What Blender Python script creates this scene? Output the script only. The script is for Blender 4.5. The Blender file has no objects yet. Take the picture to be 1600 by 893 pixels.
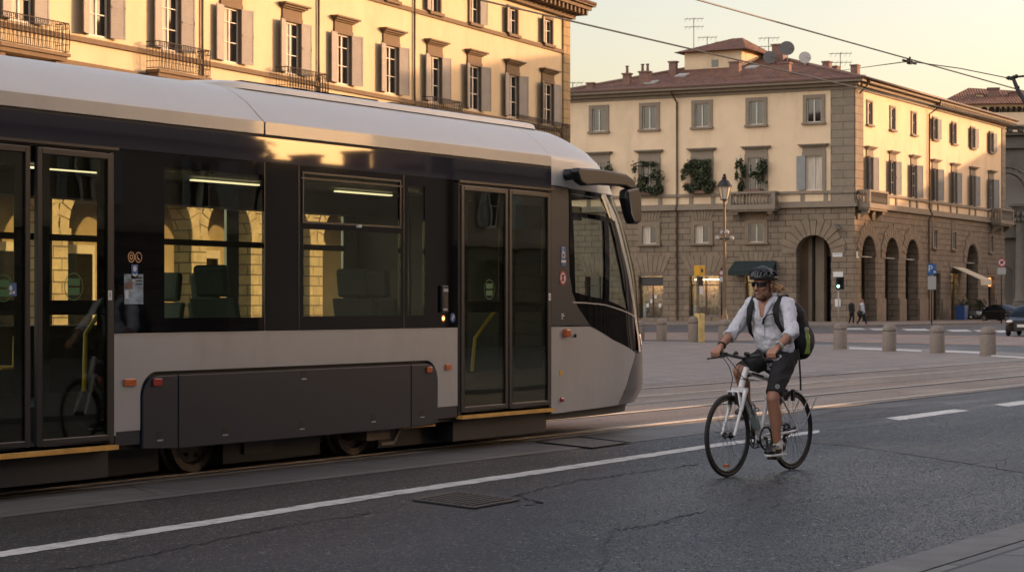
import bpy, bmesh, math, random
from math import sin, cos, pi, atan, atan2, sqrt, radians as R, tan
from mathutils import Vector, Matrix, noise
random.seed(7)
sc = bpy.context.scene
COL = sc.collection
# ---------------------------------------------------------------- camera model (world X runs along the tram, Y away across the street)
F, H, CX, CY = 3350.0, 1.44, 800.0, 475.0
TH = atan(1990 / 3350)
CT, ST = cos(TH), sin(TH)
def world(r, d): return (CT * d + ST * r, ST * d - CT * r)
def campos(x, y): return (ST * x - CT * y, CT * x + ST * y)
def rayd(px, py): a = px - CX; return (CT * F + ST * a, ST * F - CT * a, CY - py)
def onY(px, py, Y):
    d = rayd(px, py); t = Y / d[1]; return Vector((d[0] * t, Y, H + d[2] * t))
def onX(px, py, X):
    d = rayd(px, py); t = X / d[0]; return Vector((X, d[1] * t, H + d[2] * t))
def onZ(px, py, z=0.0):
    d = rayd(px, py); t = (z - H) / d[2]; return Vector((d[0] * t, d[1] * t, z))
def atD(px, py, D):
    d = rayd(px, py); t = D / F; return Vector((d[0] * t, d[1] * t, H + d[2] * t))
def proj(x, y, z):
    r, d = campos(x, y); return (CX + F * r / d, CY - F * (z - H) / d)
def fac(px, o, ang):
    ex, ey = cos(ang), sin(ang); a = (px - CX) / F
    ro, do = campos(*o); re, de = campos(ex, ey)
    t = (a * do - ro) / (re - a * de); return t, do + t * de
# ---------------------------------------------------------------- materials
def nodes(m):
    m.use_nodes = True; nt = m.node_tree; return nt, nt.nodes, nt.links
def principled(name, col, rough=.6, metal=0., spec=.5, coat=0., var=0., vscale=3., bump=0., bscale=30., stretch=None, dirt=None, bdist=.01):
    m = bpy.data.materials.new(name); nt, N, L = nodes(m); p = N['Principled BSDF']
    p.inputs['Base Color'].default_value = (*col, 1); p.inputs['Roughness'].default_value = rough
    p.inputs['Metallic'].default_value = metal; p.inputs['Specular IOR Level'].default_value = spec
    p.inputs['Coat Weight'].default_value = coat; p.inputs['Coat Roughness'].default_value = .04
    if var or bump or dirt:
        tc = N.new('ShaderNodeTexCoord'); vec = tc.outputs['Object']
        if stretch:
            mp = N.new('ShaderNodeMapping'); mp.inputs['Scale'].default_value = stretch
            L.new(vec, mp.inputs['Vector']); vec = mp.outputs['Vector']
    if var:
        n = N.new('ShaderNodeTexNoise'); n.inputs['Scale'].default_value = vscale; n.inputs['Detail'].default_value = 6
        n.inputs['Roughness'].default_value = .65
        L.new(vec, n.inputs['Vector'])
        rp = N.new('ShaderNodeMapRange'); rp.inputs['From Min'].default_value = .28; rp.inputs['From Max'].default_value = .72
        rp.inputs['To Min'].default_value = 1 - var; rp.inputs['To Max'].default_value = 1 + var
        L.new(n.outputs['Fac'], rp.inputs['Value'])
        mx = N.new('ShaderNodeVectorMath'); mx.operation = 'SCALE'; mx.inputs[0].default_value = col
        L.new(rp.outputs['Result'], mx.inputs['Scale']); L.new(mx.outputs['Vector'], p.inputs['Base Color'])
        if dirt:
            n2 = N.new('ShaderNodeTexNoise'); n2.inputs['Scale'].default_value = dirt[1]; n2.inputs['Detail'].default_value = 8
            n2.inputs['Roughness'].default_value = .7
            mp2 = N.new('ShaderNodeMapping'); mp2.inputs['Scale'].default_value = dirt[3] if len(dirt) > 3 else (1, 1, 1)
            L.new(tc.outputs['Object'], mp2.inputs['Vector']); L.new(mp2.outputs['Vector'], n2.inputs['Vector'])
            r2 = N.new('ShaderNodeMapRange'); r2.inputs['From Min'].default_value = .5; r2.inputs['From Max'].default_value = .75
            r2.inputs['To Max'].default_value = dirt[2]; L.new(n2.outputs['Fac'], r2.inputs['Value'])
            mm = N.new('ShaderNodeMix'); mm.data_type = 'RGBA'; mm.inputs[7].default_value = (*dirt[0], 1)
            L.new(r2.outputs['Result'], mm.inputs[0]); L.new(mx.outputs['Vector'], mm.inputs[6]); L.new(mm.outputs[2], p.inputs['Base Color'])
    if bump:
        n = N.new('ShaderNodeTexNoise'); n.inputs['Scale'].default_value = bscale; n.inputs['Detail'].default_value = 5
        L.new(vec, n.inputs['Vector'])
        b = N.new('ShaderNodeBump'); b.inputs['Strength'].default_value = bump; b.inputs['Distance'].default_value = bdist
        L.new(n.outputs['Fac'], b.inputs['Height']); L.new(b.outputs['Normal'], p.inputs['Normal'])
    return m
def emit(name, col, s):
    m = bpy.data.materials.new(name); nt, N, L = nodes(m); p = N['Principled BSDF']
    p.inputs['Base Color'].default_value = (*col, 1); p.inputs['Emission Color'].default_value = (*col, 1)
    p.inputs['Emission Strength'].default_value = s; return m
def glassmat(name, tint, rough=0.0, ior=1.5, wob=0., refl=1.):
    m = bpy.data.materials.new(name); nt, N, L = nodes(m); N.remove(N['Principled BSDF'])
    out = N['Material Output']; tr = N.new('ShaderNodeBsdfTransparent'); tr.inputs['Color'].default_value = (*tint, 1)
    gl = N.new('ShaderNodeBsdfGlossy'); gl.inputs['Roughness'].default_value = rough
    gl.inputs['Color'].default_value = (refl, refl, refl, 1)
    ge = N.new('ShaderNodeNewGeometry'); dt = N.new('ShaderNodeVectorMath'); dt.operation = 'DOT_PRODUCT'
    L.new(ge.outputs['Normal'], dt.inputs[0]); L.new(ge.outputs['Incoming'], dt.inputs[1])
    def mth(op, a, b=None):
        x = N.new('ShaderNodeMath'); x.operation = op
        for i, q in enumerate((a, b)):
            if q is None: continue
            if isinstance(q, (int, float)): x.inputs[i].default_value = q
            else: L.new(q, x.inputs[i])
        return x.outputs[0]
    f0 = ((ior-1)/(ior+1))**2
    ab = mth('ABSOLUTE', dt.outputs['Value']); om = mth('SUBTRACT', 1., ab); p5 = mth('POWER', om, 5.); fac_ = mth('ADD', mth('MULTIPLY', p5, 1-f0), f0)
    mx = N.new('ShaderNodeMixShader')
    if wob:
        tc = N.new('ShaderNodeTexCoord'); n = N.new('ShaderNodeTexNoise'); n.inputs['Scale'].default_value = 1.3
        L.new(tc.outputs['Object'], n.inputs['Vector']); b = N.new('ShaderNodeBump'); b.inputs['Strength'].default_value = wob
        b.inputs['Distance'].default_value = .05; L.new(n.outputs['Fac'], b.inputs['Height'])
        L.new(b.outputs['Normal'], gl.inputs['Normal'])
    L.new(fac_, mx.inputs[0]); L.new(tr.outputs[0], mx.inputs[1]); L.new(gl.outputs[0], mx.inputs[2])
    L.new(mx.outputs[0], out.inputs['Surface']); return m
def brickmat(name, c1, c2, mortar, bw, bh, ms, axis='xz', bump=.6, rough=.85, var=.25, dist=.03, offs=.5):
    """coursed stone laid out in the object's own metres"""
    m = bpy.data.materials.new(name); nt, N, L = nodes(m); p = N['Principled BSDF']
    tc = N.new('ShaderNodeTexCoord'); sp = N.new('ShaderNodeSeparateXYZ'); cb = N.new('ShaderNodeCombineXYZ')
    L.new(tc.outputs['Object'], sp.inputs[0])
    if axis == 'xz':
        ad = N.new('ShaderNodeMath'); ad.operation = 'ADD'; L.new(sp.outputs['X'], ad.inputs[0]); L.new(sp.outputs['Y'], ad.inputs[1])
        L.new(ad.outputs[0], cb.inputs[0]); L.new(sp.outputs['Z'], cb.inputs[1])
    else:
        L.new(sp.outputs['X'], cb.inputs[0]); L.new(sp.outputs['Y'], cb.inputs[1])
    b = N.new('ShaderNodeTexBrick'); b.inputs['Scale'].default_value = 1; b.inputs['Brick Width'].default_value = bw
    b.inputs['Row Height'].default_value = bh; b.inputs['Mortar Size'].default_value = ms; b.inputs['Mortar Smooth'].default_value = .3
    b.inputs['Color1'].default_value = (*c1, 1); b.inputs['Color2'].default_value = (*c2, 1); b.inputs['Mortar'].default_value = (*mortar, 1)
    b.inputs['Bias'].default_value = 0; b.offset = offs; b.squash = 1
    L.new(cb.outputs[0], b.inputs['Vector'])
    n = N.new('ShaderNodeTexNoise'); n.inputs['Scale'].default_value = 1.2; n.inputs['Detail'].default_value = 8; n.inputs['Roughness'].default_value = .7
    L.new(tc.outputs['Object'], n.inputs['Vector'])
    rp = N.new('ShaderNodeMapRange'); rp.inputs['From Min'].default_value = .3; rp.inputs['From Max'].default_value = .7
    rp.inputs['To Min'].default_value = 1 - var; rp.inputs['To Max'].default_value = 1 + var; L.new(n.outputs['Fac'], rp.inputs['Value'])
    sx = N.new('ShaderNodeVectorMath'); sx.operation = 'SCALE'; L.new(b.outputs['Color'], sx.inputs[0]); L.new(rp.outputs['Result'], sx.inputs['Scale'])
    L.new(sx.outputs['Vector'], p.inputs['Base Color']); p.inputs['Roughness'].default_value = rough
    n3 = N.new('ShaderNodeTexNoise'); n3.inputs['Scale'].default_value = 14; n3.inputs['Detail'].default_value = 4; L.new(tc.outputs['Object'], n3.inputs['Vector'])
    mu = N.new('ShaderNodeMath'); mu.operation = 'MULTIPLY_ADD'; L.new(b.outputs['Fac'], mu.inputs[0]); mu.inputs[1].default_value = -1.
    m2 = N.new('ShaderNodeMath'); m2.operation = 'MULTIPLY'; m2.inputs[1].default_value = .35; L.new(n3.outputs['Fac'], m2.inputs[0]); L.new(m2.outputs[0], mu.inputs[2])
    bp = N.new('ShaderNodeBump'); bp.inputs['Strength'].default_value = bump; bp.inputs['Distance'].default_value = dist
    L.new(mu.outputs[0], bp.inputs['Height']); L.new(bp.outputs['Normal'], p.inputs['Normal'])
    return m
def slatmat(name, col, freq, rough=.6, axis='Z', var=.12, strength=.8):
    m = principled(name, col, rough, var=var, vscale=1.5); nt, N, L = nodes(m); p = N['Principled BSDF']
    tc = N.new('ShaderNodeTexCoord'); w = N.new('ShaderNodeTexWave'); w.wave_type = 'BANDS'; w.bands_direction = axis
    w.wave_profile = 'SAW'; w.inputs['Scale'].default_value = freq; L.new(tc.outputs['Object'], w.inputs['Vector'])
    b = N.new('ShaderNodeBump'); b.inputs['Strength'].default_value = strength; b.inputs['Distance'].default_value = .03
    L.new(w.outputs['Fac'], b.inputs['Height']); L.new(b.outputs['Normal'], p.inputs['Normal']); return m
# ---------------------------------------------------------------- mesh builder
class MB:
    def __init__(s): s.v = []; s.f = []; s.s = []
    def add(s, vs, fs, smooth=False):
        b = len(s.v); s.v += [tuple(v) for v in vs]
        for f in fs: s.f.append(tuple(i + b for i in f)); s.s.append(smooth)
        return s
    def box(s, x0, y0, z0, x1, y1, z1):
        return s.add([(x0,y0,z0),(x1,y0,z0),(x1,y1,z0),(x0,y1,z0),(x0,y0,z1),(x1,y0,z1),(x1,y1,z1),(x0,y1,z1)],
                     [(0,3,2,1),(4,5,6,7),(0,1,5,4),(1,2,6,5),(2,3,7,6),(3,0,4,7)])
    def obox(s, M, sx, sy, sz):
        b = MB().box(-sx/2,-sy/2,-sz/2,sx/2,sy/2,sz/2); return s.add([M @ Vector(v) for v in b.v], b.f)
    def quad(s, a, b, c, d): return s.add([a,b,c,d],[(0,1,2,3)])
    def tube(s, pts, r, n=8, cap=True, smooth=True, ell=None):
        pts = [Vector(p) for p in pts]; rs = r if isinstance(r, (list, tuple)) else [r]*len(pts)
        rings = []; up = None
        for i, p in enumerate(pts):
            t = (pts[min(i+1,len(pts)-1)] - pts[max(i-1,0)])
            if t.length < 1e-9: t = Vector((0,0,1))
            t.normalize()
            if up is None:
                up = Vector((0,0,1)) if abs(t.z) < .9 else Vector((1,0,0))
            u = (up - t*up.dot(t)); u.normalize(); w = t.cross(u); up = u
            e1, e2 = ell or (1,1)
            rings.append([p + (u*cos(2*pi*k/n)*e1 + w*sin(2*pi*k/n)*e2)*rs[i] for k in range(n)])
        vs = [v for rg in rings for v in rg]; fs = []
        for i in range(len(rings)-1):
            for k in range(n): fs.append((i*n+k, i*n+(k+1)%n, (i+1)*n+(k+1)%n, (i+1)*n+k))
        s.add(vs, fs, smooth)
        if cap:
            s.add(rings[0], [tuple(range(n))[::-1]]); s.add(rings[-1], [tuple(range(n))])
        return s
    def lathe(s, prof, n=16, o=(0,0,0), smooth=True):
        vs = []; fs = []
        for r, z in prof:
            for k in range(n): vs.append((o[0]+r*cos(2*pi*k/n), o[1]+r*sin(2*pi*k/n), o[2]+z))
        for i in range(len(prof)-1):
            for k in range(n): fs.append((i*n+k, i*n+(k+1)%n, (i+1)*n+(k+1)%n, (i+1)*n+k))
        s.add(vs, fs, smooth); m = len(prof)-1
        s.add([vs[k] for k in range(n)], [tuple(range(n))[::-1]]); s.add([vs[m*n+k] for k in range(n)], [tuple(range(n))]); return s
    def prism(s, poly, y0, y1, fn=lambda a, y, b: (a, y, b)):
        """polygon in (a,b), extruded y0..y1"""
        n = len(poly); vs = [fn(a, y0, b) for a, b in poly] + [fn(a, y1, b) for a, b in poly]
        fs = [tuple(range(n)), tuple(range(2*n-1, n-1, -1))] + [((k+1)%n, k, n+k, n+(k+1)%n) for k in range(n)]
        return s.add(vs, fs)
    def grid(s, fn, nu, nv, smooth=True):
        vs = [fn(i/nu, j/nv) for j in range(nv+1) for i in range(nu+1)]
        fs = [(j*(nu+1)+i, j*(nu+1)+i+1, (j+1)*(nu+1)+i+1, (j+1)*(nu+1)+i) for j in range(nv) for i in range(nu)]
        return s.add(vs, fs, smooth)
    def ell(s, c, r, nu=14, nv=9, rot=None):
        M = rot or Matrix.Identity(3); c = Vector(c)
        def fn(u, v):
            a = 2*pi*u; b = -pi/2 + pi*v
            return c + M @ Vector((r[0]*cos(b)*cos(a), r[1]*cos(b)*sin(a), r[2]*sin(b)))
        return s.grid(fn, nu, nv)
    def torus(s, c, R0, r, axis='y', n=40, m=8, flat=1.):
        def fn(u, v):
            a = 2*pi*u; b = 2*pi*v; q = R0 + r*cos(b); h = r*flat*sin(b)
            return (c[0]+q*cos(a), c[1]+h, c[2]+q*sin(a)) if axis == 'y' else (c[0]+q*cos(a), c[1]+q*sin(a), c[2]+h)
        return s.grid(fn, n, m)
    def me(s, name):
        m = bpy.data.meshes.new(name); m.from_pydata(s.v, [], s.f); m.polygons.foreach_set('use_smooth', s.s); m.update(); return m
def fixn(me, merge=1e-5):
    bm = bmesh.new(); bm.from_mesh(me); bmesh.ops.remove_doubles(bm, verts=bm.verts, dist=merge)
    bmesh.ops.recalc_face_normals(bm, faces=bm.faces)
    for e in bm.edges:
        if len(e.link_faces) != 2 or e.calc_face_angle(0) > R(42): e.smooth = False
    bm.to_mesh(me); bm.free()
SPLITN = {'side_panel','plinth','impost','pilaster_strip','vent','skirt_latch','latch_rim','joint_strip','quoin','arcade_pier','spotlight','insulator','body_sill','far_window_bar','brake','number_plate','side_wall','floor','dashboard','life_guard','shoulder_strap','cab_joint','grip','goods','lantern_pane','string_course'}
def components(mb):
    par = list(range(len(mb.v)))
    def fd(i):
        while par[i] != i: par[i] = par[par[i]]; i = par[i]
        return i
    for f in mb.f:
        for i in f[1:]: par[fd(i)] = fd(f[0])
    gr = {}
    for f, s in zip(mb.f, mb.s): gr.setdefault(fd(f[0]), []).append((f, s))
    out = []
    for fs in gr.values():
        ids = sorted({i for f, _ in fs for i in f}); mp = {v: k for k, v in enumerate(ids)}; m = type(mb)(); m.v = [mb.v[i] for i in ids]
        m.f = [tuple(mp[i] for i in f) for f, _ in fs]; m.s = [s for _, s in fs]; out.append(m)
    return out
def obj(name, mb, mat, parent=None, bevel=0, seg=2, fix=True, loc=None, rz=None, label=None, kind=None):
    if name in SPLITN and not isinstance(mb, bpy.types.Mesh):
        cs = components(mb)
        if len(cs) > 1:
            os_ = [obj1(name, c, mat, parent, bevel, seg, fix, loc, rz, label, kind) for c in cs]; os_[0]['twins'] = 1; TW[os_[0].name] = os_; return os_[0]
    return obj1(name, mb, mat, parent, bevel, seg, fix, loc, rz, label, kind)
TW = {}
def obj1(name, mb, mat, parent=None, bevel=0, seg=2, fix=True, loc=None, rz=None, label=None, kind=None):
    me = mb if isinstance(mb, bpy.types.Mesh) else mb.me(name)
    if fix and not isinstance(mb, bpy.types.Mesh): fixn(me)
    o = bpy.data.objects.new(name, me); COL.objects.link(o)
    if mat and not me.materials: me.materials.append(mat)
    if parent: o.parent = parent
    if loc is not None: o.location = loc
    if rz is not None: o.rotation_euler = (0,0,rz)
    if bevel:
        md = o.modifiers.new('Bevel','BEVEL'); md.width = bevel; md.segments = seg; md.limit_method = 'ANGLE'; md.angle_limit = R(40)
    if label: o['label'] = label
    if kind: o['kind'] = kind
    return o
def empty(name, loc=(0,0,0), rz=0, label=None, cat=None, group=None):
    o = bpy.data.objects.new(name, None); COL.objects.link(o); o.location = loc; o.rotation_euler = (0,0,rz); o.empty_display_size = .2
    return tag(o, label, cat, group)
def tag(o, label=None, cat=None, group=None):
    if label: o['label'] = label
    if cat: o['category'] = cat
    if group: o['group'] = group
    return o
def struct(name, mb, mat, fix=True, **k): return obj(name, mb, mat, kind='structure', fix=fix, **k)
def copytree(o, parent=None):
    c = o.copy(); COL.objects.link(c)
    if parent: c.parent = parent
    for ch in list(o.children): copytree(ch, c)
    return c
def text_mesh(s, size, depth=.002):
    cu = bpy.data.curves.new('lettering', 'FONT'); cu.body = s; cu.size = size; cu.extrude = depth; cu.align_x = 'CENTER'; cu.align_y = 'CENTER'
    o = bpy.data.objects.new('lettering', cu); COL.objects.link(o)
    dg = bpy.context.evaluated_depsgraph_get(); me = bpy.data.meshes.new_from_object(o.evaluated_get(dg)); bpy.data.objects.remove(o); return me
def add_text(mb, s, size, M, depth=.002):
    me = text_mesh(s, size, depth); mb.add([M @ v.co for v in me.vertices], [tuple(p.vertices) for p in me.polygons]); bpy.data.meshes.remove(me)
def organic(name, mb, voxel, mat, parent, smooth=4, fold=0., ff=12.):
    """closed volumes melted into one continuous surface"""
    me = mb.me(name); o = bpy.data.objects.new(name+'_src', me); COL.objects.link(o)
    fixn(me, 1e-6)
    r = o.modifiers.new('r','REMESH'); r.mode = 'VOXEL'; r.voxel_size = voxel; r.use_smooth_shade = True
    if smooth:
        s = o.modifiers.new('s','SMOOTH'); s.iterations = smooth; s.factor = .5
    dg = bpy.context.evaluated_depsgraph_get(); m2 = bpy.data.meshes.new_from_object(o.evaluated_get(dg)); m2.name = name
    bpy.data.objects.remove(o); bpy.data.meshes.remove(me)
    if fold:
        NRM = [v.normal.copy() for v in m2.vertices]
        for v in m2.vertices:
            c = v.co.copy(); a = noise.noise((c.x*ff*.8+c.z*ff*.5, c.y*ff*.8, c.z*ff*.75-c.x*3)); b = noise.noise((c.x*ff*2.1+7, c.y*ff*2.1, c.z*ff*1.5+c.y*6))
            v.co = c+NRM[v.index]*fold*((1-abs(a)*2.4)+.45*(1-abs(b)*2.4)-.6)
        m2.update()
    m2.polygons.foreach_set('use_smooth', [True]*len(m2.polygons)); m2.materials.clear()
    return obj(name, m2, mat, parent)
def limb(mb, pts, rs, n=12, ell=None):
    """tapered limb with rounded ends and joints"""
    mb.tube(pts, rs, n, ell=ell)
    for p, r in zip(pts, rs): mb.ell(p, (r*.99,)*3, 12, 8)
# ---------------------------------------------------------------- palette
M = {}
M['asphalt_dark'] = principled('asphalt_dark', (.03,.03,.032), .5)
M['steel'] = principled('rail_steel', (.5,.49,.47), .3, .55)
M['groove'] = principled('rail_groove', (.02,.019,.018), .8)
M['white_paint'] = principled('road_paint', (.55,.54,.51), .6, var=.2, vscale=6, dirt=((.07,.07,.07), 5, 1.))
M['kerb'] = principled('kerb_stone', (.2,.19,.175), .7, var=.2, vscale=3, bump=.4, bscale=30)
M['stone_bollard'] = principled('bollard_granite', (.19,.158,.132), .8, var=.25, vscale=18, bump=.5, bscale=90, dirt=((.12,.1,.085), 2.2, .6))
M['iron'] = principled('cast_iron', (.035,.034,.034), .5, .6, var=.2, vscale=20)
M['black'] = principled('black_gap', (.008,.008,.009), .6)
M['silver'] = principled('tram_silver', (.365,.382,.395), .36, .35, coat=.25, var=.05, vscale=1.1, dirt=((.21,.19,.165), 1.6, .35, (.8,1,.22)))
M['roof_silver'] = principled('tram_roof_silver', (.62,.59,.53), .42, .08, coat=.2, var=.05, vscale=.9)
M['band'] = principled('tram_band', (.034,.034,.044), .025, 0, .42, coat=.12, var=.05, vscale=.6)
M['skirt'] = principled('tram_skirt', (.0135,.0195,.030), .42, 0, .35, var=.12, vscale=1.5, stretch=(1,1,4))
M['blackgloss'] = principled('tram_black_gloss', (.0035,.0035,.0042), .03, 0, .42)
M['bumper'] = principled('tram_bumper', (.03,.03,.034), .3, .1, coat=.3, var=.08, vscale=1.5)
M['rubber'] = principled('rubber', (.014,.014,.015), .55)
M['doorframe'] = principled('door_frame_grey', (.032,.031,.031), .35, .3)
M['tramglass'] = glassmat('tram_glass', (.88,.905,.80), ior=1.42, wob=.035)
M['windscreen'] = glassmat('windscreen_glass', (.8,.85,.82), ior=1.5, refl=.3)
M['cabglass'] = glassmat('cab_glass', (.78,.83,.78), ior=1.5)
M['yellow'] = principled('yellow_rail', (.55,.36,.03), .35)
M['sill_yellow'] = principled('sill_yellow', (.62,.33,.07), .5, var=.25, vscale=8)
M['amber'] = principled('amber_lens', (.5,.11,.02), .2, coat=.6)
M['red'] = principled('red_lens', (.32,.02,.015), .2, coat=.6)
M['seat'] = principled('seat_teal', (.028,.05,.056), .7, var=.1, vscale=20)
M['interior'] = principled('interior_panel', (.022,.022,.023), .6)
M['interior_light'] = principled('interior_ceiling', (.16,.15,.13), .5)
M['lamp_strip'] = emit('lamp_strip', (1,.85,.55), .5)
M['wheel'] = principled('tram_wheel', (.14,.115,.09), .55, .5, var=.3, vscale=6)
M['stickblue'] = principled('sticker_blue', (.03,.11,.3), .4)
M['white'] = principled('white_film', (.62,.62,.6), .5)
M['stickgreen'] = principled('sticker_green', (.015,.11,.03), .4)
M['ring'] = principled('sticker_orange_line', (.6,.33,.15), .4)
M['stickred'] = principled('sticker_red', (.45,.03,.03), .4)
M['mirror'] = principled('mirror_glass', (.7,.7,.7), .03, 1.)
M['black_plastic'] = principled('black_plastic', (.014,.014,.016), .42, 0, .4)
# ---------------------------------------------------------------- camera, sky, sun
cam = bpy.data.cameras.new('Camera'); co = bpy.data.objects.new('Camera', cam); COL.objects.link(co); sc.camera = co
co.location = (0,0,H); co.rotation_euler = (R(90), 0, (pi/2-TH) - pi/2)
co.rotation_euler = (R(90), 0, atan2(ST, CT) - 0)  # placeholder, set below
view_az = atan2(rayd(CX, CY)[1], rayd(CX, CY)[0])
co.rotation_euler = (R(90), 0, view_az - pi/2)
cam.sensor_width = 36; cam.lens = F/1600*36; cam.shift_y = (CY-446.5)/1600; cam.clip_end = 3000; cam.clip_start = .1
cam.dof.use_dof = True; cam.dof.focus_distance = 18.2; cam.dof.aperture_fstop = 9
SUN_AZ, SUN_EL = R(-45), R(9)
wd = bpy.data.worlds.new('World'); sc.world = wd; wd.use_nodes = True; nt = wd.node_tree
sky = nt.nodes.new('ShaderNodeTexSky'); sky.sky_type = 'NISHITA'; sky.sun_disc = False; sky.sun_elevation = SUN_EL
sky.sun_rotation = pi/2 - SUN_AZ; sky.dust_density = 2.5; sky.air_density = 1.1; sky.ozone_density = 1.
tint = nt.nodes.new('ShaderNodeMix'); tint.data_type = 'RGBA'; tint.blend_type = 'MULTIPLY'; tint.inputs[0].default_value = 1
tint.inputs[7].default_value = (1.30, 1.115, 1.14, 1)
# an added fill glow low in the sky behind the photographer, opposite the sun
tcw = nt.nodes.new('ShaderNodeTexCoord'); dp = nt.nodes.new('ShaderNodeVectorMath'); dp.operation = 'DOT_PRODUCT'
dp.inputs[1].default_value = Vector((-.78,.42,.46)).normalized(); nt.links.new(tcw.outputs['Generated'], dp.inputs[0])
mrw = nt.nodes.new('ShaderNodeMapRange'); mrw.interpolation_type = 'SMOOTHSTEP'; mrw.inputs['From Min'].default_value = .25; mrw.inputs['From Max'].default_value = 1.
nt.links.new(dp.outputs['Value'], mrw.inputs['Value'])
fill_glow = nt.nodes.new('ShaderNodeMix'); fill_glow.data_type = 'RGBA'; fill_glow.inputs[6].default_value = (0,0,0,1); fill_glow.inputs[7].default_value = (4.9,4.1,3.5,1)
nt.links.new(mrw.outputs['Result'], fill_glow.inputs[0])
adw = nt.nodes.new('ShaderNodeMix'); adw.data_type = 'RGBA'; adw.blend_type = 'ADD'; adw.inputs[0].default_value = 1
nt.links.new(sky.outputs[0], tint.inputs[6]); nt.links.new(tint.outputs[2], adw.inputs[6]); nt.links.new(fill_glow.outputs[2], adw.inputs[7]); nt.links.new(adw.outputs[2], nt.nodes['Background'].inputs[0])
nt.nodes['Background'].inputs[1].default_value = .111
sl = bpy.data.lights.new('Sun','SUN'); so = bpy.data.objects.new('Sun', sl); COL.objects.link(so)
sl.energy = 2.0; sl.angle = R(.6); sl.color = (1, .57, .31)
D = Vector((cos(SUN_AZ)*cos(SUN_EL), sin(SUN_AZ)*cos(SUN_EL), sin(SUN_EL)))
so.rotation_euler = D.to_track_quat('Z','Y').to_euler()
sc.view_settings.view_transform = 'Standard'; sc.view_settings.look = 'None'; sc.view_settings.exposure = 1.38; sc.view_settings.gamma = 1
sc.render.engine = 'CYCLES'; sc.cycles.use_denoising = True; sc.cycles.max_bounces = 8; sc.cycles.transparent_max_bounces = 24
sc.cycles.glossy_bounces = 4; sc.cycles.caustics_reflective = False; sc.cycles.caustics_refractive = False
sc.cycles.sample_clamp_indirect = 6
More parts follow.
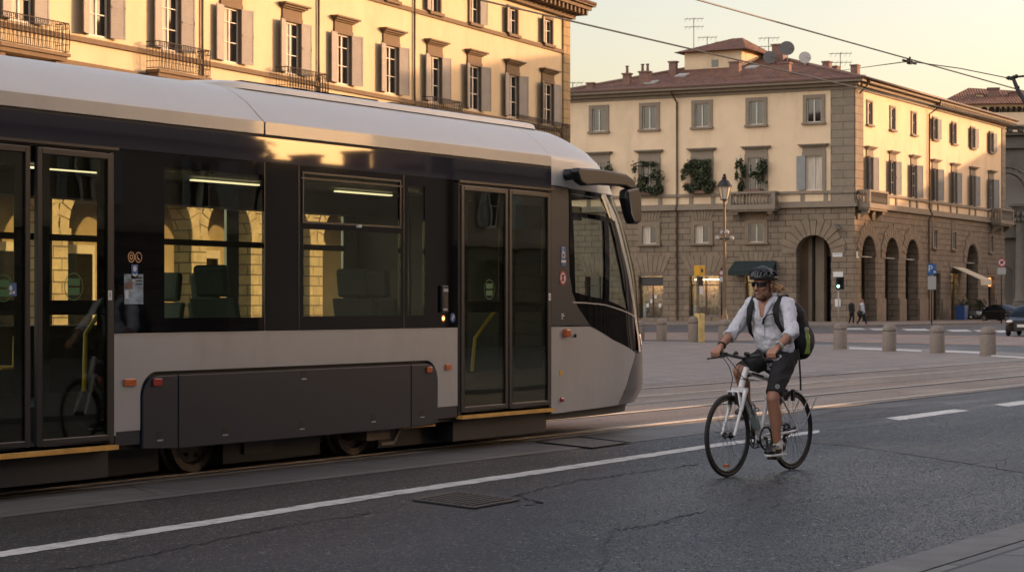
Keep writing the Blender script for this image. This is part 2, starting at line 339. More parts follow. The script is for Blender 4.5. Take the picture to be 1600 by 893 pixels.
# ---------------------------------------------------------------- ground
def asphalt(name, base, warm, patch, rough=.55, speck=1.):
    m = bpy.data.materials.new(name); nt, N, L = nodes(m); p = N['Principled BSDF']
    tc = N.new('ShaderNodeTexCoord'); V = tc.outputs['Object']
    def noi(scale, det=6, st=None, ro=.6):
        v = V
        if st:
            mp = N.new('ShaderNodeMapping'); mp.inputs['Scale'].default_value = st; L.new(V, mp.inputs[0]); v = mp.outputs[0]
        n = N.new('ShaderNodeTexNoise'); n.inputs['Scale'].default_value = scale; n.inputs['Detail'].default_value = det; n.inputs['Roughness'].default_value = ro
        L.new(v, n.inputs['Vector']); return n.outputs['Fac']
    def rng(x, a, b, c, d):
        r = N.new('ShaderNodeMapRange'); r.inputs['From Min'].default_value = a; r.inputs['From Max'].default_value = b
        r.inputs['To Min'].default_value = c; r.inputs['To Max'].default_value = d; L.new(x, r.inputs['Value']); return r.outputs['Result']
    def mul(a, b):
        x = N.new('ShaderNodeMath'); x.operation = 'MULTIPLY'; L.new(a, x.inputs[0]); L.new(b, x.inputs[1]); return x.outputs[0]
    big = rng(noi(.22, 5, (.45,1,1)), .35, .65, 0, 1)
    streak = rng(noi(.9, 7, (.18,1.3,1), .7), .3, .7, .68, 1.35)
    fine = noi(16, 9, None, .88); spk = rng(fine, .40, .60, 1-.7*speck, 1+.85*speck)
    med = rng(noi(7, 6, None, .7), .3, .7, .86, 1.14)
    cm = N.new('ShaderNodeMix'); cm.data_type = 'RGBA'; cm.inputs[6].default_value = (*base,1); cm.inputs[7].default_value = (*warm,1); L.new(big, cm.inputs[0])
    vo = N.new('ShaderNodeTexVoronoi'); vo.inputs['Scale'].default_value = 70; L.new(V, vo.inputs['Vector'])
    gr = rng(vo.outputs['Color'], .15, .95, 1-.4*speck, 1+.5*speck)
    f = mul(mul(mul(streak, spk), med), gr)
    sv = N.new('ShaderNodeVectorMath'); sv.operation = 'SCALE'; L.new(cm.outputs[2], sv.inputs[0]); L.new(f, sv.inputs['Scale'])
    # repaired patches, darker
    v2 = N.new('ShaderNodeTexVoronoi'); v2.inputs['Scale'].default_value = .21; v2.distance = 'CHEBYCHEV'
    mp = N.new('ShaderNodeMapping'); mp.inputs['Scale'].default_value = (.5,1.2,1); L.new(V, mp.inputs[0]); L.new(mp.outputs[0], v2.inputs['Vector'])
    sh = N.new('ShaderNodeSeparateXYZ'); L.new(v2.outputs['Color'], sh.inputs[0]); pt = rng(sh.outputs['X'], .70, .74, 0, patch)
    dk = N.new('ShaderNodeMix'); dk.data_type = 'RGBA'; dk.inputs[7].default_value = (.022,.022,.024,1); L.new(pt, dk.inputs[0]); L.new(sv.outputs[0], dk.inputs[6])
    # hairline cracks
    v3 = N.new('ShaderNodeTexVoronoi'); v3.feature = 'DISTANCE_TO_EDGE'; v3.inputs['Scale'].default_value = .33
    wn = N.new('ShaderNodeTexNoise'); wn.inputs['Scale'].default_value = 1.6; wn.inputs['Detail'].default_value = 8; L.new(V, wn.inputs['Vector'])
    ws = N.new('ShaderNodeVectorMath'); ws.operation = 'MULTIPLY_ADD'; L.new(wn.outputs['Color'], ws.inputs[0]); ws.inputs[1].default_value = (1.5,1.5,0); L.new(V, ws.inputs[2])
    L.new(ws.outputs[0], v3.inputs['Vector'])
    ck = rng(v3.outputs['Distance'], 0, .006, .75, 0); ckm = mul(ck, rng(noi(.35, 3), .45, .6, 0, 1))
    ck2 = N.new('ShaderNodeMix'); ck2.data_type = 'RGBA'; ck2.inputs[7].default_value = (.008,.008,.008,1); L.new(ckm, ck2.inputs[0]); L.new(dk.outputs[2], ck2.inputs[6])
    L.new(ck2.outputs[2], p.inputs['Base Color'])
    L.new(rng(noi(.5, 6, (.3,1,1)), .3, .7, rough-.12, rough+.14), p.inputs['Roughness']); p.inputs['Specular IOR Level'].default_value = .5
    ad = N.new('ShaderNodeMath'); ad.operation = 'ADD'; L.new(fine, ad.inputs[0]); L.new(vo.outputs['Distance'], ad.inputs[1])
    b = N.new('ShaderNodeBump'); b.inputs['Strength'].default_value = .9; b.inputs['Distance'].default_value = .012; L.new(ad.outputs[0], b.inputs['Height'])
    L.new(b.outputs['Normal'], p.inputs['Normal']); return m
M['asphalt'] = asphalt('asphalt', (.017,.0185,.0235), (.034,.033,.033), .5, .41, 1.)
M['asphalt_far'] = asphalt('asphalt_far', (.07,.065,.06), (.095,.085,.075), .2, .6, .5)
M['trackbed'] = asphalt('tramway_paving', (.16,.118,.086), (.23,.165,.118), .1, .5, .5)
M['pinkroad'] = asphalt('pink_paving', (.21,.15,.115), (.25,.185,.145), 0, .55, .3)
M['plaza'] = brickmat('plaza_setts', (.165,.13,.105), (.21,.168,.135), (.06,.05,.042), 1.1, .55, .035, 'xy', .6, .55, .3, .015)
M['slab'] = brickmat('stone_slabs', (.095,.09,.085), (.125,.118,.11), (.03,.03,.03), 2.6, .62, .012, 'xy', .5, .55, .25, .01)
M['pavers'] = brickmat('pavement_slabs', (.085,.081,.076), (.115,.11,.103), (.013,.013,.013), 1.15, .62, .016, 'xy', .8, .6, .25, .015)
def gpoly(name, pts, z, mat, px=True):
    vs = [onZ(a, b, z) if px else Vector((a, b, z)) for a, b in pts]
    return struct(name, MB().add(vs, [tuple(range(len(vs)))]), mat)
def sheet(name, x0, y0, x1, y1, z, mat): return struct(name, MB().add([(x0,y0,z),(x1,y0,z),(x1,y1,z),(x0,y1,z)], [(0,1,2,3)]), mat)
def strip(name, top, bot, z, mat, n=60, jag=0.):
    """ribbon lying on the ground between two polylines given in photograph pixels"""
    def lerp(pl, t):
        L_ = [0]
        for i in range(1,len(pl)): L_.append(L_[-1]+math.hypot(pl[i][0]-pl[i-1][0], pl[i][1]-pl[i-1][1]))
        s = t*L_[-1]
        for i in range(1,len(pl)):
            if s <= L_[i]+1e-9:
                u = (s-L_[i-1])/(L_[i]-L_[i-1]); return (pl[i-1][0]+(pl[i][0]-pl[i-1][0])*u, pl[i-1][1]+(pl[i][1]-pl[i-1][1])*u)
        return pl[-1]
    vs = []; fs = []
    for i in range(n+1):
        a = onZ(*lerp(top, i/n), z); b = onZ(*lerp(bot, i/n), z)
        if jag:
            a += Vector((0, random.uniform(-jag, jag), 0)); b += Vector((0, random.uniform(-jag, jag), 0))
        vs += [a, b]
    for i in range(n): fs.append((2*i,2*i+1,2*i+3,2*i+2))
    return struct(name, MB().add(vs, fs), mat)
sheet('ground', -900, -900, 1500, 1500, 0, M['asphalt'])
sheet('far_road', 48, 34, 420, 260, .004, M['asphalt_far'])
sheet('tramway_bed', -60, 11.45, 500, 17.75, .004, M['trackbed'])
sheet('slab_border', -60, 10.35, 24, 11.42, .004, M['slab'])
# paved island between the tracks and the bollards
gpoly('paved_island', [(880,610),(1640,562),(1640,553),(1464,545),(1300,540),(1000,536),(880,535)], .008, M['plaza'])
strip('island_kerb', [(880,532.6),(1000,532.8),(1300,538.5),(1400,543),(1526,548.5),(1640,556)], [(880,535),(1000,535.2),(1300,541.2),(1400,545.5),(1526,551.5),(1640,559)], .012, M['kerb'])
strip('pink_road_band', [(880,519),(1100,519),(1350,521),(1640,526)], [(880,530),(1100,530.5),(1350,535),(1640,541)], .008, M['pinkroad'])
strip('pale_road_line', [(880,524),(1100,524.5),(1350,527.5),(1640,533)], [(880,525),(1100,525.5),(1350,529),(1640,535)], .012, M['kerb'])
# rails: steel head with a dark flangeway beside it
def rail(Y, inner, x0=-60, x1=420):
    m = MB().box(x0, Y-.035, .004, x1, Y+.035, .018); struct('tram_rail', m, M['steel'])
    g = MB().box(x0, Y+.032*inner if inner > 0 else Y-.085, .005, x1, Y+.085 if inner > 0 else Y-.032, .0095); struct('rail_groove', g, M['groove'])
rail(11.63, 1); rail(13.16, -1); rail(15.22, 1); rail(16.72, -1)
for Yk in (11.43, 14.2, 17.72):
    struct('tramway_edging', MB().box(-60, Yk-.05, .004, 420, Yk+.05, .012), M['kerb'])
# painted markings
strip('lane_line', [(-60,871),(0,860.5),(300,815),(600,768),(860,730.5),(1105,694),(1280,671)], [(-60,880),(0,869.5),(300,823),(600,775.2),(860,737),(1105,699.5),(1280,675.3)], .004, M['white_paint'], 140, .012)
strip('lane_dash', [(1384,652.5),(1490,638.6)], [(1406,656),(1514,641)], .004, M['white_paint'], 20, .012)
strip('lane_dash', [(1552,631.5),(1640,620)], [(1576,634.5),(1660,623)], .004, M['white_paint'], 20, .012)
for a, b, y0, y1 in ((1310,1345,512.5,514.5),(1356,1385,513,515.2),(1408,1445,513.5,516),(1478,1510,515,517.5),(1520,1548,515.5,518),(1550,1574,516,519)):
    strip('crossing_stripe', [(a,y0),(b,y0-.3)], [(a+10,y1),(b+10,y1)], .008, M['white_paint'], 2)
for pts, w in (([(1326,543.6),(1400,546),(1440,548)],2.4),([(1478,548.5),(1530,550.5)],2.6),([(1548,555),(1610,559)],2.2)):
    strip('island_marking', [(a,b-w/2) for a,b in pts], [(a,b+w/2) for a,b in pts], .016, M['white_paint'], 8, .03)
# tar seams and long cracks in the asphalt
M['tar'] = principled('tar_seam', (.009,.009,.0095), .6)
def crack(pts, w, z=.004, n=90, j=2.6):
    vs = []; fs = []
    for i in range(n+1):
        t = i/n*(len(pts)-1); k = min(int(t), len(pts)-2); u = t-k
        px = pts[k][0]+(pts[k+1][0]-pts[k][0])*u; py = pts[k][1]+(pts[k+1][1]-pts[k][1])*u
        jit = (noise.noise((px*.09, py*.09, 3)) + .7*noise.noise((px*.31, py*.3, 7)) + .6*noise.noise((px*.9, py*.9, 5)))*j
        ww = .8*w*(.15+1.1*abs(noise.noise((px*.15, py*.1, 1)))+.3)*min(1, 6*i/n+.1, 6*(1-i/n)+.1)
        a = onZ(px, py+jit, z); vs += [a+Vector((0,ww,0)), a-Vector((0,ww,0))]
    for i in range(n): fs.append((2*i,2*i+1,2*i+3,2*i+2))
    struct('road_crack', MB().add(vs, fs), M['tar'])
crack([(60,893),(160,880),(290,853),(420,825),(540,806),(600,797)], .022, n=110)
crack([(790,778),(850,762),(905,749),(960,742),(1060,728),(1105,722)], .02, n=80)
crack([(800,772),(835,781),(845,784),(805,791)], .03, n=40)
crack([(935,893),(948,872),(945,850),(958,828),(1030,815),(1075,803),(1110,796)], .018, n=90, j=3)
crack([(640,803),(720,810),(900,812),(1000,823),(1100,806)], .008, n=80)
crack([(1290,655),(1360,648),(1430,640)], .02, n=40, j=1.5)
crack([(1270,672),(1330,668),(1420,659),(1500,650)], .012, n=40)
crack([(1190,792),(1250,783),(1320,774)], .008, n=40)
crack([(1420,740),(1480,730),(1600,712)], .01, n=40)
crack([(186,754),(250,772)], .014, z=.008, j=.3); crack([(200,757),(315,773)], .014, z=.008, j=.3); crack([(390,737),(480,744)], .012, z=.008, j=.3)
crack([(90,781),(172,792)], .012, z=.008, j=.3); crack([(715,705),(790,712)], .012, z=.008, j=.3)
# darker and lighter resurfaced strips across the carriageway (right)
M['asphalt_new'] = asphalt('asphalt_resurfaced', (.028,.029,.031), (.04,.038,.037), 0, .5)
strip('resurfaced_strip', [(1245,683),(1340,689),(1450,704),(1640,728)], [(1245,690),(1340,697),(1450,714),(1640,744)], .004, M['asphalt_new'], 60, .03)
strip('resurfaced_strip', [(1300,642),(1380,637),(1470,628)], [(1190,664),(1330,655),(1500,637)], .004, M['asphalt_new'], 40, .03)
# coarse aggregate standing proud of the worn asphalt in the foreground
import numpy as np
def chippings(n=170000):
    rs = np.random.RandomState(3); X = rs.uniform(6, 46, n*2); Y = rs.uniform(4.16, 10.3, n*2)
    d = CT*X+ST*Y; r = ST*X-CT*Y; px = CX+F*r/d; py = CY+F*H/d; a = onZ(0,865); b_ = onZ(1280,673)
    nx, ny = -(b_.y-a.y), (b_.x-a.x); ln = math.hypot(nx, ny); off = np.abs(((X-a.x)*nx+(Y-a.y)*ny)/ln)
    keep = (px > -120) & (px < 1720) & (py < 930) & (off > .10) & ~((px > 640) & (px < 815) & (py > 766) & (py < 796)); X, Y = X[keep][:n], Y[keep][:n]; n = len(X)
    w = rs.lognormal(math.log(.0075), .35, n); hgt = rs.uniform(.002, .0048, n); ang = rs.uniform(0, 6.28, n)
    v = np.zeros((n, 5, 3), np.float32)
    for k in range(4):
        q = ang+k*pi/2; s = w*rs.uniform(.6, 1.3, n); v[:,k,0] = X+np.cos(q)*s; v[:,k,1] = Y+np.sin(q)*s; v[:,k,2] = .001
    v[:,4,0] = X+rs.uniform(-.3,.3,n)*w; v[:,4,1] = Y+rs.uniform(-.3,.3,n)*w; v[:,4,2] = hgt
    base = np.arange(n)[:,None]*5; tri = np.concatenate([base+np.array([k,(k+1)%4,4]) for k in range(4)], 1).reshape(-1)
    me = bpy.data.meshes.new('asphalt_chippings'); me.vertices.add(n*5); me.vertices.foreach_set('co', v.reshape(-1)); me.loops.add(len(tri)); me.loops.foreach_set('vertex_index', tri.astype(np.int32))
    me.polygons.add(len(tri)//3); me.polygons.foreach_set('loop_start', np.arange(0,len(tri),3,dtype=np.int32)); me.update(calc_edges=True)
    col = rs.choice([.010,.026,.048,.13], n, p=[.22,.33,.28,.17])*rs.uniform(.8,1.2,n); c4 = np.ones((n,5,4), np.float32); c4[:,:,0] = col[:,None]*1.02; c4[:,:,1] = col[:,None]; c4[:,:,2] = col[:,None]*1.02
    at_ = me.color_attributes.new('stone_colour','FLOAT_COLOR','POINT'); at_.data.foreach_set('color', c4.reshape(-1))
    m = bpy.data.materials.new('asphalt_aggregate'); nt, N, L = nodes(m); p = N['Principled BSDF']; p.inputs['Roughness'].default_value = .36
    at2 = N.new('ShaderNodeVertexColor'); at2.layer_name = 'stone_colour'; L.new(at2.outputs[0], p.inputs['Base Color']); me.materials.append(m)
    o = bpy.data.objects.new('asphalt_gravel', me); COL.objects.link(o); o['kind'] = 'stuff'; o['label'] = 'coarse grey stone chips in the worn road surface'; o['category'] = 'gravel'
chippings()
# pavement at the lower right, where the photographer stands
kz = .07
MBk = MB().box(-60, 3.82, 0, 300, 4.12, kz); struct('pavement_kerb', MBk, principled('near_kerb', (.125,.12,.112), .7, var=.3, vscale=2.5, bump=.6, bscale=25))
MBp = MB().box(-60, -14.2, 0, 300, 3.81, kz-.004); struct('pavement', MBp, M['pavers'])
# footway round the palazzo on the far side
# ================================================================ buildings
M['plaster_l'] = principled('plaster_yellow', (.60,.475,.30), .85, var=.09, vscale=.35, bump=.15, bscale=8, dirt=((.42,.32,.19), .5, .5, (1,1,.35)))
M['plaster_r'] = principled('plaster_cream', (.73,.555,.365), .85, var=.09, vscale=.35, bump=.15, bscale=8, dirt=((.36,.27,.18), .45, .45, (1,1,.3)))
M['trim_l'] = principled('pietra_trim', (.15,.098,.052), .8, var=.15, vscale=2, bump=.2, bscale=15)
M['trim_r'] = principled('grey_stone_trim', (.235,.19,.14), .8, var=.15, vscale=2, bump=.2, bscale=15)
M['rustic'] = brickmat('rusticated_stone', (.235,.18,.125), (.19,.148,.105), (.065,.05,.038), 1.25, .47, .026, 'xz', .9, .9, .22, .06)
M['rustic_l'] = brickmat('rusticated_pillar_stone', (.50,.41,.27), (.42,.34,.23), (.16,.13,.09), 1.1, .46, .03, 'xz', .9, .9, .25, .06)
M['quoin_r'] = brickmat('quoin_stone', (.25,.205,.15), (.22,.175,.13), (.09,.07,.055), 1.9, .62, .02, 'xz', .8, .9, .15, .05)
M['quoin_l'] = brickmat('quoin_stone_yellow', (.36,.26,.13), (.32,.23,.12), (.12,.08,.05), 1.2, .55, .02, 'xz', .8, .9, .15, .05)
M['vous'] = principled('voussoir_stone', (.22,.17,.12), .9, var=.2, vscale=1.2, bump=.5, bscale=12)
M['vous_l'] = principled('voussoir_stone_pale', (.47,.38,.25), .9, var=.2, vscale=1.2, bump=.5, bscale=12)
M['shut_l'] = slatmat('shutter_grey_brown', (.36,.33,.30), 3.2)
M['shut_r'] = slatmat('shutter_grey_green', (.33,.335,.325), 3.2)
M['casement'] = principled('casement_white', (.55,.5,.43), .5)
M['pane'] = principled('window_glass_dark', (.012,.012,.013), .04, 0, .8, var=.2, vscale=.5, bump=.02, bscale=1.2)
M['curtain_or_sheen'] = principled('curtain_or_sheen', (.5,.43,.34), .8, var=.3, vscale=3, stretch=(3,1,.2))
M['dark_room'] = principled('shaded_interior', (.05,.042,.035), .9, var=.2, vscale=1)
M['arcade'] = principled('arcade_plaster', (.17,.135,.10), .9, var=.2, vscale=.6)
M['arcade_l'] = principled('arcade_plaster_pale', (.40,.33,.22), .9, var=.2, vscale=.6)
M['iron_rail'] = principled('wrought_iron', (.05,.036,.025), .55, .3)
M['gutter'] = principled('copper_gutter', (.10,.065,.045), .5, .5, var=.2)
M['ivy'] = principled('ivy_leaf', (.03,.042,.016), .6, var=.5, vscale=3)
M['ivy2'] = principled('ivy_leaf_pale', (.06,.075,.025), .6, var=.5, vscale=3)
M['chim'] = principled('chimney_brick', (.19,.11,.085), .85, var=.25, vscale=5, bump=.4)
M['dish'] = principled('dish_grey', (.10,.095,.09), .6)
M['dish_pale'] = principled('dish_pale', (.4,.38,.35), .6)
M['church'] = principled('church_stone', (.135,.118,.097), .85, var=.22, vscale=.8, bump=.4, bscale=6)
def tilemat():
    m = bpy.data.materials.new('roof_tiles'); nt, N, L = nodes(m); p = N['Principled BSDF']
    uv = N.new('ShaderNodeUVMap'); uv.uv_map = 'UVMap'; tc = N.new('ShaderNodeTexCoord')
    w = N.new('ShaderNodeTexWave'); w.wave_type = 'BANDS'; w.bands_direction = 'X'; w.inputs['Scale'].default_value = 2*pi/(.34*20); w.inputs['Distortion'].default_value = .3
    L.new(uv.outputs[0], w.inputs['Vector'])
    w2 = N.new('ShaderNodeTexWave'); w2.wave_type = 'BANDS'; w2.bands_direction = 'Y'; w2.wave_profile = 'SAW'; w2.inputs['Scale'].default_value = 2*pi/(.45*20); L.new(uv.outputs[0], w2.inputs['Vector'])
    b = N.new('ShaderNodeTexBrick'); b.inputs['Scale'].default_value = 1; b.inputs['Brick Width'].default_value = .34; b.inputs['Row Height'].default_value = .45; b.offset = 0
    b.inputs['Color1'].default_value = (.35,.145,.078,1); b.inputs['Color2'].default_value = (.19,.09,.055,1); b.inputs['Mortar'].default_value = (.035,.022,.018,1); b.inputs['Mortar Size'].default_value = .06
    L.new(uv.outputs[0], b.inputs['Vector'])
    n = N.new('ShaderNodeTexNoise'); n.inputs['Scale'].default_value = 1.4; n.inputs['Detail'].default_value = 9; n.inputs['Roughness'].default_value = .85; L.new(tc.outputs['Object'], n.inputs['Vector'])
    r = N.new('ShaderNodeMapRange'); r.inputs['From Min'].default_value = .3; r.inputs['From Max'].default_value = .7; r.inputs['To Min'].default_value = .4; r.inputs['To Max'].default_value = 1.6; L.new(n.outputs['Fac'], r.inputs['Value'])
    s = N.new('ShaderNodeVectorMath'); s.operation = 'SCALE'; L.new(b.outputs['Color'], s.inputs[0]); L.new(r.outputs['Result'], s.inputs['Scale']); L.new(s.outputs[0], p.inputs['Base Color'])
    ad = N.new('ShaderNodeMath'); ad.operation = 'MULTIPLY_ADD'; ad.inputs[1].default_value = .4; L.new(w2.outputs['Fac'], ad.inputs[0]); L.new(w.outputs['Fac'], ad.inputs[2])
    bp = N.new('ShaderNodeBump'); bp.inputs['Distance'].default_value = .1; bp.inputs['Strength'].default_value = 1; L.new(ad.outputs[0], bp.inputs['Height']); L.new(bp.outputs['Normal'], p.inputs['Normal'])
    p.inputs['Roughness'].default_value = .85; return m
M['tiles'] = tilemat()
def roof_uv(me):
    uv = me.uv_layers.new(name='UVMap')
    for p in me.polygons:
        n = p.normal; e = Vector((0,0,1)).cross(n)
        e = e.normalized() if e.length > 1e-3 else Vector((1,0,0)); dn = n.cross(e)
        for li in p.loop_indices:
            c = me.vertices[me.loops[li].vertex_index].co; uv.data[li].uv = (c.dot(e), c.dot(dn))
def roof_obj(name, mb, parent, mat=None):
    me = mb.me(name); fixn(me); roof_uv(me); return obj(name, me, mat or M['tiles'], parent)
def wall(mb, x0, x1, z0, z1, ops, depth=.35, y=0.):
    """front facing -y, with openings (xc, w, zb, zt, arch)"""
    xs = sorted({x0, x1, *[o[0]-o[1]/2 for o in ops], *[o[0]+o[1]/2 for o in ops]}); zs = sorted({z0, z1, *[o[2] for o in ops], *[o[3] for o in ops]})
    xs = [x for x in xs if x0-1e-6 <= x <= x1+1e-6]; zs = [z for z in zs if z0-1e-6 <= z <= z1+1e-6]
    for i in range(len(xs)-1):
        for j in range(len(zs)-1):
            cx, cz = (xs[i]+xs[i+1])/2, (zs[j]+zs[j+1])/2
            if any(abs(cx-o[0]) < o[1]/2 and o[2] < cz < o[3] for o in ops): continue
            mb.quad((xs[i],y,zs[j]),(xs[i+1],y,zs[j]),(xs[i+1],y,zs[j+1]),(xs[i],y,zs[j+1]))
    for o in ops:
        xc, w, zb, zt, arch = o; r = w/2; yb = y+depth
        if arch:
            sp = zt-r; n = 14; a = [(xc+r*cos(pi*k/n), sp+r*sin(pi*k/n)) for k in range(n+1)]
            for k in range(n):
                mb.quad((a[k][0],y,a[k][1]),(a[k][0],y,zt),(a[k+1][0],y,zt),(a[k+1][0],y,a[k+1][1]))
                mb.quad((a[k][0],y,a[k][1]),(a[k+1][0],y,a[k+1][1]),(a[k+1][0],yb,a[k+1][1]),(a[k][0],yb,a[k][1]))
            top = sp
        else:
            top = zt; mb.quad((xc-r,y,zt),(xc+r,y,zt),(xc+r,yb,zt),(xc-r,yb,zt))
        mb.quad((xc-r,y,zb),(xc-r,y,top),(xc-r,yb,top),(xc-r,yb,zb)); mb.quad((xc+r,y,zb),(xc+r,yb,zb),(xc+r,yb,top),(xc+r,y,top))
        mb.quad((xc-r,y,zb),(xc-r,yb,zb),(xc+r,yb,zb),(xc+r,y,zb))
    return mb
def vouss(mb, xc, zc, r, r2, n, y=-.05, a0=0., a1=pi, gap=.05, rect=None):
    for k in range(n):
        g = gap/r/2; b0 = a0+(a1-a0)*k/n+g; b1 = a0+(a1-a0)*(k+1)/n-g; rr = r2*(1 if k % 2 else .94)
        m = (b0+b1)/2; q = [(xc+r*cos(b0),zc+r*sin(b0)),(xc+rr*cos(b0),zc+rr*sin(b0)),(xc+rr*cos(b1),zc+rr*sin(b1)),(xc+r*cos(b1),zc+r*sin(b1))]
        mb.prism(q, y, .02)
def lintel(mb, xc, z, w, h, n=7, y=-.045):
    for k in range(n):
        t0, t1 = k/n, (k+1)/n; b = .025
        x0 = xc-w/2+w*t0+b; x1 = xc-w/2+w*t1-b; s = 1.55
        X0 = xc+(xc-w/2+w*t0-xc)*s+b; X1 = xc+(xc-w/2+w*t1-xc)*s-b
        mb.prism([(x0,z),(x1,z),(X1,z+h),(X0,z+h)], y, .02)
class Facade:
    def __init__(s, bld, a): s.b = bld; s.a = a
    def put(s, name, mb, mat, x=0., y=0., z=0., parent=None, bevel=0, label=None):
        o = obj(name, mb, mat, parent or s.b, bevel=bevel, label=label)
        pass
        for q in TW.get(o.name, [o]):
            q.location = (x*cos(s.a)-y*sin(s.a), x*sin(s.a)+y*cos(s.a), z) if not parent else (x,y,z)
            if not parent: q.rotation_euler = (0,0,s.a)
        return o
MC = {}
def cached(key, fn):
    if key not in MC:
        me = fn().me(key[0]); fixn(me); MC[key] = me
    return MC[key]
def window(fc, xc, zb, w, h, tw=.2, trim='trim_l', shut=None, sang=150, hood=0, sill=True, case='casement', pane='pane', bars=1, sh=None, tproud=.1, curtain_or_sheen=0., sw=None):
    def ftrim():
        m = MB(); x = w/2
        for sx in (-1,1): m.box(min(sx*x,sx*(x+tw)),-tproud,0,max(sx*x,sx*(x+tw)),.05,h)
        m.box(-x-tw,-tproud,h+.001,x+tw,.05,h+tw)
        if sill: m.box(-x-tw-.08,-tproud-.14,-.16,x+tw+.08,.05,-.003)
        return m
    o = fc.put('window', cached(('window',w,h,tw,trim,sill,tproud), ftrim), M[trim], xc, 0, zb)
    fc.put('pane', cached(('pane',w,h,pane), lambda: MB().box(-w/2+.001,.12,.001,w/2-.001,.15,h-.001)), M[pane], parent=o)
    def fcase():
        m = MB(); x = w/2-.004; t = .075
        for x0,x1 in ((-x,-x+t),(x-t,x),(-t*.7,t*.7)): m.box(x0,.055,.004,x1,.105,h-.004)
        for z0 in (.004, h-.004-t): m.box(-x+t,.057,z0,-t*.7-.002,.103,z0+t); m.box(t*.7+.002,.057,z0,x-t,.103,z0+t)
        for k in range(bars):
            z = h*(k+1)/(bars+1)*1.1; m.box(-x+t,.06,z,-t*.7-.002,.10,z+.04); m.box(t*.7+.002,.06,z,x-t,.10,z+.04)
        return m
    fc.put('casement', cached(('casement',w,h,bars,case), fcase), M[case], parent=o)
    if curtain_or_sheen:
        fc.put('curtain_or_sheen', cached(('curtain_or_sheen',w,h,curtain_or_sheen), lambda: MB().box(-w/2+.01,.108,.01,-w/2+w*curtain_or_sheen,.116,h-.01)), M['curtain_or_sheen'], parent=o)
    if shut:
        sw = sw or w/2+.02; hh = sh or h
        def fs():
            m = MB(); m.box(0,-.02,0,sw,.02,hh)
            for z in (0,hh*.5,hh-.1): m.box(.0,-.032,z+.002,sw,-.0205,z+.1)
            m.box(0,-.032,.1,.08,-.0205,hh-.1); m.box(sw-.08,-.032,.1,sw,-.0205,hh-.1); return m
        for sx, ang in ((-1, pi-0), (1, 0)):
            sa = sang[0 if sx < 0 else 1] if isinstance(sang, tuple) else sang
            if sa is None: continue
            c = fc.put('shutter', cached(('shutter',sw,hh,shut), fs), M[shut], sx*(w/2+.01), -tproud-.02, .02, parent=o)
            # closed: leaf points towards the middle; it swings outward by sa degrees
            c.rotation_euler = (0,0, R(-sa) if sx < 0 else pi+R(sa))
    if hood:
        def fh():
            m = MB(); x = w/2+tw
            m.box(-x+.03,-tproud+.02,h+tw+.002,x-.03,.05,h+tw+hood*.6)
            for i,(e,z0,z1) in enumerate(((.06,.6,.72),(.16,.72,.86),(.26,.86,1.))): m.box(-x-e,-tproud-e*1.2,h+tw+hood*z0+.003,x+e,.05,h+tw+hood*z1)
            return m
        fc.put('hood', cached(('hood',w,h,tw,hood,trim), fh), M[trim], parent=o)
    return o
def band(fc, name, x0, x1, z0, z1, d, mat, y=0.):
    return fc.put(name, MB().box(x0,-d,z0,x1,.04,z1), M[mat])
# ---------------------------------------------------------------- left palazzo, sunlit, behind the tram
LA = TH - atan(1500/F); LC = world(88/F*130, 130)
lb = empty('palazzo', (*LC, 0), LA, 'yellow plastered palazzo with open brown shutters and iron balconies behind the tram', 'building')
fl = Facade(lb, 0.)
colx = [-3.25,-8.36,-13.51,-18.44,-23.43,-28.49,-33.43,-38.77,-43.65,-48.81,-53.8,-58.9]
xA = -64.; DEPL = 18.
ops = [(x,1.45,12.08,14.5,False) for x in colx]+[(x,1.25,16.82,18.3,False) for x in colx]+[(x,1.2,7.6,9.6,False) for x in colx]
fl.put('wall', wall(MB(), xA, -1.0, 6.9, 19.2, ops), M['plaster_l'])
gops = [(x-.1,3.7,0,6.2,True) for x in colx]
g = fl.put('arcade_wall', wall(MB(), xA, 0, 0, 6.9, gops, .9), M['rustic_l'])
for o in gops: v = MB(); vouss(v, o[0], o[3]-o[1]/2, o[1]/2+.01, o[1]/2+.75, 15); fl.put('arch_voussoir', v, M['vous_l'], parent=g)  # wedge-shaped voussoir stones round each arch, not bricks
m = MB()
for o in gops:
    for sx in (-1,1): m.box(o[0]+sx*(o[1]/2+.3)-.38,-.1,4.1,o[0]+sx*(o[1]/2+.3)+.38,.0,4.4)
fl.put('impost', m, M['vous_l'], parent=g)
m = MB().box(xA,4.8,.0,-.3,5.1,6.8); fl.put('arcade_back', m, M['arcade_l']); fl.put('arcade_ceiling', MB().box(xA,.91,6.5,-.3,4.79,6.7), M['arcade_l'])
for i, x in enumerate(colx):
    d = fl.put('shop_front', MB().box(x-1.1,4.7,0,x+1.1,4.79,3.6), M['pane']); fl.put('frame', MB().box(x-1.3,4.65,3.62,x+1.3,4.79,4.0).box(x-1.3,4.65,0,x-1.12,4.79,3.6).box(x+1.12,4.65,0,x+1.3,4.79,3.6), M['casement'], parent=d)
fl.put('side_wall', MB().box(-1.0,.36,6.9,-.36,DEPL,19.2).box(-.9,1.0,0,-.3,DEPL,6.9).box(xA,DEPL,0,-.36,DEPL+.3,19.2), M['plaster_l'])
fl.put('inner_wall', MB().box(xA,.6,6.95,-1.1,.8,19.0), M['dark_room'])
fl.put('quoin', MB().box(-1.0,-.12,6.9,0.02,.5,18.9), M['quoin_l'])
band(fl,'string_course',xA,-1.0,16.52,16.74,.1,'trim_l'); band(fl,'string_course',xA,-1.0,11.75,11.95,.14,'trim_l'); band(fl,'string_course',xA,-1.0,10.75,10.95,.16,'trim_l'); band(fl,'string_course',xA,.1,6.9,7.2,.2,'trim_l')
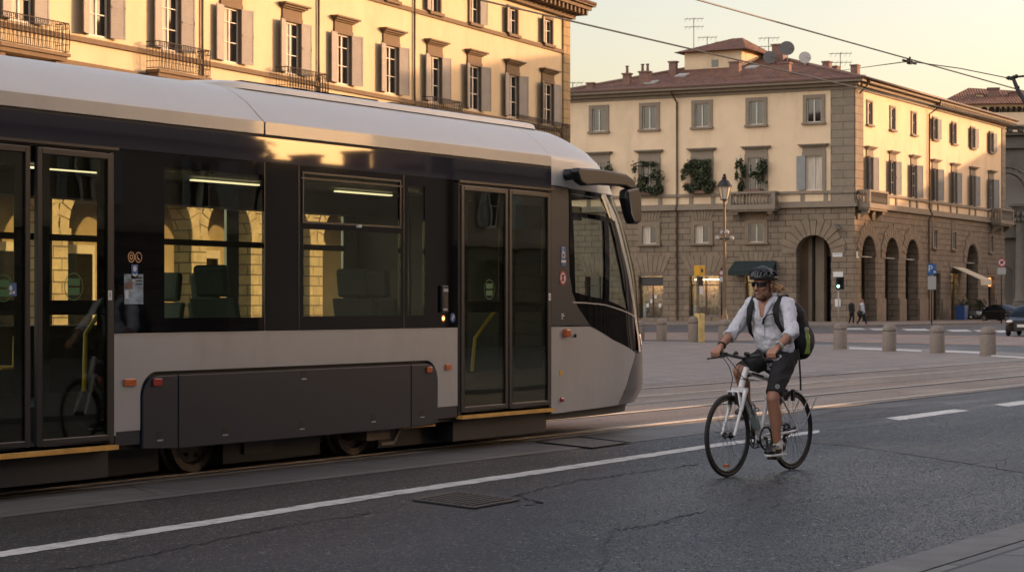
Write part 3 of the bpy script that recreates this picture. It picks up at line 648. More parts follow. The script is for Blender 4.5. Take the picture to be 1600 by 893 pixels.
for i, x in enumerate(colx):
    rnd = random.Random(i); s0 = rnd.choice((164,168,172,160)); s1 = rnd.choice((158,166,162,170))
    window(fl, x, 12.08, 1.45, 2.42, .2, 'trim_l', 'shut_l', (s0,s1), .62, sill=False, bars=2, curtain_or_sheen=rnd.choice((.36,.42,.47,.5)))
    window(fl, x, 16.82, 1.2, 1.46, .16, 'trim_l', 'shut_l', (rnd.choice((166,None,170)), rnd.choice((164,None,170))) if i else (165,None), 0, bars=1, curtain_or_sheen=rnd.choice((0,.35,.45)))
def iron_balcony(fc, xc, w, z, d=.85, rail='iron_rail', hh=1.15, x1=None):
    b = fc.put('balcony', MB().box(-w/2,-d,-.13,w/2,-.165,0).box(-w/2+.08,-d+.1,-.3,w/2-.08,-.165,-.132).box(-w/2+.3,-.6,-.62,-w/2+.6,-.165,-.302).box(w/2-.6,-.6,-.62,w/2-.3,-.165,-.302), M['trim_l'], xc, 0, z)
    m = MB(); y = -d+.05
    for zz, r in ((.06,.018),(.34,.013),(hh-.2,.013),(hh,.024)):
        m.tube([(-w/2+.05,-.16,zz),(-w/2+.05,y,zz),(w/2-.05,y,zz),(w/2-.05,-.16,zz)], r, 5)
    n = int(w/.13)
    for k in range(n+1):
        x = -w/2+.05+(w-.1)*k/n; m.tube([(x,y,.06),(x+ (.03 if k%2 else -.03),y-.02,.5),(x,y,hh)], .017, 4)
        if k % 2 == 0: m.torus((x+.06,y,hh-.1), .05, .009, 'y', 8, 4)
    for sx in (-1,1):
        for k in range(5): m.tube([(sx*(w/2-.05),y+.15*k,.06),(sx*(w/2-.05),y+.15*k,hh)], .011, 4)
    fc.put('railing', m, M[rail], parent=b, z=0.)
    return b
for i, w in ((9+1,3.6),(8,4.0),(6,3.8),(3,3.4),(1,4.6)):
    pass
iron_balcony(fl, -53.9, 4.3, 11.05); iron_balcony(fl, colx[8], 4.0, 11.1); iron_balcony(fl, colx[6]+.2, 3.9, 11.1); iron_balcony(fl, colx[3], 3.6, 11.05, rail='iron_rail'); iron_balcony(fl, -5.4, 7.6, 11.0)
m = MB(); x = xA
while x < .9:
    m.box(x,-1.0,18.95,x+.22,-.02,19.28); x += .62
m.box(xA,-.35,18.7,.35,-.02,18.94); m.box(xA,-1.1,19.282,1.1,.5,19.5); m.box(xA,-1.3,19.502,1.3,.5,19.62)
fl.put('cornice', m, M['trim_l'])
rm = MB(); e = 1.35; xm = xA-2
rm.add([(xm,-e,19.63),(e,-e,19.63),(e,DEPL+e,19.63),(xm,DEPL+e,19.63),(xm,DEPL/2,22.6),(-DEPL/2,DEPL/2,22.6)], [(0,1,5,4),(1,2,5),(2,3,4,5),(0,3,2,1),(0,4,3)])
roof_obj('roof', rm, lb)
m = MB()
for k in range(230):
    x = xm+k*(e-xm)/230; m.tube([(x,-e-.06,19.66),(x,-e+.5,19.8)], .09, 6)
fl.put('eaves_tile', m, M['chim'])
for xc, kx in ((-31.0,1),(-41.2,1),(-20.9,1)):
    fl.put('drainpipe', MB().tube([(xc,-.1,19.0),(xc,-.1,7.2)], .06, 8), M['gutter'])
# ---------------------------------------------------------------- right palazzo
RA = TH - atan(1800/F); RC = world(535/F*165, 165)
rb = empty('corner_palazzo', (*RC, 0), RA, 'cream corner palazzo with rusticated stone ground floor, arches and a hipped tile roof', 'building')
fr = Facade(rb, 0.); fs = Facade(rb, -pi/2)       # fr: long sunlit front along the street, fs: shaded front facing the tram (its x runs from -25 to 0)
LR, LS = 42.7, 25.6
wr = [3.47,9.16,14.69,20.54,26.16,31.88,37.92]; wsx = [-3.27,-8.06,-12.7,-17.3,-21.83]
fr.put('wall', wall(MB(), 1.9, LR-1.2, 9.2, 18.5, [(x,1.3,10.25,13.0,False) for x in wr]+[(x,1.15,15.5,17.3,False) for x in wr]), M['plaster_r'])
fs.put('wall', wall(MB(), -LS, -1.9, 9.2, 18.5, [(x,1.35,10.3,12.95,False) for x in wsx]+[(x,1.3,15.55,17.45,False) for x in wsx]), M['plaster_r'])
ga = [(3.3,3.4,0,6.8,True),(9.05,3.4,0,6.8,True),(14.35,3.4,0,6.8,True),(31.9,3.6,0,6.8,True)]
gr = [(20.54,1.2,6.25,7.85,False),(26.16,1.2,6.25,7.85,False),(37.92,1.2,6.25,7.85,False),(21.3,2.0,0,4.1,False),(26.4,2.2,0,4.1,False),(38.2,2.2,0,4.0,False)]
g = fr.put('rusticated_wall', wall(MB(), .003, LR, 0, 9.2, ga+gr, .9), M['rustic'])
for o in ga: v = MB(); vouss(v, o[0], o[3]-1.7, o[1]/2+.02, o[1]/2+1.15, 13, -.07); fr.put('arch_voussoir', v, M['vous'], parent=g)
for o in gr: v = MB(); lintel(v, o[0], o[3]+.22, o[1]+.1, .75, 7); fr.put('lintel_voussoir', v, M['vous'], parent=g)
m = MB()
for x0, x1 in ((.003,1.55),(5.05,7.3),(10.8,12.6),(16.1,19.8),(22.7,25.0),(27.8,30.0),(33.8,36.8),(39.6,LR)): m.box(x0,-.12,0,x1,-.002,1.9)
fr.put('plinth', m, M['vous'], parent=g)
oa = [(-3.33,2.85,0,6.8,True)]
og = [(-8.06,1.45,6.3,7.85,False),(-12.7,1.45,6.3,7.85,False),(-17.3,1.45,6.3,7.85,False),(-8.1,1.9,0,3.9,False),(-12.55,2.6,.5,3.7,False),(-17.2,2.2,.3,3.7,False),(-22.,2.2,.3,3.7,False)]
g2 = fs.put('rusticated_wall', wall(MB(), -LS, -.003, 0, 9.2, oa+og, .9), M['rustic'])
v = MB(); vouss(v, -3.33, 6.8-1.425, 1.445, 2.75, 13, -.07); fs.put('arch_voussoir', v, M['vous'], parent=g2)
for o in og: v = MB(); lintel(v, o[0], o[3]+.3, o[1]+.1, 1.0 if o[3] > 5 else 1.3, 7); fs.put('lintel_voussoir', v, M['vous'], parent=g2)
# corner pier of cut stone, string courses
rq = empty('x'); bpy.data.objects.remove(rq)
fs.put('quoin', MB().box(-1.9,-.08,9.2,-.0,.5,18.4), M['quoin_r']); fr.put('quoin', MB().box(.002,-.083,9.2,1.9,-.001,18.4).box(LR-1.2,-.083,9.2,LR,.4,18.4), M['quoin_r'])
for f_, x0, x1 in ((fr,-.3,LR),(fs,-LS,.25)):
    band(f_,'string_course',x0,x1,8.95,9.2,.28,'trim_r'); band(f_,'string_course',x0,x1,9.203,9.42,.14,'trim_r'); band(f_,'string_course',x0+.2 if f_ is fr else x0,x1-.2,10.02,10.24,.16,'trim_r')
for f_, xs in ((fr,wr),(fs,wsx)):
    m = MB()
    for x in xs:
        for sx in (-1,1): m.box(x+sx*.95-.16,-.075,9.421,x+sx*.95+.16,.03,10.019)
    f_.put('pilaster_strip', m, M['trim_r'])
# windows
for i, x in enumerate(wr):
    rnd = random.Random(30+i)
    window(fr, x, 10.26, 1.25, 2.7, .2, 'trim_r', 'shut_r', (rnd.choice((160,165,150)), rnd.choice((152,160,140))), .62, sill=False, bars=2, sw=.7)
    window(fr, x, 15.5, 1.05, 1.75, .18, 'trim_r', 'shut_r' if i > 2 else None, (rnd.choice((165,170)), rnd.choice((None,165))), 0, bars=1, curtain_or_sheen=.45, sw=.6)
for i, x in enumerate(wsx):
    if i == 0: window(fs, x, 10.3, 1.35, 2.65, .3, 'trim_r', 'shut_r', (172,None), .62, sill=False, bars=0, curtain_or_sheen=.96)  # nearly full-width pale sheet stands in for the bright reflection in this pane
    else: window(fs, x, 10.3, 1.35, 2.65, .3, 'trim_r', None, 150, .62, sill=False, bars=1)
    o = window(fs, x, 15.55, 1.2, 1.85, .3, 'trim_r', None, bars=0)
    if i in (0,1,2):     # closed louvred leaves in the attic windows
        for sx in (-1,1): fs.put('shutter', cached(('shutter_c',i*0), lambda: MB().box(-.24,-.015,0,.24,.015,1.62)), M['shut_r'], sx*.29, .15, .11, parent=o)
for x in (-8.06,-12.7,-17.3): window(fs, x, 6.3, 1.25, 1.45, .32, 'vous', None, bars=0, sill=True, curtain_or_sheen=.48 if x < -10 else 0)
for x in (20.54,26.16,37.92): window(fr, x, 6.25, 1.1, 1.5, .18, 'vous', None, bars=0, sill=True, curtain_or_sheen=.4)
# ground floor: arcade behind the arches, shops
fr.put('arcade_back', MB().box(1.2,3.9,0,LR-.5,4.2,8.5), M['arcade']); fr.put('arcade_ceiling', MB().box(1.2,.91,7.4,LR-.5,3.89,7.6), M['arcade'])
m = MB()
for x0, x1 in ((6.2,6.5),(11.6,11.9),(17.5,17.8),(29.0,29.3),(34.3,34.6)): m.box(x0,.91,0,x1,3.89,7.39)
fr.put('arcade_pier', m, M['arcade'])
for x in (3.6,9.4,14.6): fr.put('doorway', MB().box(x-.9,3.8,0,x+.9,3.89,4.3), M['pane'])
for x in (3.3,9.05,14.35,31.9): fr.put('tie_rod', MB().tube([(x-1.75,.3,5.15),(x+1.75,.3,5.15)], .05, 6), M['dish_pale'])
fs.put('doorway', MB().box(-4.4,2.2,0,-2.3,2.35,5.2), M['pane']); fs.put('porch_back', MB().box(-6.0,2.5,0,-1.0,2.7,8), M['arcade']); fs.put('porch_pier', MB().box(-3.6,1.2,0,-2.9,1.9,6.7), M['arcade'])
M['shopglow'] = principled('lit_shop_goods', (.36,.23,.15), .6, var=.85, vscale=4.5)
def shop(fc, x, w, z0, z1, lit, sign=None, signmat='pane'):
    s = fc.put('shop_window', MB().box(-w/2,.5,z0,w/2,.56,z1), M['pane'] if not lit else M['cabglass'], x, 0, 0)
    m = MB(); t = .09
    for a in (-w/2, w/2-t, -t/2): m.box(a,.4,z0,a+t,.49,z1)
    m.box(-w/2+t,.402,z1-.75,w/2-t,.488,z1-.66); fc.put('frame', m, M['gutter'], parent=s)
    if lit:
        fc.put('display', MB().box(-w/2,1.5,z0,w/2,1.6,z1), M['shopglow'], parent=s)
        mm = MB()
        for k in range(26): 
            a = random.uniform(-w/2+.2,w/2-.2); b = random.choice((.9,1.4,1.9)); mm.box(a-.09,.8,b,a+.09,1.1,b+random.uniform(.15,.4))
        fc.put('goods', mm, M['goods'], parent=s)
        fc.put('lamp', MB().box(-w/2+.2,.7,z1-.3,w/2-.2,1.0,z1-.24), M['shoplamp'], parent=s)
    return s
M['goods'] = principled('shop_goods', (.4,.22,.14), .5, var=.9, vscale=3); M['shoplamp'] = emit('shop_lamp', (1,.68,.42), 9)
M['shop_dark'] = principled('shop_fascia', (.02,.018,.02), .4)
shop(fs, -12.55, 2.6, .55, 3.68, True); s1 = shop(fs, -17.2, 2.2, .35, 3.68, True); shop(fs, -22., 2.2, .35, 3.68, False); s3 = shop(fs, -8.1, 1.9, .05, 3.85, True)
s4 = shop(fr, 21.3, 2.0, .05, 4.05, False); s5 = shop(fr, 26.4, 2.2, .05, 4.05, True); s6 = shop(fr, 38.2, 2.2, .05, 3.95, False)
fs.put('fascia', MB().box(-1.05,.34,3.0,1.05,.4,3.62), M['shop_dark'], parent=s1)
fr.put('lit_sign', MB().box(-.7,.25,3.1,.7,.39,3.9), emit('orange_sign', (1,.4,.1), .8), parent=s6)
for k, x in enumerate((-.6,-.25,.1,.5)): fs.put('notice', MB().box(x,.47,1.2+.35*(k%3),x+.22,.495,1.5+.35*(k%3)), M['white'], parent=s1)
# awnings
M['awn_green'] = principled('green_canvas', (.008,.018,.018), .8, var=.15, vscale=4); M['awn_cream'] = principled('cream_canvas', (.62,.53,.38), .8, var=.08, vscale=4)
m = MB(); m.add([(-1.75,-.1,4.75),(1.75,-.1,4.75),(1.85,-1.3,3.95),(-1.85,-1.3,3.95),(1.85,-1.3,3.6),(-1.85,-1.3,3.6)], [(0,1,2,3),(3,2,4,5)]); m.add([(-1.75,-.1,4.75),(-1.85,-1.3,3.95),(-1.85,-1.3,3.6),(-1.75,-.1,3.6)],[(0,1,2,3)]); m.add([(1.75,-.1,4.75),(1.85,-1.3,3.95),(1.85,-1.3,3.6),(1.75,-.1,3.6)],[(0,1,2,3)])
fs.put('awning', m, M['awn_green'], -8.1, 0, .1)
m = MB(); m.add([(-1.7,-.1,4.7),(1.7,-.1,4.7),(1.7,-2.6,3.6),(-1.7,-2.6,3.6),(1.7,-2.62,3.1),(-1.7,-2.62,3.1)], [(0,1,2,3),(3,2,4,5)])
m.add([(-1.7,-.1,4.66),(1.7,-.1,4.66),(1.7,-2.6,3.56),(-1.7,-2.6,3.56)],[(3,2,1,0)])
fr.put('awning', m, M['awn_cream'], 27.2, 0, 0)
# stone balconies with balusters
def stone_balcony(fc, xc, w, z, d=1.15):
    b = fc.put('balcony', MB().box(-w/2,-d,-.25,w/2,-.17,0).box(-w/2+.1,-d+.12,-.4,w/2-.1,-.17,-.252).prism([(-.29,-.42),(-d+.25,-.42),(-d+.3,-.6),(-.6,-.75),(-.29,-1.05)], -w/2+.35, -w/2+.75, lambda a, y, c: (y, a, c)).prism([(-.29,-.42),(-d+.25,-.42),(-d+.3,-.6),(-.6,-.75),(-.29,-1.05)], w/2-.75, w/2-.35, lambda a, y, c: (y, a, c)), M['trim_r'], xc, 0, z)
    m = MB(); y = -d+.15
    m.box(-w/2+.02,y-.12,.002,w/2-.02,y+.12,.14); m.box(-w/2+.02,y-.13,1.0,w/2-.02,y+.13,1.16)
    for sx in (-1,1):
        m.box(sx*(w/2-.17)-.15,y-.118,.142,sx*(w/2-.17)+.15,y+.118,.998)
        m.box(sx*(w/2-.17)-.13,y+.14,.002,sx*(w/2-.17)+.13,-.2,.14); m.box(sx*(w/2-.17)-.13,y+.14,1.0,sx*(w/2-.17)+.13,-.2,1.16)
    n = int((w-.7)/.26)
    pr = [(.05,.14),(.06,.2),(.105,.38),(.085,.52),(.045,.72),(.06,.9),(.075,1.0)]
    for k in range(n): m.lathe(pr, 7, (-w/2+.45+(w-.9)*k/max(1,n-1), y, 0))
    for sx in (-1,1):
        for k in range(3): m.lathe(pr, 7, (sx*(w/2-.17), y+.28+.24*k, 0))
    fc.put('balustrade', m, M['trim_r'], parent=b); return b
stone_balcony(fs, -8.06, 4.0, 9.1); stone_balcony(fr, 2.6, 4.6, 9.1); stone_balcony(fr, 39.6, 4.6, 9.1)
# cornice, eaves, gutter
m = MB().box(-LS,-.14,18.0,.14,.1,18.25).box(-LS,-.5,18.252,.5,.1,18.5).box(-LS,-.95,18.502,.95,.1,18.72); fs.put('cornice', m, M['trim_r'])
m = MB().box(.15,-.14,18.0,LR,.1,18.25).box(.51,-.5,18.252,LR+.4,.1,18.5).box(.955,-.95,18.502,LR+.9,.1,18.72)
x = 19.5
while x < LR: m.box(x,-.9,18.26,x+.22,-.51,18.498); x += .55
fr.put('cornice', m, M['trim_r'])
fr.put('gutter', MB().tube([(-.95,-1.05,18.78),(LR+.9,-1.05,18.78)], .12, 8), M['gutter'])
fr.put('drainpipe', MB().tube([(.4,-1.05,18.75),(.4,-.9,18.3),(.7,-.2,17.7)], .06, 6).tube([(19.1,-1.0,18.7),(19.1,-.9,18.1),(18.6,-.16,17.5),(18.6,-.16,9.6),(18.9,-.34,9.0),(18.6,-.14,8.6),(18.6,-.14,0)], .075, 8), M['gutter'])
fs.put('drainpipe', MB().tube([(-15.0,-.95,18.5),(-15.0,-.7,18.2),(-14.85,-.12,17.6),(-14.85,-.12,9.5),(-14.85,-.33,9.1),(-14.85,-.12,8.7),(-14.85,-.12,.2)], .075, 8), M['gutter'])
ov = 1.05; ez = 18.73; ax, ay, az = 13.5, 12.6, 22.7
rm = MB(); x1 = LR+ov; y1 = LS+.3
rm.add([(-ov,-ov,ez),(x1,-ov,ez),(x1,y1,ez),(-ov,y1,ez),(ax,ay,az),(x1-13,ay,az)], [(0,1,5,4),(1,2,5),(2,3,4,5),(3,0,4),(0,3,2,1)])
rf = roof_obj('roof', rm, rb)
m = MB()
n = 150
for k in range(n):
    y = -ov+(y1+ov)*k/n; m.tube([(-ov-.05,y,ez+.03),(-ov+.5,y,ez+.03+.16)], .085, 6)
for k in range(240):
    x = -ov+(x1+ov)*k/240; m.tube([(x,-ov-.05,ez+.03),(x,-ov+.5,ez+.19)], .085, 6)
hip = lambda a, b: m.tube([a, b], .13, 6)
hip((-ov,-ov,ez+.05),(ax,ay,az+.05)); hip((ax,ay,az+.05),(x1-13,ay,az+.05)); hip((-ov,y1,ez+.05),(ax,ay,az+.05))
obj('ridge_tile', m, M['chim'], rf)
iv = rb.matrix_world  # (not evaluated yet) -> own transform
def rloc(p):
    dx, dy = p.x-RC[0], p.y-RC[1]; return Vector((dx*cos(RA)+dy*sin(RA), -dx*sin(RA)+dy*cos(RA), p.z))
def roofpt(px, py):
    """where the view ray through a photograph pixel meets the hip slope facing the tram"""
    n = Vector((-(az-ez)/(ax+ov), 0, 1)); d0 = rayd(px, py)
    o = rloc(Vector((0,0,H))); e = rloc(Vector((d0[0],d0[1],H+d0[2]))) - o
    t = (Vector((-ov,0,ez))-o).dot(n)/e.dot(n); return o+e*t
# attic storey on the roof
p = roofpt(1120, 112)
at = empty('x'); bpy.data.objects.remove(at)
p0, p1 = roofpt(1068,110), roofpt(1158,103)
xw = 7.6
m = MB().box(xw, p1.y-.2, 19.5, xw+6.5, p0.y, 22.55); tw_ = obj('attic_storey', m, M['plaster_r'], rf)
yy0, yy1 = p1.y-.2, p0.y
ar = MB(); ar.add([(xw-.7,yy0-.7,22.5),(xw+7.2,yy0-.7,22.5),(xw+7.2,yy1+.7,22.5),(xw-.7,yy1+.7,22.5),(xw+3.2,yy0+1.2,23.9),(xw+3.2,yy1-3.0,23.9)],[(0,1,4),(1,2,5,4),(2,3,5),(3,0,4,5),(0,3,2,1)])
roof_obj('attic_roof', ar, tw_)
obj('attic_window', MB().box(xw-.03,(yy0+yy1)/2-.5,21.2,xw-.005,(yy0+yy1)/2+.1,21.8), M['pane'], tw_)
def chimney(px, py, w, h, pots=0):
    p = roofpt(px, py); m = MB().box(p.x-w/2,p.y-w*.7,p.z-.4,p.x+w/2,p.y+w*.7,p.z+h).box(p.x-w/2-.08,p.y-w*.7-.08,p.z+h+.002,p.x+w/2+.08,p.y+w*.7+.08,p.z+h+.12)
    for k in range(pots): m.lathe([(.13,0),(.11,.5),(.16,.52),(.16,.6)], 8, (p.x, p.y+(k-(pots-1)/2)*.45, p.z+h+.122))
    obj('chimney', m, M['chim'], rf)
for a in ((980,132,.45,.8,1),(1008,131,.6,.9,2),(1052,115,.45,.9,0),(1149,118,.6,1.0,0),(1217,96,.7,1.3,0),(1227,118,.6,.9,0),(923,139,.4,.4,0)): chimney(*a)
for a in ((1018,130,),(1066,119,),(1176,106,)):
    p = roofpt(*a); obj('skylight', MB().obox(Matrix.Translation(p+Vector((-.02,0,.08)))@Matrix.Rotation(-atan((az-ez)/(ax+ov)),4,'Y'), 1.1, .9, .12), M['dish_pale'], rf)
# chimneys rising behind the long eaves
for t_, hh in ((7.7,.55),(9.6,.35),(14.6,.95)):
    y_ = 5.; z_ = ez+(y_+ov)*(az-ez)/(ay+ov)
    obj('chimney', MB().box(t_-.35,y_-.3,z_-.4,t_+.35,y_+.3,z_+hh).box(t_-.42,y_-.36,z_+hh+.002,t_+.42,y_+.36,z_+hh+.1), M['chim'], rf)
def antenna(px, py, top, kind=0):
    p = roofpt(px, py); d = p.x; ph = campos(*(Vector((RC[0]+p.x*cos(RA)-p.y*sin(RA), RC[1]+p.x*sin(RA)+p.y*cos(RA)))))[1]
    zt = H+(CY-top)*ph/F; m = MB().tube([(p.x,p.y,p.z-.3),(p.x,p.y,zt)], .035, 5)
    for k in range(2 if kind else 1):
        z = zt-.15-k*.7; m.tube([(p.x-.2,p.y-1.0,z),(p.x+.2,p.y+1.0,z+.12)], .025, 4)
        for j in range(5): 
            q = -0.9+j*.42; m.tube([(p.x+.2*q-.28,p.y+q,z-.22+.06*q),(p.x+.2*q+.28,p.y+q,z+.22+.06*q)], .016, 4)
    obj('antenna', m, M['dish'], rf)
antenna(1084,90,28,1); antenna(1105,88,57,0); antenna(1132,84,64,1); antenna(1201,95,58,1); antenna(1313,112,82,1); antenna(895,148,128,0)
def dish(px, py, r, mat, up=.9):
    p = roofpt(px, py+ 8); m = MB().tube([(p.x,p.y,p.z-.3),(p.x,p.y,p.z+up)], .05, 6)
    prof = [(0,.0),(r*.4,.03),(r*.75,.1),(r,.2)]
    n0 = len(m.v); m.lathe(prof, 18); Mx = Matrix.Translation((p.x-.1,p.y,p.z+up+r*.5))@Matrix.Rotation(R(-75),4,'Y')@Matrix.Rotation(R(25),4,'X')
    for i in range(n0, len(m.v)): m.v[i] = tuple(Mx @ Vector(m.v[i]))
    m.tube([Mx@Vector((0,-r,.2)), Mx@Vector((0,0,r*.9))], .025, 4)
    obj('satellite_dish', m, mat, rf)
dish(1230,92,.62,M['dish'],.9); dish(1203,92,.55,M['dish'],.2); dish(1258,94,.5,M['dish_pale'],.3)
# street-name plates, camera and lamps on the corner
fs.put('street_plate', MB().box(-1.75,-.06,5.1,-.95,-.02,5.5), M['white']); fs.put('street_plate', MB().box(-1.7,-.06,3.55,-.9,-.02,3.95), M['white']); fr.put('street_plate', MB().box(.35,-.06,5.0,.95,-.02,5.5), M['white'])
fs.put('street_plate', MB().box(-1.55,-.06,1.25,-1.1,-.02,1.85), M['white'])
lt = MB()
for z, t in ((5.3,'VIA'),): add_text(lt, 'VIA DELLA', .13, Matrix.Translation((-1.35,-.062,5.3))@Matrix.Rotation(pi/2,4,'X'))
fs.put('lettering', lt, M['black'])
fs.put('wall_camera', MB().tube([(-1.3,0,7.6),(-1.3,-.3,7.5)], .04, 6).obox(Matrix.Translation((-1.2,-.4,7.4))@Matrix.Rotation(R(35),4,'Y'), .55, .18, .2), M['dish'])
# ivy and window plants
def leaves(mb, c, sz, n, s, rnd):
    for _ in range(n):
        while True:
            q = Vector((rnd.gauss(0,.5), rnd.gauss(0,.5), rnd.gauss(0,.5)))
            if q.length < 1.7: break
        p = Vector(c)+Vector((q.x*sz[0], q.y*sz[1], q.z*sz[2])); a = Vector((rnd.gauss(0,1),rnd.gauss(0,1),rnd.gauss(0,1))).normalized()
        b = a.orthogonal().normalized(); d = a.cross(b); k = s*rnd.uniform(.6,1.3)
        mb.add([p+b*k, p+d*k*.6, p-b*k, p-d*k*.6], [(0,1,2,3)])
def ivy(px, label, gaps, dens=1.):
    t, d = fac(px, RC, RA+pi/2); x = -t
    o = empty('ivy', (RC[0]+x*sin(RA)*1, RC[1]-x*cos(RA), 10.1), RA-pi/2, label, 'climbing plant', 'plants round the first floor windows')
    o.location = (RC[0] - x*cos(RA+pi/2), RC[1] - x*sin(RA+pi/2), 10.24)
    rnd = random.Random(px); m1 = MB(); m2 = MB()
    for cx, cz, sx, sz, n in gaps:
        for _ in range(9):
            leaves(m1, (cx+rnd.uniform(-.85,.85)*sx, -.42+rnd.uniform(-.12,.08), cz+rnd.uniform(-.85,.8)*sz), (sx*rnd.uniform(.25,.6),.2,sz*rnd.uniform(.16,.34)), int(n*.085*dens), .095, rnd)
            leaves(m2, (cx+rnd.uniform(-1.1,1.1)*sx, -.5, cz+rnd.uniform(-.95,.9)*sz), (sx*.25,.14,sz*rnd.uniform(.08,.3)), int(n*.03*dens), .09, rnd)
    obj('foliage', m1, M['ivy'], o, fix=False); obj('new_leaves', m2, M['ivy2'], o, fix=False)
    st = MB()
    for cx, cz, sx, sz, n in gaps: st.tube([(cx,-.36,.0),(cx+.1,-.4,cz),(cx-.1,-.42,cz+sz*.8)], [.03,.022,.01], 5)
    obj('stem', st, M['gutter'], o); obj('planter', MB().prism([(-.13,0),(.13,0),(.17,.26),(-.17,.26)], -.7, .7, lambda a, y, b: (y, a-.36, b)), M['chim'], o)
ivy(940, 'dark ivy half hidden behind the tram roof on the cream palazzo', [(-.75,1.4,.5,1.2,900),(.7,1.5,.5,1.1,900)], .7)
ivy(1015, 'ragged dark ivy framing a window beside the drainpipe and the tram mirror', [(-.75,1.3,.5,1.3,1000),(.8,1.1,.55,1.1,1000),(0,.35,.7,.35,500),(0,2.5,.8,.25,300)], .8)
ivy(1095, 'dense ivy filling the whole window above the lamp post on the cream palazzo', [(-.7,1.4,.65,1.3,1600),(.7,1.4,.65,1.3,1600),(0,1.0,.6,1.0,1000),(0,2.4,.9,.35,600)])
ivy(1178, 'ivy in two columns beside the bright window over the stone balcony', [(-.95,1.3,.42,1.3,1300),(.85,1.5,.36,1.2,1000),(.25,1.35,.4,.3,300)])
# ---------------------------------------------------------------- stone loggia and tiled house beyond, at the right edge
CHO = world((1572-CX)/F*232, 232)
ch = empty('stone_loggia', (*CHO, 0), TH-R(6)-pi/2, 'grey stone loggia with round arches and tall columns beyond the cream palazzo', 'building')
fc = Facade(ch, 0.)
def cx_(px): return (px-1572)/F*232/cos(R(6))
def cz_(py, d=232): return H+(CY-py)*d/F
aw = 4.2
fc.put('wall', wall(MB(), -8, 14, 0, cz_(232), [(.0,aw,9.2,cz_(270),True),(6.1,aw,9.2,cz_(270),True),(12.2,2.6,9.2,cz_(278),True),(-.3,2.2,0,5.6,True),(6.1,2.6,0,5.6,True)], 1.2), M['church'])
fc.put('back_wall', MB().box(-8,4.5,0,14,4.8,cz_(232)), M['dish_pale'])
for xc in (0,6.1): v = MB(); vouss(v, xc, cz_(270)-aw/2, aw/2+.02, aw/2+.55, 21, -.12, gap=.0); vouss(v, xc, cz_(270)-aw/2, aw/2+.6, aw/2+1.0, 21, -.2, gap=.0); fc.put('arch_voussoir', v, M['church'])
m = MB()
for z0, z1, d in ((232,224,.5),(224,212,.25),(212,207,.9),(203,200,1.4),(200,197,1.7)): m.box(-8,-d,cz_(z0)+.002,14.2,.1,cz_(z1))
x = -8
while x < 14: m.box(x,-1.3,cz_(207)+.01,x+.5,-.02,cz_(203)); x += 1.15
fc.put('entablature', m, M['church'])
fc.put('balcony', MB().box(-8,-.5,8.6,14,-.01,9.1).box(-8,-.45,9.1,14,-.3,9.9).box(-8,-.55,9.9,14,-.25,10.1), M['church'])
def column(x):
    z0 = 0; h = cz_(352); prof = [(1.1,.0),(1.1,1.5),(.95,1.6),(1.0,1.8),(.85,2.0),(.78,2.1),(.74,h*.5),(.66,h),(.72,h+.1),(.66,h+.15),(.75,h+.5),(.95,h+.95),(.8,h+1.0),(1.0,h+1.5),(1.25,h+1.95)]
    c = fc.put('column', MB().lathe(prof, 20), M['church'], x, -1.5, 0)
    m = MB().box(-1.3,-1.3,h+1.951,1.3,1.3,h+2.2)
    for k in range(12):
        a = 2*pi*k/12
        for zz, r in ((h+.55,.85),(h+1.1,1.05)): m.ell((r*cos(a),r*sin(a),zz),(.2,.2,.3),8,6)
    fc.put('capital', m, M['church'], parent=c)
column(cx_(1594)); column(cx_(1594)+6.4)
# tiled house
HO = world((1545-CX)/F*262, 262)
hh_ = empty('tiled_house', (*HO, 0), TH-R(8)-pi/2, 'pale house with brown tiled roof and tiny arched windows above the stone loggia', 'building')
fh = Facade(hh_, 0.); hz = lambda py: H+(CY-py)*262/F
hx = lambda px: (px-1545)/F*262
ops = [(hx(p),.85,hz(176),hz(166.5),True) for p in (1538,1550,1559,1567,1575,1583,1592,1601)]
fh.put('wall', wall(MB(), hx(1465), hx(1680), 0, hz(163), ops, .4), M['plaster_r']); fh.put('inner_wall', MB().box(hx(1465),.5,0,hx(1680),.7,hz(163)), M['dark_room'])
m = MB(); z = hz(163); e0, e1 = hx(1463), hx(1690)
m.add([(e0,-1,z),(e1,-1,z),(e1,16,z),(e0,16,z),(e0+4.5,7,hz(128)),(e1-7,7,hz(134))],[(0,1,5,4),(1,2,5),(2,3,4,5),(3,0,4),(0,3,2,1)]); hr = roof_obj('roof', m, hh_)
def rc(px, py, w, h, mt, nm='chimney', cap=True):
    y = 4.0; mm = MB().box(hx(px)-w/2,y-.6,hz(py)-1,hx(px)+w/2,y+.6,hz(py)+h)
    if cap: mm.box(hx(px)-w/2-.12,y-.72,hz(py)+h+.002,hx(px)+w/2+.12,y+.72,hz(py)+h+.18)
    obj(nm, mm, mt, hr)
rc(1556,147,1.3,.95,M['chim']); rc(1584,148,.5,.5,M['chim']); rc(1588,150,.6,.7,M['chim'])
m = MB().box(hx(1529),3.4,hz(150)-1.5,hx(1540),4.8,hz(143)); dm = obj('dormer', m, M['plaster_r'], hr)
dr = MB().add([(hx(1527.5),3,hz(143)),(hx(1541.5),3,hz(143)),(hx(1541.5),5.2,hz(143)),(hx(1527.5),5.2,hz(143)),(hx(1534.5),4.1,hz(139))],[(0,1,4),(1,2,4),(2,3,4),(3,0,4),(0,3,2,1)]); roof_obj('dormer_roof', dr, dm)
obj('antenna', MB().tube([(hx(1511),2,hz(152)),(hx(1511),2,hz(145))],.07,5).tube([(hx(1509),2,hz(146)),(hx(1512.5),2,hz(146))],.05,4), M['dish'], hr)
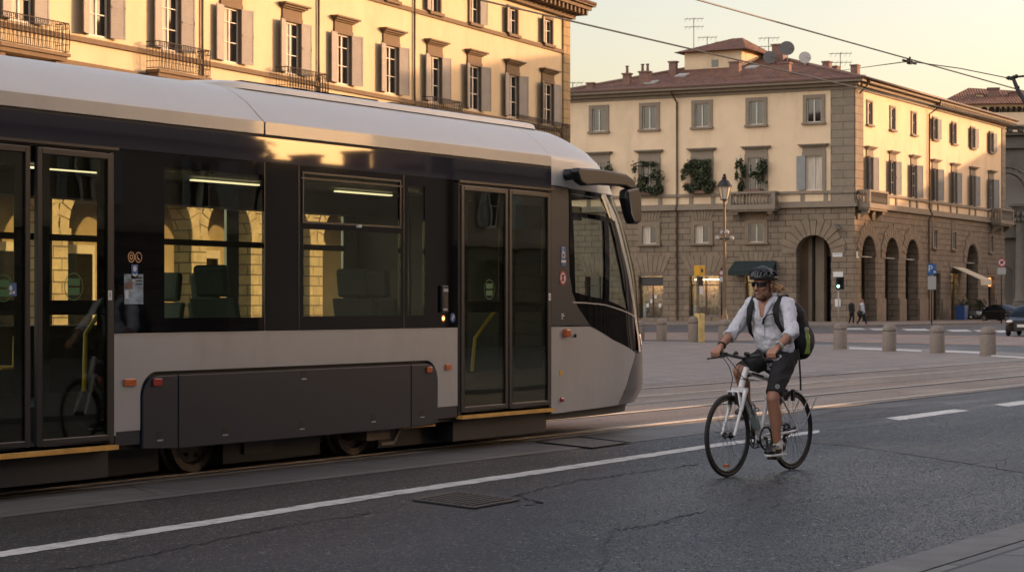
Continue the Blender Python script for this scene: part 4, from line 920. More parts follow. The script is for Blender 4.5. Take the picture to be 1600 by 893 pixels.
# ---------------------------------------------------------------- the other side of the street (reflected in the tram; it shades the road)
def block(name, x0, x1, y1, depth, h, label, plaster, face=True, eav=True, rot=0., rr=None):
    b = empty(name, (x1, y1, 0), pi+rot, label, 'building'); f = Facade(b, 0.); L_ = x1-x0
    n = max(1,int(L_/4.6)); xs = [L_*(k+.5)/n for k in range(n)]
    if face:
        ops = [(x,1.2,zb,zb+hh2,False) for x in xs for zb, hh2 in ((3.95,1.35),(7.2,2.4),(11.2,2.2)) if zb+hh2 < h-.8] + [(x,2.5,0,2.9,True) for x in xs if h > 6.5]
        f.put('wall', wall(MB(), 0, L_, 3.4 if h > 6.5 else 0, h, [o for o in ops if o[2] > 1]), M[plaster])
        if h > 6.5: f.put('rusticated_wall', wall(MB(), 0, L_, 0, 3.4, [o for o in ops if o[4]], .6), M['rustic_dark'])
        f.put('inner_wall', MB().box(0.02,.62,0,L_-.02,.9,h-.1), M['dark_room'])
        for x in xs:
            for zb, hh2 in ((3.95,1.35),(7.2,2.4),(11.2,2.2)):
                if zb+hh2 < h-.8: window(f, x, zb, 1.2, hh2, .22, 'trim_r', 'shut_r', 160, .5 if 6 < zb < 8 else 0, bars=1, sill=False)
        (h > 6.5) and f.put('string_course', MB().box(-.05,-.15,3.3,L_+.05,-.002,3.5), M['trim_r']); (h > 6.5) and f.put('string_course', MB().box(-.05,-.35,5.75,L_+.05,-.002,6.0), M['trim_r'])
    f.put('side_wall', MB().box(0,.91,0,.3,depth,h).box(L_-.3,.91,0,L_,depth,h).box(.3,depth-.3,0,L_-.3,depth,h), M[plaster])
    if eav:
        m = MB().box(-.2,-.7,h,L_+.2,depth+.2,h+.35); x = 0
        while x < L_: m.box(x,-.65,h-.3,x+.22,-.01,h-.003); x += .7
        f.put('cornice', m, M['trim_r'])
    if rr == 0: f.put('roof', MB().box(.3,.91,h-.6,L_-.3,depth-.3,h-.4), M['dish']); return b
    r = MB(); e = .9; ht = h+.351; rr = min(2.4, depth*.2) if rr is None else rr
    r.add([(-e,-e,ht),(L_+e,-e,ht),(L_+e,depth+e,ht),(-e,depth+e,ht),(depth*.3,depth/2,ht+rr),(L_-depth*.3,depth/2,ht+rr)],[(0,1,5,4),(1,2,5),(2,3,4,5),(3,0,4),(0,3,2,1)]); roof_obj('roof', r, b)
    return b
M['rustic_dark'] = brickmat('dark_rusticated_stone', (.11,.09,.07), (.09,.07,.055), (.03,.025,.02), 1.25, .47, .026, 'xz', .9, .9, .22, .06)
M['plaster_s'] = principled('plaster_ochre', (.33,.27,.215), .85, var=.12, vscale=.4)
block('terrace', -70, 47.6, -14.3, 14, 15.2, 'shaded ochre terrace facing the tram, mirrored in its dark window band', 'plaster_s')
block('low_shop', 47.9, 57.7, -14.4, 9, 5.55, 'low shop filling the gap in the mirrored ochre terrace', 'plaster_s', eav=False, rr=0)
_ls = Facade([o for o in bpy.data.objects if o.name == 'low_shop'][0], 0.)
for x_, w_, h_ in ((1.0,.4,-.1),(4.0,.35,.12),(6.6,.45,-.15)): _ls.put('chimney', MB().box(x_-w_/2,.3,5.3,x_+w_/2,1.1,5.9+h_).box(x_-w_/2-.06,.24,5.903+h_,x_+w_/2+.06,1.16,5.97+h_), M['chim'])
_lv = MB(); leaves(_lv, (8.9,.8,5.75), (.6,.4,.35), 500, .08, random.Random(5)); leaves(_lv, (9.5,.8,5.95), (.4,.4,.4), 400, .08, random.Random(6)); _ls.put('roof_plant', _lv, M['ivy'])
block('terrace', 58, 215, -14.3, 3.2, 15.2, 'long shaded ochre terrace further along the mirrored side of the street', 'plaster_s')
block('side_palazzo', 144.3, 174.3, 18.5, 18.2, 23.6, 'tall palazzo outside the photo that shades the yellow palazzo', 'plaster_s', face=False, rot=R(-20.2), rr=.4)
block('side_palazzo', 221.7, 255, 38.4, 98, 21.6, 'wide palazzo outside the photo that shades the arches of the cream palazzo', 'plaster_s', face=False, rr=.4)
# raised footway round the corner palazzo
struct('far_pavement', MB().box(124.5,50.3,0,236,61.4,.11).box(124.5,61.4,0,154.5,120,.11), M['plaza'])
struct('far_kerb', MB().box(124.1,49.9,0,236,50.29,.13).box(124.1,50.29,0,124.49,120,.13), M['kerb'])
# ================================================================ the tram
S, YC, SF = 11.15, 12.40, 13.65          # near side plane, centre line, far side plane
XR, XJ = -6.0, 19.58                      # rear end (outside the frame), joint with the cab
def tx(px): d = rayd(px, CY); return S*d[0]/d[1]
def tz(px, py): return onY(px, py, S).z
tram = empty('tram', (12, YC, 0), 0, 'long silver and charcoal tram with dark glass sides passing on the near track', 'tram')
def T(name, mb, mat, parent=None, bevel=0, fix=True, label=None):
    return obj(name, mb, mat, parent or tram, bevel=bevel, fix=fix, label=label)
TO = Vector((12, YC, 0))
class LB(MB):
    def me(s, name):
        s.v = [(a-TO.x, b-TO.y, c-TO.z) for a, b, c in s.v]; return MB.me(s, name)
def plate(px0, px1, z0, z1, y=S, th=.03): return LB().box(tx(px0), y, z0, tx(px1), y+th, z1)
def xplate(x0, x1, z0, z1, y=S, th=.03): return LB().box(x0, y, z0, x1, y+th, z1)
# ---- roof section (offset inwards from the side, height)
RP = [(0,2.885),(.012,3.0),(.045,3.03),(.12,3.105),(.20,3.175),(.30,3.245),(.40,3.295),(.50,3.33),(.62,3.35)]
def roofseg(x0, x1):
    m = LB(); pts = [(S+o, z) for o, z in RP]+[(SF-o, z) for o, z in RP[::-1]]
    m.add([(x0,y,z) for y,z in pts]+[(x1,y,z) for y,z in pts], [(k,k+1,len(pts)+k+1,len(pts)+k) for k in range(len(pts)-1)], True)
    m.add([(x0,y,z) for y,z in pts],[tuple(range(len(pts)))]); m.add([(x1,y,z) for y,z in pts],[tuple(range(len(pts)))]); return m
xs_ = tx(413)
T('roof_panel', roofseg(XR, xs_-.012), M['roof_silver']); T('roof_panel', roofseg(xs_+.012, XJ-.01), M['roof_silver'])
jt = [(S+o+.02, z-.01) for o, z in RP]+[(SF-o-.02, z-.01) for o, z in RP[::-1]]
T('roof_joint', LB().prism(jt, xs_-.0125, xs_+.0125, lambda a, y, b: (y, a, b)), M['black'])
cr_ = ((XR, xs_-.012),(xs_+.012, XJ-.01))
for a_, b_ in cr_: T('cant_rail', LB().box(a_,S-.004,2.888,b_,S+.02,2.992), M['silver'])
# equipment pod
pod = LB(); px0_, px1_ = onY(285,118,11.9).x, onY(822,187,11.9).x
def podf(u, v):
    x = px0_+(px1_-px0_)*u; e = min(1, u/.1, (1-u)/.06); e = sin(e*pi/2)**.6 if e > 0 else 0
    a = pi*v; return (x, YC-.78*cos(a)*(.6+.4*e), 3.33+.10*e*(max(0,sin(a))**.45))
pod.grid(podf, 60, 16); pd = T('equipment_pod', pod, M['roof_silver'])
vb = LB()
for p in (385,425,463,500,540,620,690): 
    x = onY(p, 140, 11.75).x; vb.box(x, 11.80, 3.40, x+.62, 12.0, 3.43)
T('vent', vb, M['black_plastic'], pd)
# ---- side panels, near side
T('fascia_gap', xplate(XR, XJ, 2.862, 2.884, S+.012), M['black'])
T('fascia', xplate(XR, XJ, 2.652, 2.860), M['band'])
BG = 1.212
T('glass_backing', xplate(XR, tx(-80), BG, 2.65), M['blackgloss'])
# windows: opaque black margins with clear panes between
def pane(p0, p1, z0, z1, name='window', mat='tramglass'):
    return T(name, LB().box(tx(p0), S+.004, z0, tx(p1), S+.012, z1), M[mat])
def black(p0, p1, z0, z1): 
    return LB().box(tx(p0), S, z0, tx(p1), S+.03, z1)
zt = 2.65
m = black(179,257,BG,zt); T('side_panel', m, M['blackgloss'])
mm = LB()
def addb(p0,p1,z0,z1): mm.box(tx(p0),S,z0,tx(p1),S+.03,z1)
addb(413.5,466,BG,zt); addb(257,413,BG,1.33); addb(257,413,2.54,zt); T('side_panel', mm, M['blackgloss'])
mm = LB(); addb(467.5,630,BG,1.335); addb(467.5,474,1.335,zt); addb(626,630,1.335,zt); addb(474,626,2.585,zt); addb(474,626,2.10,2.16); T('side_panel', mm, M['blackgloss'])
mm = LB(); addb(631.5,637,BG,zt); addb(664,715,BG,zt); addb(637,664,BG,1.335); addb(637,664,2.56,zt); T('side_panel', mm, M['blackgloss'])
pane(257,413,1.33,2.54); pane(474,626,1.335,2.10); w2 = pane(474,626,2.16,2.585); pane(637,664,1.335,2.56)
# hopper frame and joint lines
def frame_rect(p0,p1,z0,z1,t,y=S-.008,th=.012):
    m = LB(); x0,x1 = tx(p0),tx(p1); m.box(x0,y,z0,x0+t,y+th,z1); m.box(x1-t,y,z0,x1,y+th,z1); m.box(x0+t,y+.001,z0,x1-t,y+th,z0+t); m.box(x0+t,y+.001,z1-t,x1-t,y+th,z1); return m
T('hopper_frame', frame_rect(472,626,2.15,2.6,.018), M['doorframe'], w2)
T('hopper_rail', LB().box(tx(470),S-.01,2.535,tx(628),S-.001,2.55), M['doorframe'], w2)
T('hopper_catch', LB().box(tx(556),S-.03,2.135,tx(561),S-.001,2.16), M['white'], w2)
jl = LB()
for p in (413.2,466.7,630.7): jl.box(tx(p)-.006,S-.0035,BG,tx(p)+.006,S-.001,zt)
T('joint_strip', jl, M['doorframe'])
# lower body in silver, with the skirt opening
a0, a1 = tx(181), tx(715); s0, s1 = tx(219), tx(684); zb, zs, zk = .45, 1.205, .905
rr = .2
def arc(cx, cz, r, a, b, n=8): return [(cx+r*cos(a+(b-a)*k/n), cz+r*sin(a+(b-a)*k/n)) for k in range(n+1)]
T('body_panel', LB().prism([(a0,zb),(s0,zb)]+arc(s0+rr,zk-rr,rr,pi,pi/2)+arc(s1-rr,zk-rr,rr,pi/2,0)+[(s1,zb),(a1,zb),(a1,zs),(a0,zs)], S, S+.03), M['silver'])
T('skirt_recess', LB().prism([(s0,.33)]+arc(s0+rr,zk-rr,rr,pi,pi/2)+arc(s1-rr,zk-rr,rr,pi/2,0)+[(s1,.33)], S+.0305, S+.06), M['black'])
T('body_sill', LB().box(a0,S+.005,.34,s0,S+.05,.447).box(s1,S+.005,.34,a1,S+.05,.447), M['skirt'])
T('belt_trim', LB().box(a0,S-.004,1.2055,a1,S+.02,1.2115), M['steel'])
g_ = .02; k0, k1 = s0+.022, s1-.022; c0, c1 = tx(277), tx(641); kr = rr-.02; kz = zk-.035
def skirt(poly, nm='skirt_panel'):
    return T(nm, LB().prism(poly, S-.012, S+.02), M['skirt'], bevel=.006)
skirt([(k0,.30)]+arc(k0+kr,kz-kr,kr,pi,pi/2)+[(c0-.006,kz),(c0-.006,.28)]); skirt([(c0+.006,.28),(c0+.006,kz),(c1-.006,kz),(c1-.006,.28)]); skirt([(c1+.006,.28),(c1+.006,kz)]+arc(k1-kr,kz-kr,kr,pi/2,0)+[(k1,.30)])
lk = LB(); lw = LB()
for p, y in ((248,680),(350,672),(470,663),(582,652),(658,645),(473,585)):
    q = onY(p,y,S); lk.box(q.x-.035,S-.0145,q.z-.03,q.x+.035,S-.0125,q.z+.035); lw.box(q.x-.035,S-.016,q.z-.042,q.x+.035,S-.0125,q.z-.031)
T('skirt_latch', lk, M['black']); T('latch_rim', lw, M['silver'])
def reflector(p, y, w, h, mat, nm='marker_light', yo=S, d=.02):
    q = onY(p,y,S); return T(nm, LB().box(q.x-w/2,yo-d,q.z-h/2,q.x+w/2,yo-.001,q.z+h/2), M[mat], bevel=.005)
reflector(202,597,.13,.055,'amber'); reflector(243,596.5,.1,.06,'red',yo=S-.012); reflector(668,577,.08,.055,'amber',yo=S-.012); reflector(699,573,.09,.055,'amber')
# ---- doors
def door(px0, pxm, px1, leaf_px):
    x0, x1 = tx(px0), tx(px1); zt2, zb2 = 2.615, .365
    d = T('door', LB().box(x0,S-.002,zt2,x1,S+.05,2.648).box(x0,S-.002,zb2,x0+.045,S+.05,zt2).box(x1-.045,S-.002,zb2,x1,S+.05,zt2), M['rubber'])
    for a, b in leaf_px:
        la, lb_ = tx(a), tx(b); fr_ = .05
        lf = T('leaf', LB().box(la,S-.018,zb2+.02,la+fr_,S+.02,zt2-.01).box(lb_-fr_,S-.018,zb2+.02,lb_,S+.02,zt2-.01).box(la+fr_,S-.018,zt2-.06,lb_-fr_,S+.02,zt2-.01).box(la+fr_,S-.018,zb2+.02,lb_-fr_,S+.02,zb2+.07), M['doorframe'], d, bevel=.006)
        T('door_glass', LB().box(la+fr_,S-.006,zb2+.07,lb_-fr_,S+.002,zt2-.06), M['tramglass'], d)
        i0, i1 = la+fr_+.10, lb_-fr_-.10
        bk = LB().box(la+fr_,S+.003,zb2+.07,i0,S+.008,zt2-.06).box(i1,S+.003,zb2+.07,lb_-fr_,S+.008,zt2-.06).box(i0,S+.003,zt2-.16,i1,S+.008,zt2-.06).box(i0,S+.003,zb2+.07,i1,S+.008,.78).box(i0,S+.003,1.36,i1,S+.008,1.47)
        T('door_border', bk, M['blackgloss'], d)
    T('door_sill', LB().box(x0,S-.05,.318,x1,S+.03,.352), M['sill_yellow'], d); T('step', LB().box(x0,S+.06,.10,x1,S+.3,.36), M['black'], d)
    T('lintel', LB().box(x0-.02,S-.03,2.63,x1+.03,S-.003,2.652), M['doorframe'], d)
    return d
d1 = door(716,792,861,((719,792),(794,858)))
d0 = door(-85,50,178,((-81,45),(56,173)))
T('body_panel', LB().box(XR,S,.42,tx(-85),S+.03,1.205), M['silver'])
T('door_threshold', LB().box(tx(178.5),S,.42,a0,S+.03,BG), M['silver'])
# ---- far side
fx = [(XR,2.0),(11.5,13.0),(17.6,19.58)]
T('far_side', LB().box(XR,SF-.03,.34,XJ,SF,1.25).box(XR,SF-.03,2.45,XJ,SF,2.884).box(XR,SF-.03,1.251,XR+.5,SF,2.449).box(2.0,SF-.03,1.251,2.3,SF,2.449).box(6.,SF-.03,1.251,6.3,SF,2.449).box(9.6,SF-.03,1.251,10.2,SF,2.449).box(12.2,SF-.03,1.251,12.35,SF,2.449).box(14.55,SF-.03,1.251,14.7,SF,2.449).box(17.25,SF-.03,1.251,17.45,SF,2.449).box(19.3,SF-.03,1.251,XJ,SF,2.449), M['silver'])
T('far_window', LB().box(XR+.5,SF-.02,1.251,XJ-.28,SF-.012,2.449), M['tramglass'])
T('far_window_bar', LB().box(XR+.5,SF-.06,2.02,XJ-.3,SF-.031,2.08), M['rubber'])
# ---- inside
T('floor', LB().box(XR,S+.06,.30,XJ+.4,SF-.04,.36).box(tx(185),S+.07,.361,tx(705),SF-.04,.62), M['interior'])
T('ceiling', LB().box(XR,S+.04,2.62,XJ,SF-.04,2.66), M['interior_light'])
T('far_lining', LB().box(XR,SF-.1,.36,XJ,SF-.035,1.24).box(XR,SF-.34,2.4,XJ,SF-.035,2.6), M['interior'])
T('near_lining', LB().box(tx(181),S+.04,.36,tx(715),S+.06,1.2).box(XR,S+.04,2.5,XJ,S+.1,2.61), M['interior'])
for a, b in ((XR,2.),(4.,7.),(10.3,11.3),(13.4,14.6),(15.6,16.6),(17.9,18.9)):
    T('ceiling_lamp', LB().box(a,SF-.95,2.585,b,SF-.9,2.60), M['lamp_strip']); 
def seat(x, y, zf, back=1, w=.46, h=.9):
    """passenger seat seen from behind, facing +x when back=1"""
    m = LB(); o = -back
    m.box(x-.02,y-w/2,zf+.36,x+back*.42 if back>0 else x+.02,y+w/2,zf+.46) if back > 0 else m.box(x-.42,y-w/2,zf+.36,x+.02,y+w/2,zf+.46)
    prof = [(x,zf+.42),(x-back*.16,zf+1.0),(x-back*.22,zf+1.01),(x-back*.10,zf+.40)]
    m.prism([(a,c) for a,c in prof], y-w/2, y+w/2)
    m.tube([(x+back*.2,y,zf),(x+back*.2,y,zf+.37)], .05, 8)
    s = T('seat', m, M['seat'], bevel=.03)
    T('headrest', LB().prism([(x-back*.165,zf+1.02),(x-back*.20,zf+1.30),(x-back*.27,zf+1.28),(x-back*.23,zf+1.01)], y-w*.36, y+w*.36), M['seat'], s, bevel=.04)
    return s
for p, y, bk in ((355,11.75,1),(572,11.75,1),(604,12.05,1)):
    x = onY(p,440,y).x; seat(x, y, .62-.13, bk, .5)
for x, y, bk in ((11.9,13.1,1),(15.6,13.2,-1),(16.6,13.2,1),(13.0,13.2,1),(10.0,12.0,1),(6.,13.1,1),(4.,11.8,1)): seat(x, y, .45, bk)
def rail_px(pts, Y, nm='handrail', r=.018):
    return T(nm, LB().tube([onY(a,b,Y) for a,b in pts], r, 8), M['yellow'])
rail_px([(776,481),(742,528),(737,584)], 11.35); rail_px([(152,494),(134,520),(131,615)], 11.35); rail_px([(24,525),(22,573),(0,574)], 11.35)
for p in (640,700,225,765): 
    x = onY(p,400,12.3).x; T('grab_pole', LB().tube([(x,12.3,.4),(x,12.3,2.6)], .018, 8), M['yellow'] if p in (765,) else M['doorframe'])
T('ticket_machine', LB().box(onY(748,340,12.2).x,12.1,2.0,onY(775,340,12.2).x,12.3,2.14), M['doorframe'])
# ---- underframe and wheels
T('underframe', LB().box(XR,S+.62,.03,XJ-.2,SF-.62,.32).box(tx(320),S+.5,.12,tx(480),SF-.5,.2), M['black'])  # underframe block added low and black to cut light from the far side
for p0, p1 in ((195,288),(388,538),(628,735)): T('shade_board', LB().box(tx(p0),S+.27,.085,tx(p1),S+.31,.31), M['black'])  # black boards added to stand for the shade under the tram
T('equipment_box', LB().box(tx(418),S+.25,.15,tx(462),S+.6,.3), M['rubber'])
T('life_guard', LB().tube([(tx(640),S+.1,.3),(tx(628),S+.1,.14),(tx(608),S+.1,.14)], .02, 6).box(tx(590),S+.12,.18,tx(626),S+.4,.3), M['wheel'])
T('sand_pipe', LB().box(tx(632),S+.02,.27,tx(683),S+.06,.29), M['sill_yellow'])
for p in (293,545,-300):
    x = onY(p,700,11.6).x
    for Y, o in ((11.60,-1),(13.14,1)):
        w = LB(); n0 = len(w.v); w.lathe([(.10,-.06),(.13,-.055),(.22,-.03),(.24,-.06),(.30,-.06),(.305,.02),(.33,.04),(.33,.06)], 30)
        w.v[n0:] = [(x+a, Y+(c if o < 0 else -c), .33+b) for a,b,c in w.v[n0:]]
        wh = T('wheel', w, M['wheel'])
        bl = LB()
        for k in range(8):
            a = 2*pi*k/8+.3; bl.tube([(x+.17*cos(a),Y+o*.07,.33+.17*sin(a)),(x+.17*cos(a),Y+o*.03,.33+.17*sin(a))], .016, 6)
        T('bolt', bl, M['black'], wh)
for p0, p1 in ((230,290),(480,620)):
    T('bogie_frame', LB().box(tx(p0),S+.52,.16,tx(p1),S+.62,.3), M['wheel'])
# ---- cab, a lofted nose
L0 = XJ
SIL = [(.25,985),(.33,993),(.47,1003),(.65,1004),(.91,1003),(1.23,998),(1.40,997),(1.75,993),(2.03,985),(2.34,974),(2.66,958),(2.83,949),(3.01,932),(3.10,919),(3.17,903),(3.24,886),(3.30,868),(3.35,848)]
def wz(z):
    if z <= 2.885: return SF-YC
    for i in range(len(RP)-1):
        if RP[i][1] <= z <= RP[i+1][1]+1e-9:
            u = (z-RP[i][1])/(RP[i+1][1]-RP[i][1]); return SF-YC-(RP[i][0]+(RP[i+1][0]-RP[i][0])*u)
    return SF-YC-RP[-1][0]
NN = 2.9
def cabpt(s, z, Lz):
    a = s*pi/2; w = wz(z); return (L0+Lz*max(0,sin(a))**(2/NN), YC-w*max(0,cos(a))**(2/NN), z)
_L = {}
def Lraw(z, target):
    lo, hi = .05, 6.
    for _ in range(40):
        mid = (lo+hi)/2; mx = max(proj(*cabpt(k/60, z, mid))[0] for k in range(61))
        lo, hi = (mid, hi) if mx < target else (lo, mid)
    return lo
LT = [(z, Lraw(z, p)) for z, p in SIL]
def Lz(z):
    if z <= LT[0][0]: return LT[0][1]
    for i in range(len(LT)-1):
        if z <= LT[i+1][0]:
            u = (z-LT[i][0])/(LT[i+1][0]-LT[i][0])
            # smooth (Catmull-Rom) through the silhouette stations
            p0 = LT[max(i-1,0)][1]; p1 = LT[i][1]; p2 = LT[i+1][1]; p3 = LT[min(i+2,len(LT)-1)][1]
            return p1+(p2-p1)*u if i in (0,len(LT)-2) else .5*((2*p1)+(-p0+p2)*u+(2*p0-5*p1+4*p2-p3)*u*u+(-p0+3*p1-3*p2+p3)*u**3)
    return LT[-1][1]
def cab(s, z, off=0., mir=False):
    p = Vector(cabpt(s, z, Lz(z)))
    if off:
        e = .004; a = Vector(cabpt(min(s+e,1), z, Lz(z)))-Vector(cabpt(max(s-e,0), z, Lz(z))); dz = .01; b = Vector(cabpt(s, z+dz, Lz(z+dz)))-Vector(cabpt(s, z-dz, Lz(z-dz)))
        n = a.cross(b)
        if n.length > 1e-12:
            n.normalize(); p = p+n*off
    if mir: p.y = 2*YC-p.y
    return p
def inv(px, py):
    z = 1.5; s = 0.
    ssil = {}
    for _ in range(12):
        best = max(range(0,81), key=lambda k: proj(*cab(k/80,z))[0])/80
        lo, hi = 0., best
        for _2 in range(30):
            mid = (lo+hi)/2
            if proj(*cab(mid,z))[0] < px: lo = mid
            else: hi = mid
        s = lo; p = cab(s,z); d = campos(p.x,p.y)[1]; z = min(3.35,max(.2, H+(CY-py)*d/F))
    return s, z
def curve(pts, n):
    pts = [inv(*p) for p in pts]; L_ = [0]
    for i in range(1,len(pts)): L_.append(L_[-1]+math.hypot((pts[i][0]-pts[i-1][0])*3, pts[i][1]-pts[i-1][1]))
    out = []
    for k in range(n+1):
        t = L_[-1]*k/n; i = 1
        while i < len(pts)-1 and L_[i] < t: i += 1
        u = (t-L_[i-1])/max(1e-9,L_[i]-L_[i-1]); out.append((pts[i-1][0]+(pts[i][0]-pts[i-1][0])*u, pts[i-1][1]+(pts[i][1]-pts[i-1][1])*u))
    return out
def patch(name, A, B, mat, off=.0, th=.03, nu=14, parent=None, both=True, smooth=True):
    """skin panel between two (s, z) curves on the nose, mirrored to the far side, with a turned-in rim"""
    nv = len(A)-1; first = None
    for mir in ((False,True) if both else (False,)):
        m = LB()
        def q(i, j, o):
            u = i/nu; return cab(A[j][0]+(B[j][0]-A[j][0])*u, A[j][1]+(B[j][1]-A[j][1])*u, o, mir)
        vs = [q(i,j,off) for j in range(nv+1) for i in range(nu+1)]
        m.add(vs, [(j*(nu+1)+i, j*(nu+1)+i+1, (j+1)*(nu+1)+i+1, (j+1)*(nu+1)+i) for j in range(nv) for i in range(nu)], smooth)
        if th:
            rim = [(i,0) for i in range(nu+1)]+[(nu,j) for j in range(1,nv+1)]+[(i,nv) for i in range(nu-1,-1,-1)]+[(0,j) for j in range(nv-1,0,-1)]
            a = [q(i,j,off) for i,j in rim]; b = [q(i,j,off-th) for i,j in rim]; n = len(rim)
            m.add(a+b, [(k,(k+1)%n,n+(k+1)%n,n+k) for k in range(n)])
        o_ = T(name, m, M[mat], parent); first = first or o_
    return first
NV = 30
zc = lambda pts: curve(pts, NV)
pil_in = [(861.5,289),(861.5,350),(861.5,420),(861.5,470),(861.5,508)]
pil_out = [(888,293),(888.5,380),(890,430),(894,452),(903,480),(922,508)]
T_ = zc(pil_in); U_ = zc(pil_out); T_ = [(0.0, z) for s, z in T_]
patch('door_pillar', T_, U_, 'skirt')
# lower silver panel
bot = zc([(861,646),(900,641),(940,636),(966,632)]); top = zc([(861,510.5),(922,509.5),(958,531),(993,551)])
bot[0] = (0., bot[0][1]); top[0] = (0., top[0][1])
patch('nose_panel', bot, top, 'silver', nu=20)
# charcoal bumper
edge = zc([(966,632),(975,610),(985,580),(993,551.5)]); end = [(1., z) for s, z in edge]
patch('bumper', edge, end, 'bumper', nu=16, off=.002)
lowb = [(0., .33)]+[(k/NV, .33) for k in range(1,NV+1)]
patch('nose_underside', [(k/NV, .22) for k in range(NV+1)], [(k/NV, .335+.0*k) for k in range(NV+1)], 'black', off=-.06, nu=4)
# dark glazed band below the side window
lw0 = zc([(893,453),(903,480),(922,508),(958,530.5),(993,550.5)]); lw1 = zc([(892,472),(920,472.5),(945,475),(970,483),(991,493)])
lw1 = zc([(893.5,452),(910,466),(935,471),(960,480),(991,493)])
patch('lower_glazing', lw0, lw1, 'blackgloss', off=.001, nu=12)
# side windows
wl = zc([(889,294.5),(889.5,380),(891,430),(894,452)]); br = zc([(941,303),(957,335),(973,395),(984,450),(991,491)])
fr0 = zc([(889,294.5),(905,297),(925,300),(942,304)]); fr1 = zc([(889.5,302),(905,304),(922,307),(944,311)])
patch('cab_window_frame', fr0, fr1, 'blackgloss', nu=3, off=.002); 
patch('cab_window_frame', zc([(889,331),(910,333),(935,336),(955,341)]), zc([(889,338),(910,340),(935,344),(958,349)]), 'blackgloss', nu=3, off=.002)
patch('cab_window_frame', zc([(889,302),(889.5,380),(891,430),(894,452)]), zc([(892,302),(897,380),(898,430),(899,458)]), 'blackgloss', nu=3, off=.0025)
patch('cab_window_frame', zc([(943,345),(945,400),(945,440),(944,472)]), zc([(950,346),(952,400),(952,440),(951,474)]), 'blackgloss', nu=3, off=.0025)
patch('cab_window_frame', zc([(940,308),(951,338),(966,400),(975,450),(982,487)]), zc([(942,304),(958,337),(973,397),(984,452),(991,492)]), 'blackgloss', nu=3, off=.0025)
patch('cab_window_frame', zc([(898,456),(920,463),(945,467),(966,476),(986,488)]), zc([(896,462),(920,471),(945,474),(966,482),(990,493)]), 'blackgloss', nu=3, off=.003)
patch('belt_trim', zc([(895,471),(920,472.3),(945,475),(970,483),(991,493)]), zc([(895,473),(920,474.3),(945,477),(970,485),(991,495.2)]), 'steel', nu=2, off=.005, th=.01)
patch('cab_window', zc([(889,298),(925,302),(942,305)]), zc([(893,452),(935,471),(990,493)]), 'cabglass', nu=24, off=-.006, th=0)
# A-pillar, windscreen, roof cap
pin = zc([(941,303),(957,335),(973,395),(984,450),(991,492),(996,525),(998,549)])
pil2 = [(min(1,s+.038), z) for s, z in pin]
patch('windscreen_pillar', pin, pil2, 'silver', nu=6, off=.003)
patch('windscreen', pil2, [(1., z) for s, z in pil2], 'windscreen', nu=16, off=-.002, th=0)
patch('front_glazing', [(min(1,s+.0), z) for s, z in zc([(991,493),(995,520),(998,549)])], [(1., z) for s, z in zc([(991,493),(995,520),(998,549)])], 'blackgloss', nu=16, off=.0)
cb = zc([(861,288.5),(889,293.5),(925,299),(941,302.5)]); cb[0] = (0., cb[0][1])
s_end = cb[-1][0]; zlast = cb[-1][1]
ext = [(s_end+(1-s_end)*k/14, zlast+.02*sin(k/14*pi/2)) for k in range(1,15)]
cb2 = [(max(0.,s), z) for s, z in cb]+ext
patch('roof_cap', cb2, [(s, 3.35) for s, z in cb2], 'roof_silver', nu=22, off=.0)
tp = LB(); ring = [cab(k/24, 3.35) for k in range(25)]; ring += [cab(k/24, 3.35, 0, True) for k in range(23,-1,-1)]; tp.add(ring, [tuple(range(len(ring)))]); T('roof_top', tp, M['roof_silver'])
T('cab_joint', LB().prism(jt+[(SF-.02,.4),(S+.02,.4)], XJ-.0095, XJ-.001, lambda a, y, b: (y, a, b)), M['black'])
# headlight
hl = zc([(998,522),(1000.5,530),(1001.5,538)]); patch('headlight', hl, [(s+.12, z) for s, z in hl], 'white', nu=5, off=.006)
# cab interior
T('dashboard', LB().box(20.9,S+.25,.5,21.5,SF-.25,1.32).box(20.5,S+.5,1.0,20.9,SF-.5,1.2), M['interior'], bevel=.05)
T('cab_floor', LB().box(XJ,S+.2,.5,21.4,SF-.2,.6), M['interior']); T('cab_wall', LB().box(XJ+.05,S+.75,.5,XJ+.12,SF-.1,2.6), M['interior'])
T('sun_blind', LB().box(20.,S+.14,2.35,20.5,S+.17,2.5), M['black_plastic'])
seat(20.15, 12.4, .6, 1, .5)
# side mirror on its arm
ym = 10.98
ap = [(898,268),(901,262),(940,265),(975,272),(987,281),(991,294),(984,296),(972,291),(940,289),(912,290),(903,284)]
pts = [onY(a,b,ym) for a,b in ap]
mi = T('side_mirror', LB().prism([(p.x,p.z) for p in pts], ym-.04, ym+.06), M['black_plastic'], bevel=.02)
hp = [(974,296),(992,292),(997,310),(998,345),(992,350),(984,350),(979,335),(973,310)]
pts = [onY(a,b,ym) for a,b in hp]; T('housing', LB().prism([(p.x,p.z) for p in pts], ym-.05, ym+.06), M['black_plastic'], mi, bevel=.03)
gp = [(975,300),(979,333),(984,346),(985,346),(981,330),(977.5,299)]
pts = [onY(a,b,ym) for a,b in gp]; T('mirror_glass', LB().prism([(p.x,p.z) for p in pts], ym-.058, ym-.051), M['mirror'], mi)
T('mirror_stay', LB().tube([onY(899,272,ym+.05), Vector((onY(899,272,ym+.05).x, S+.2, onY(899,272,ym).z))], .06, 8), M['black_plastic'], mi)
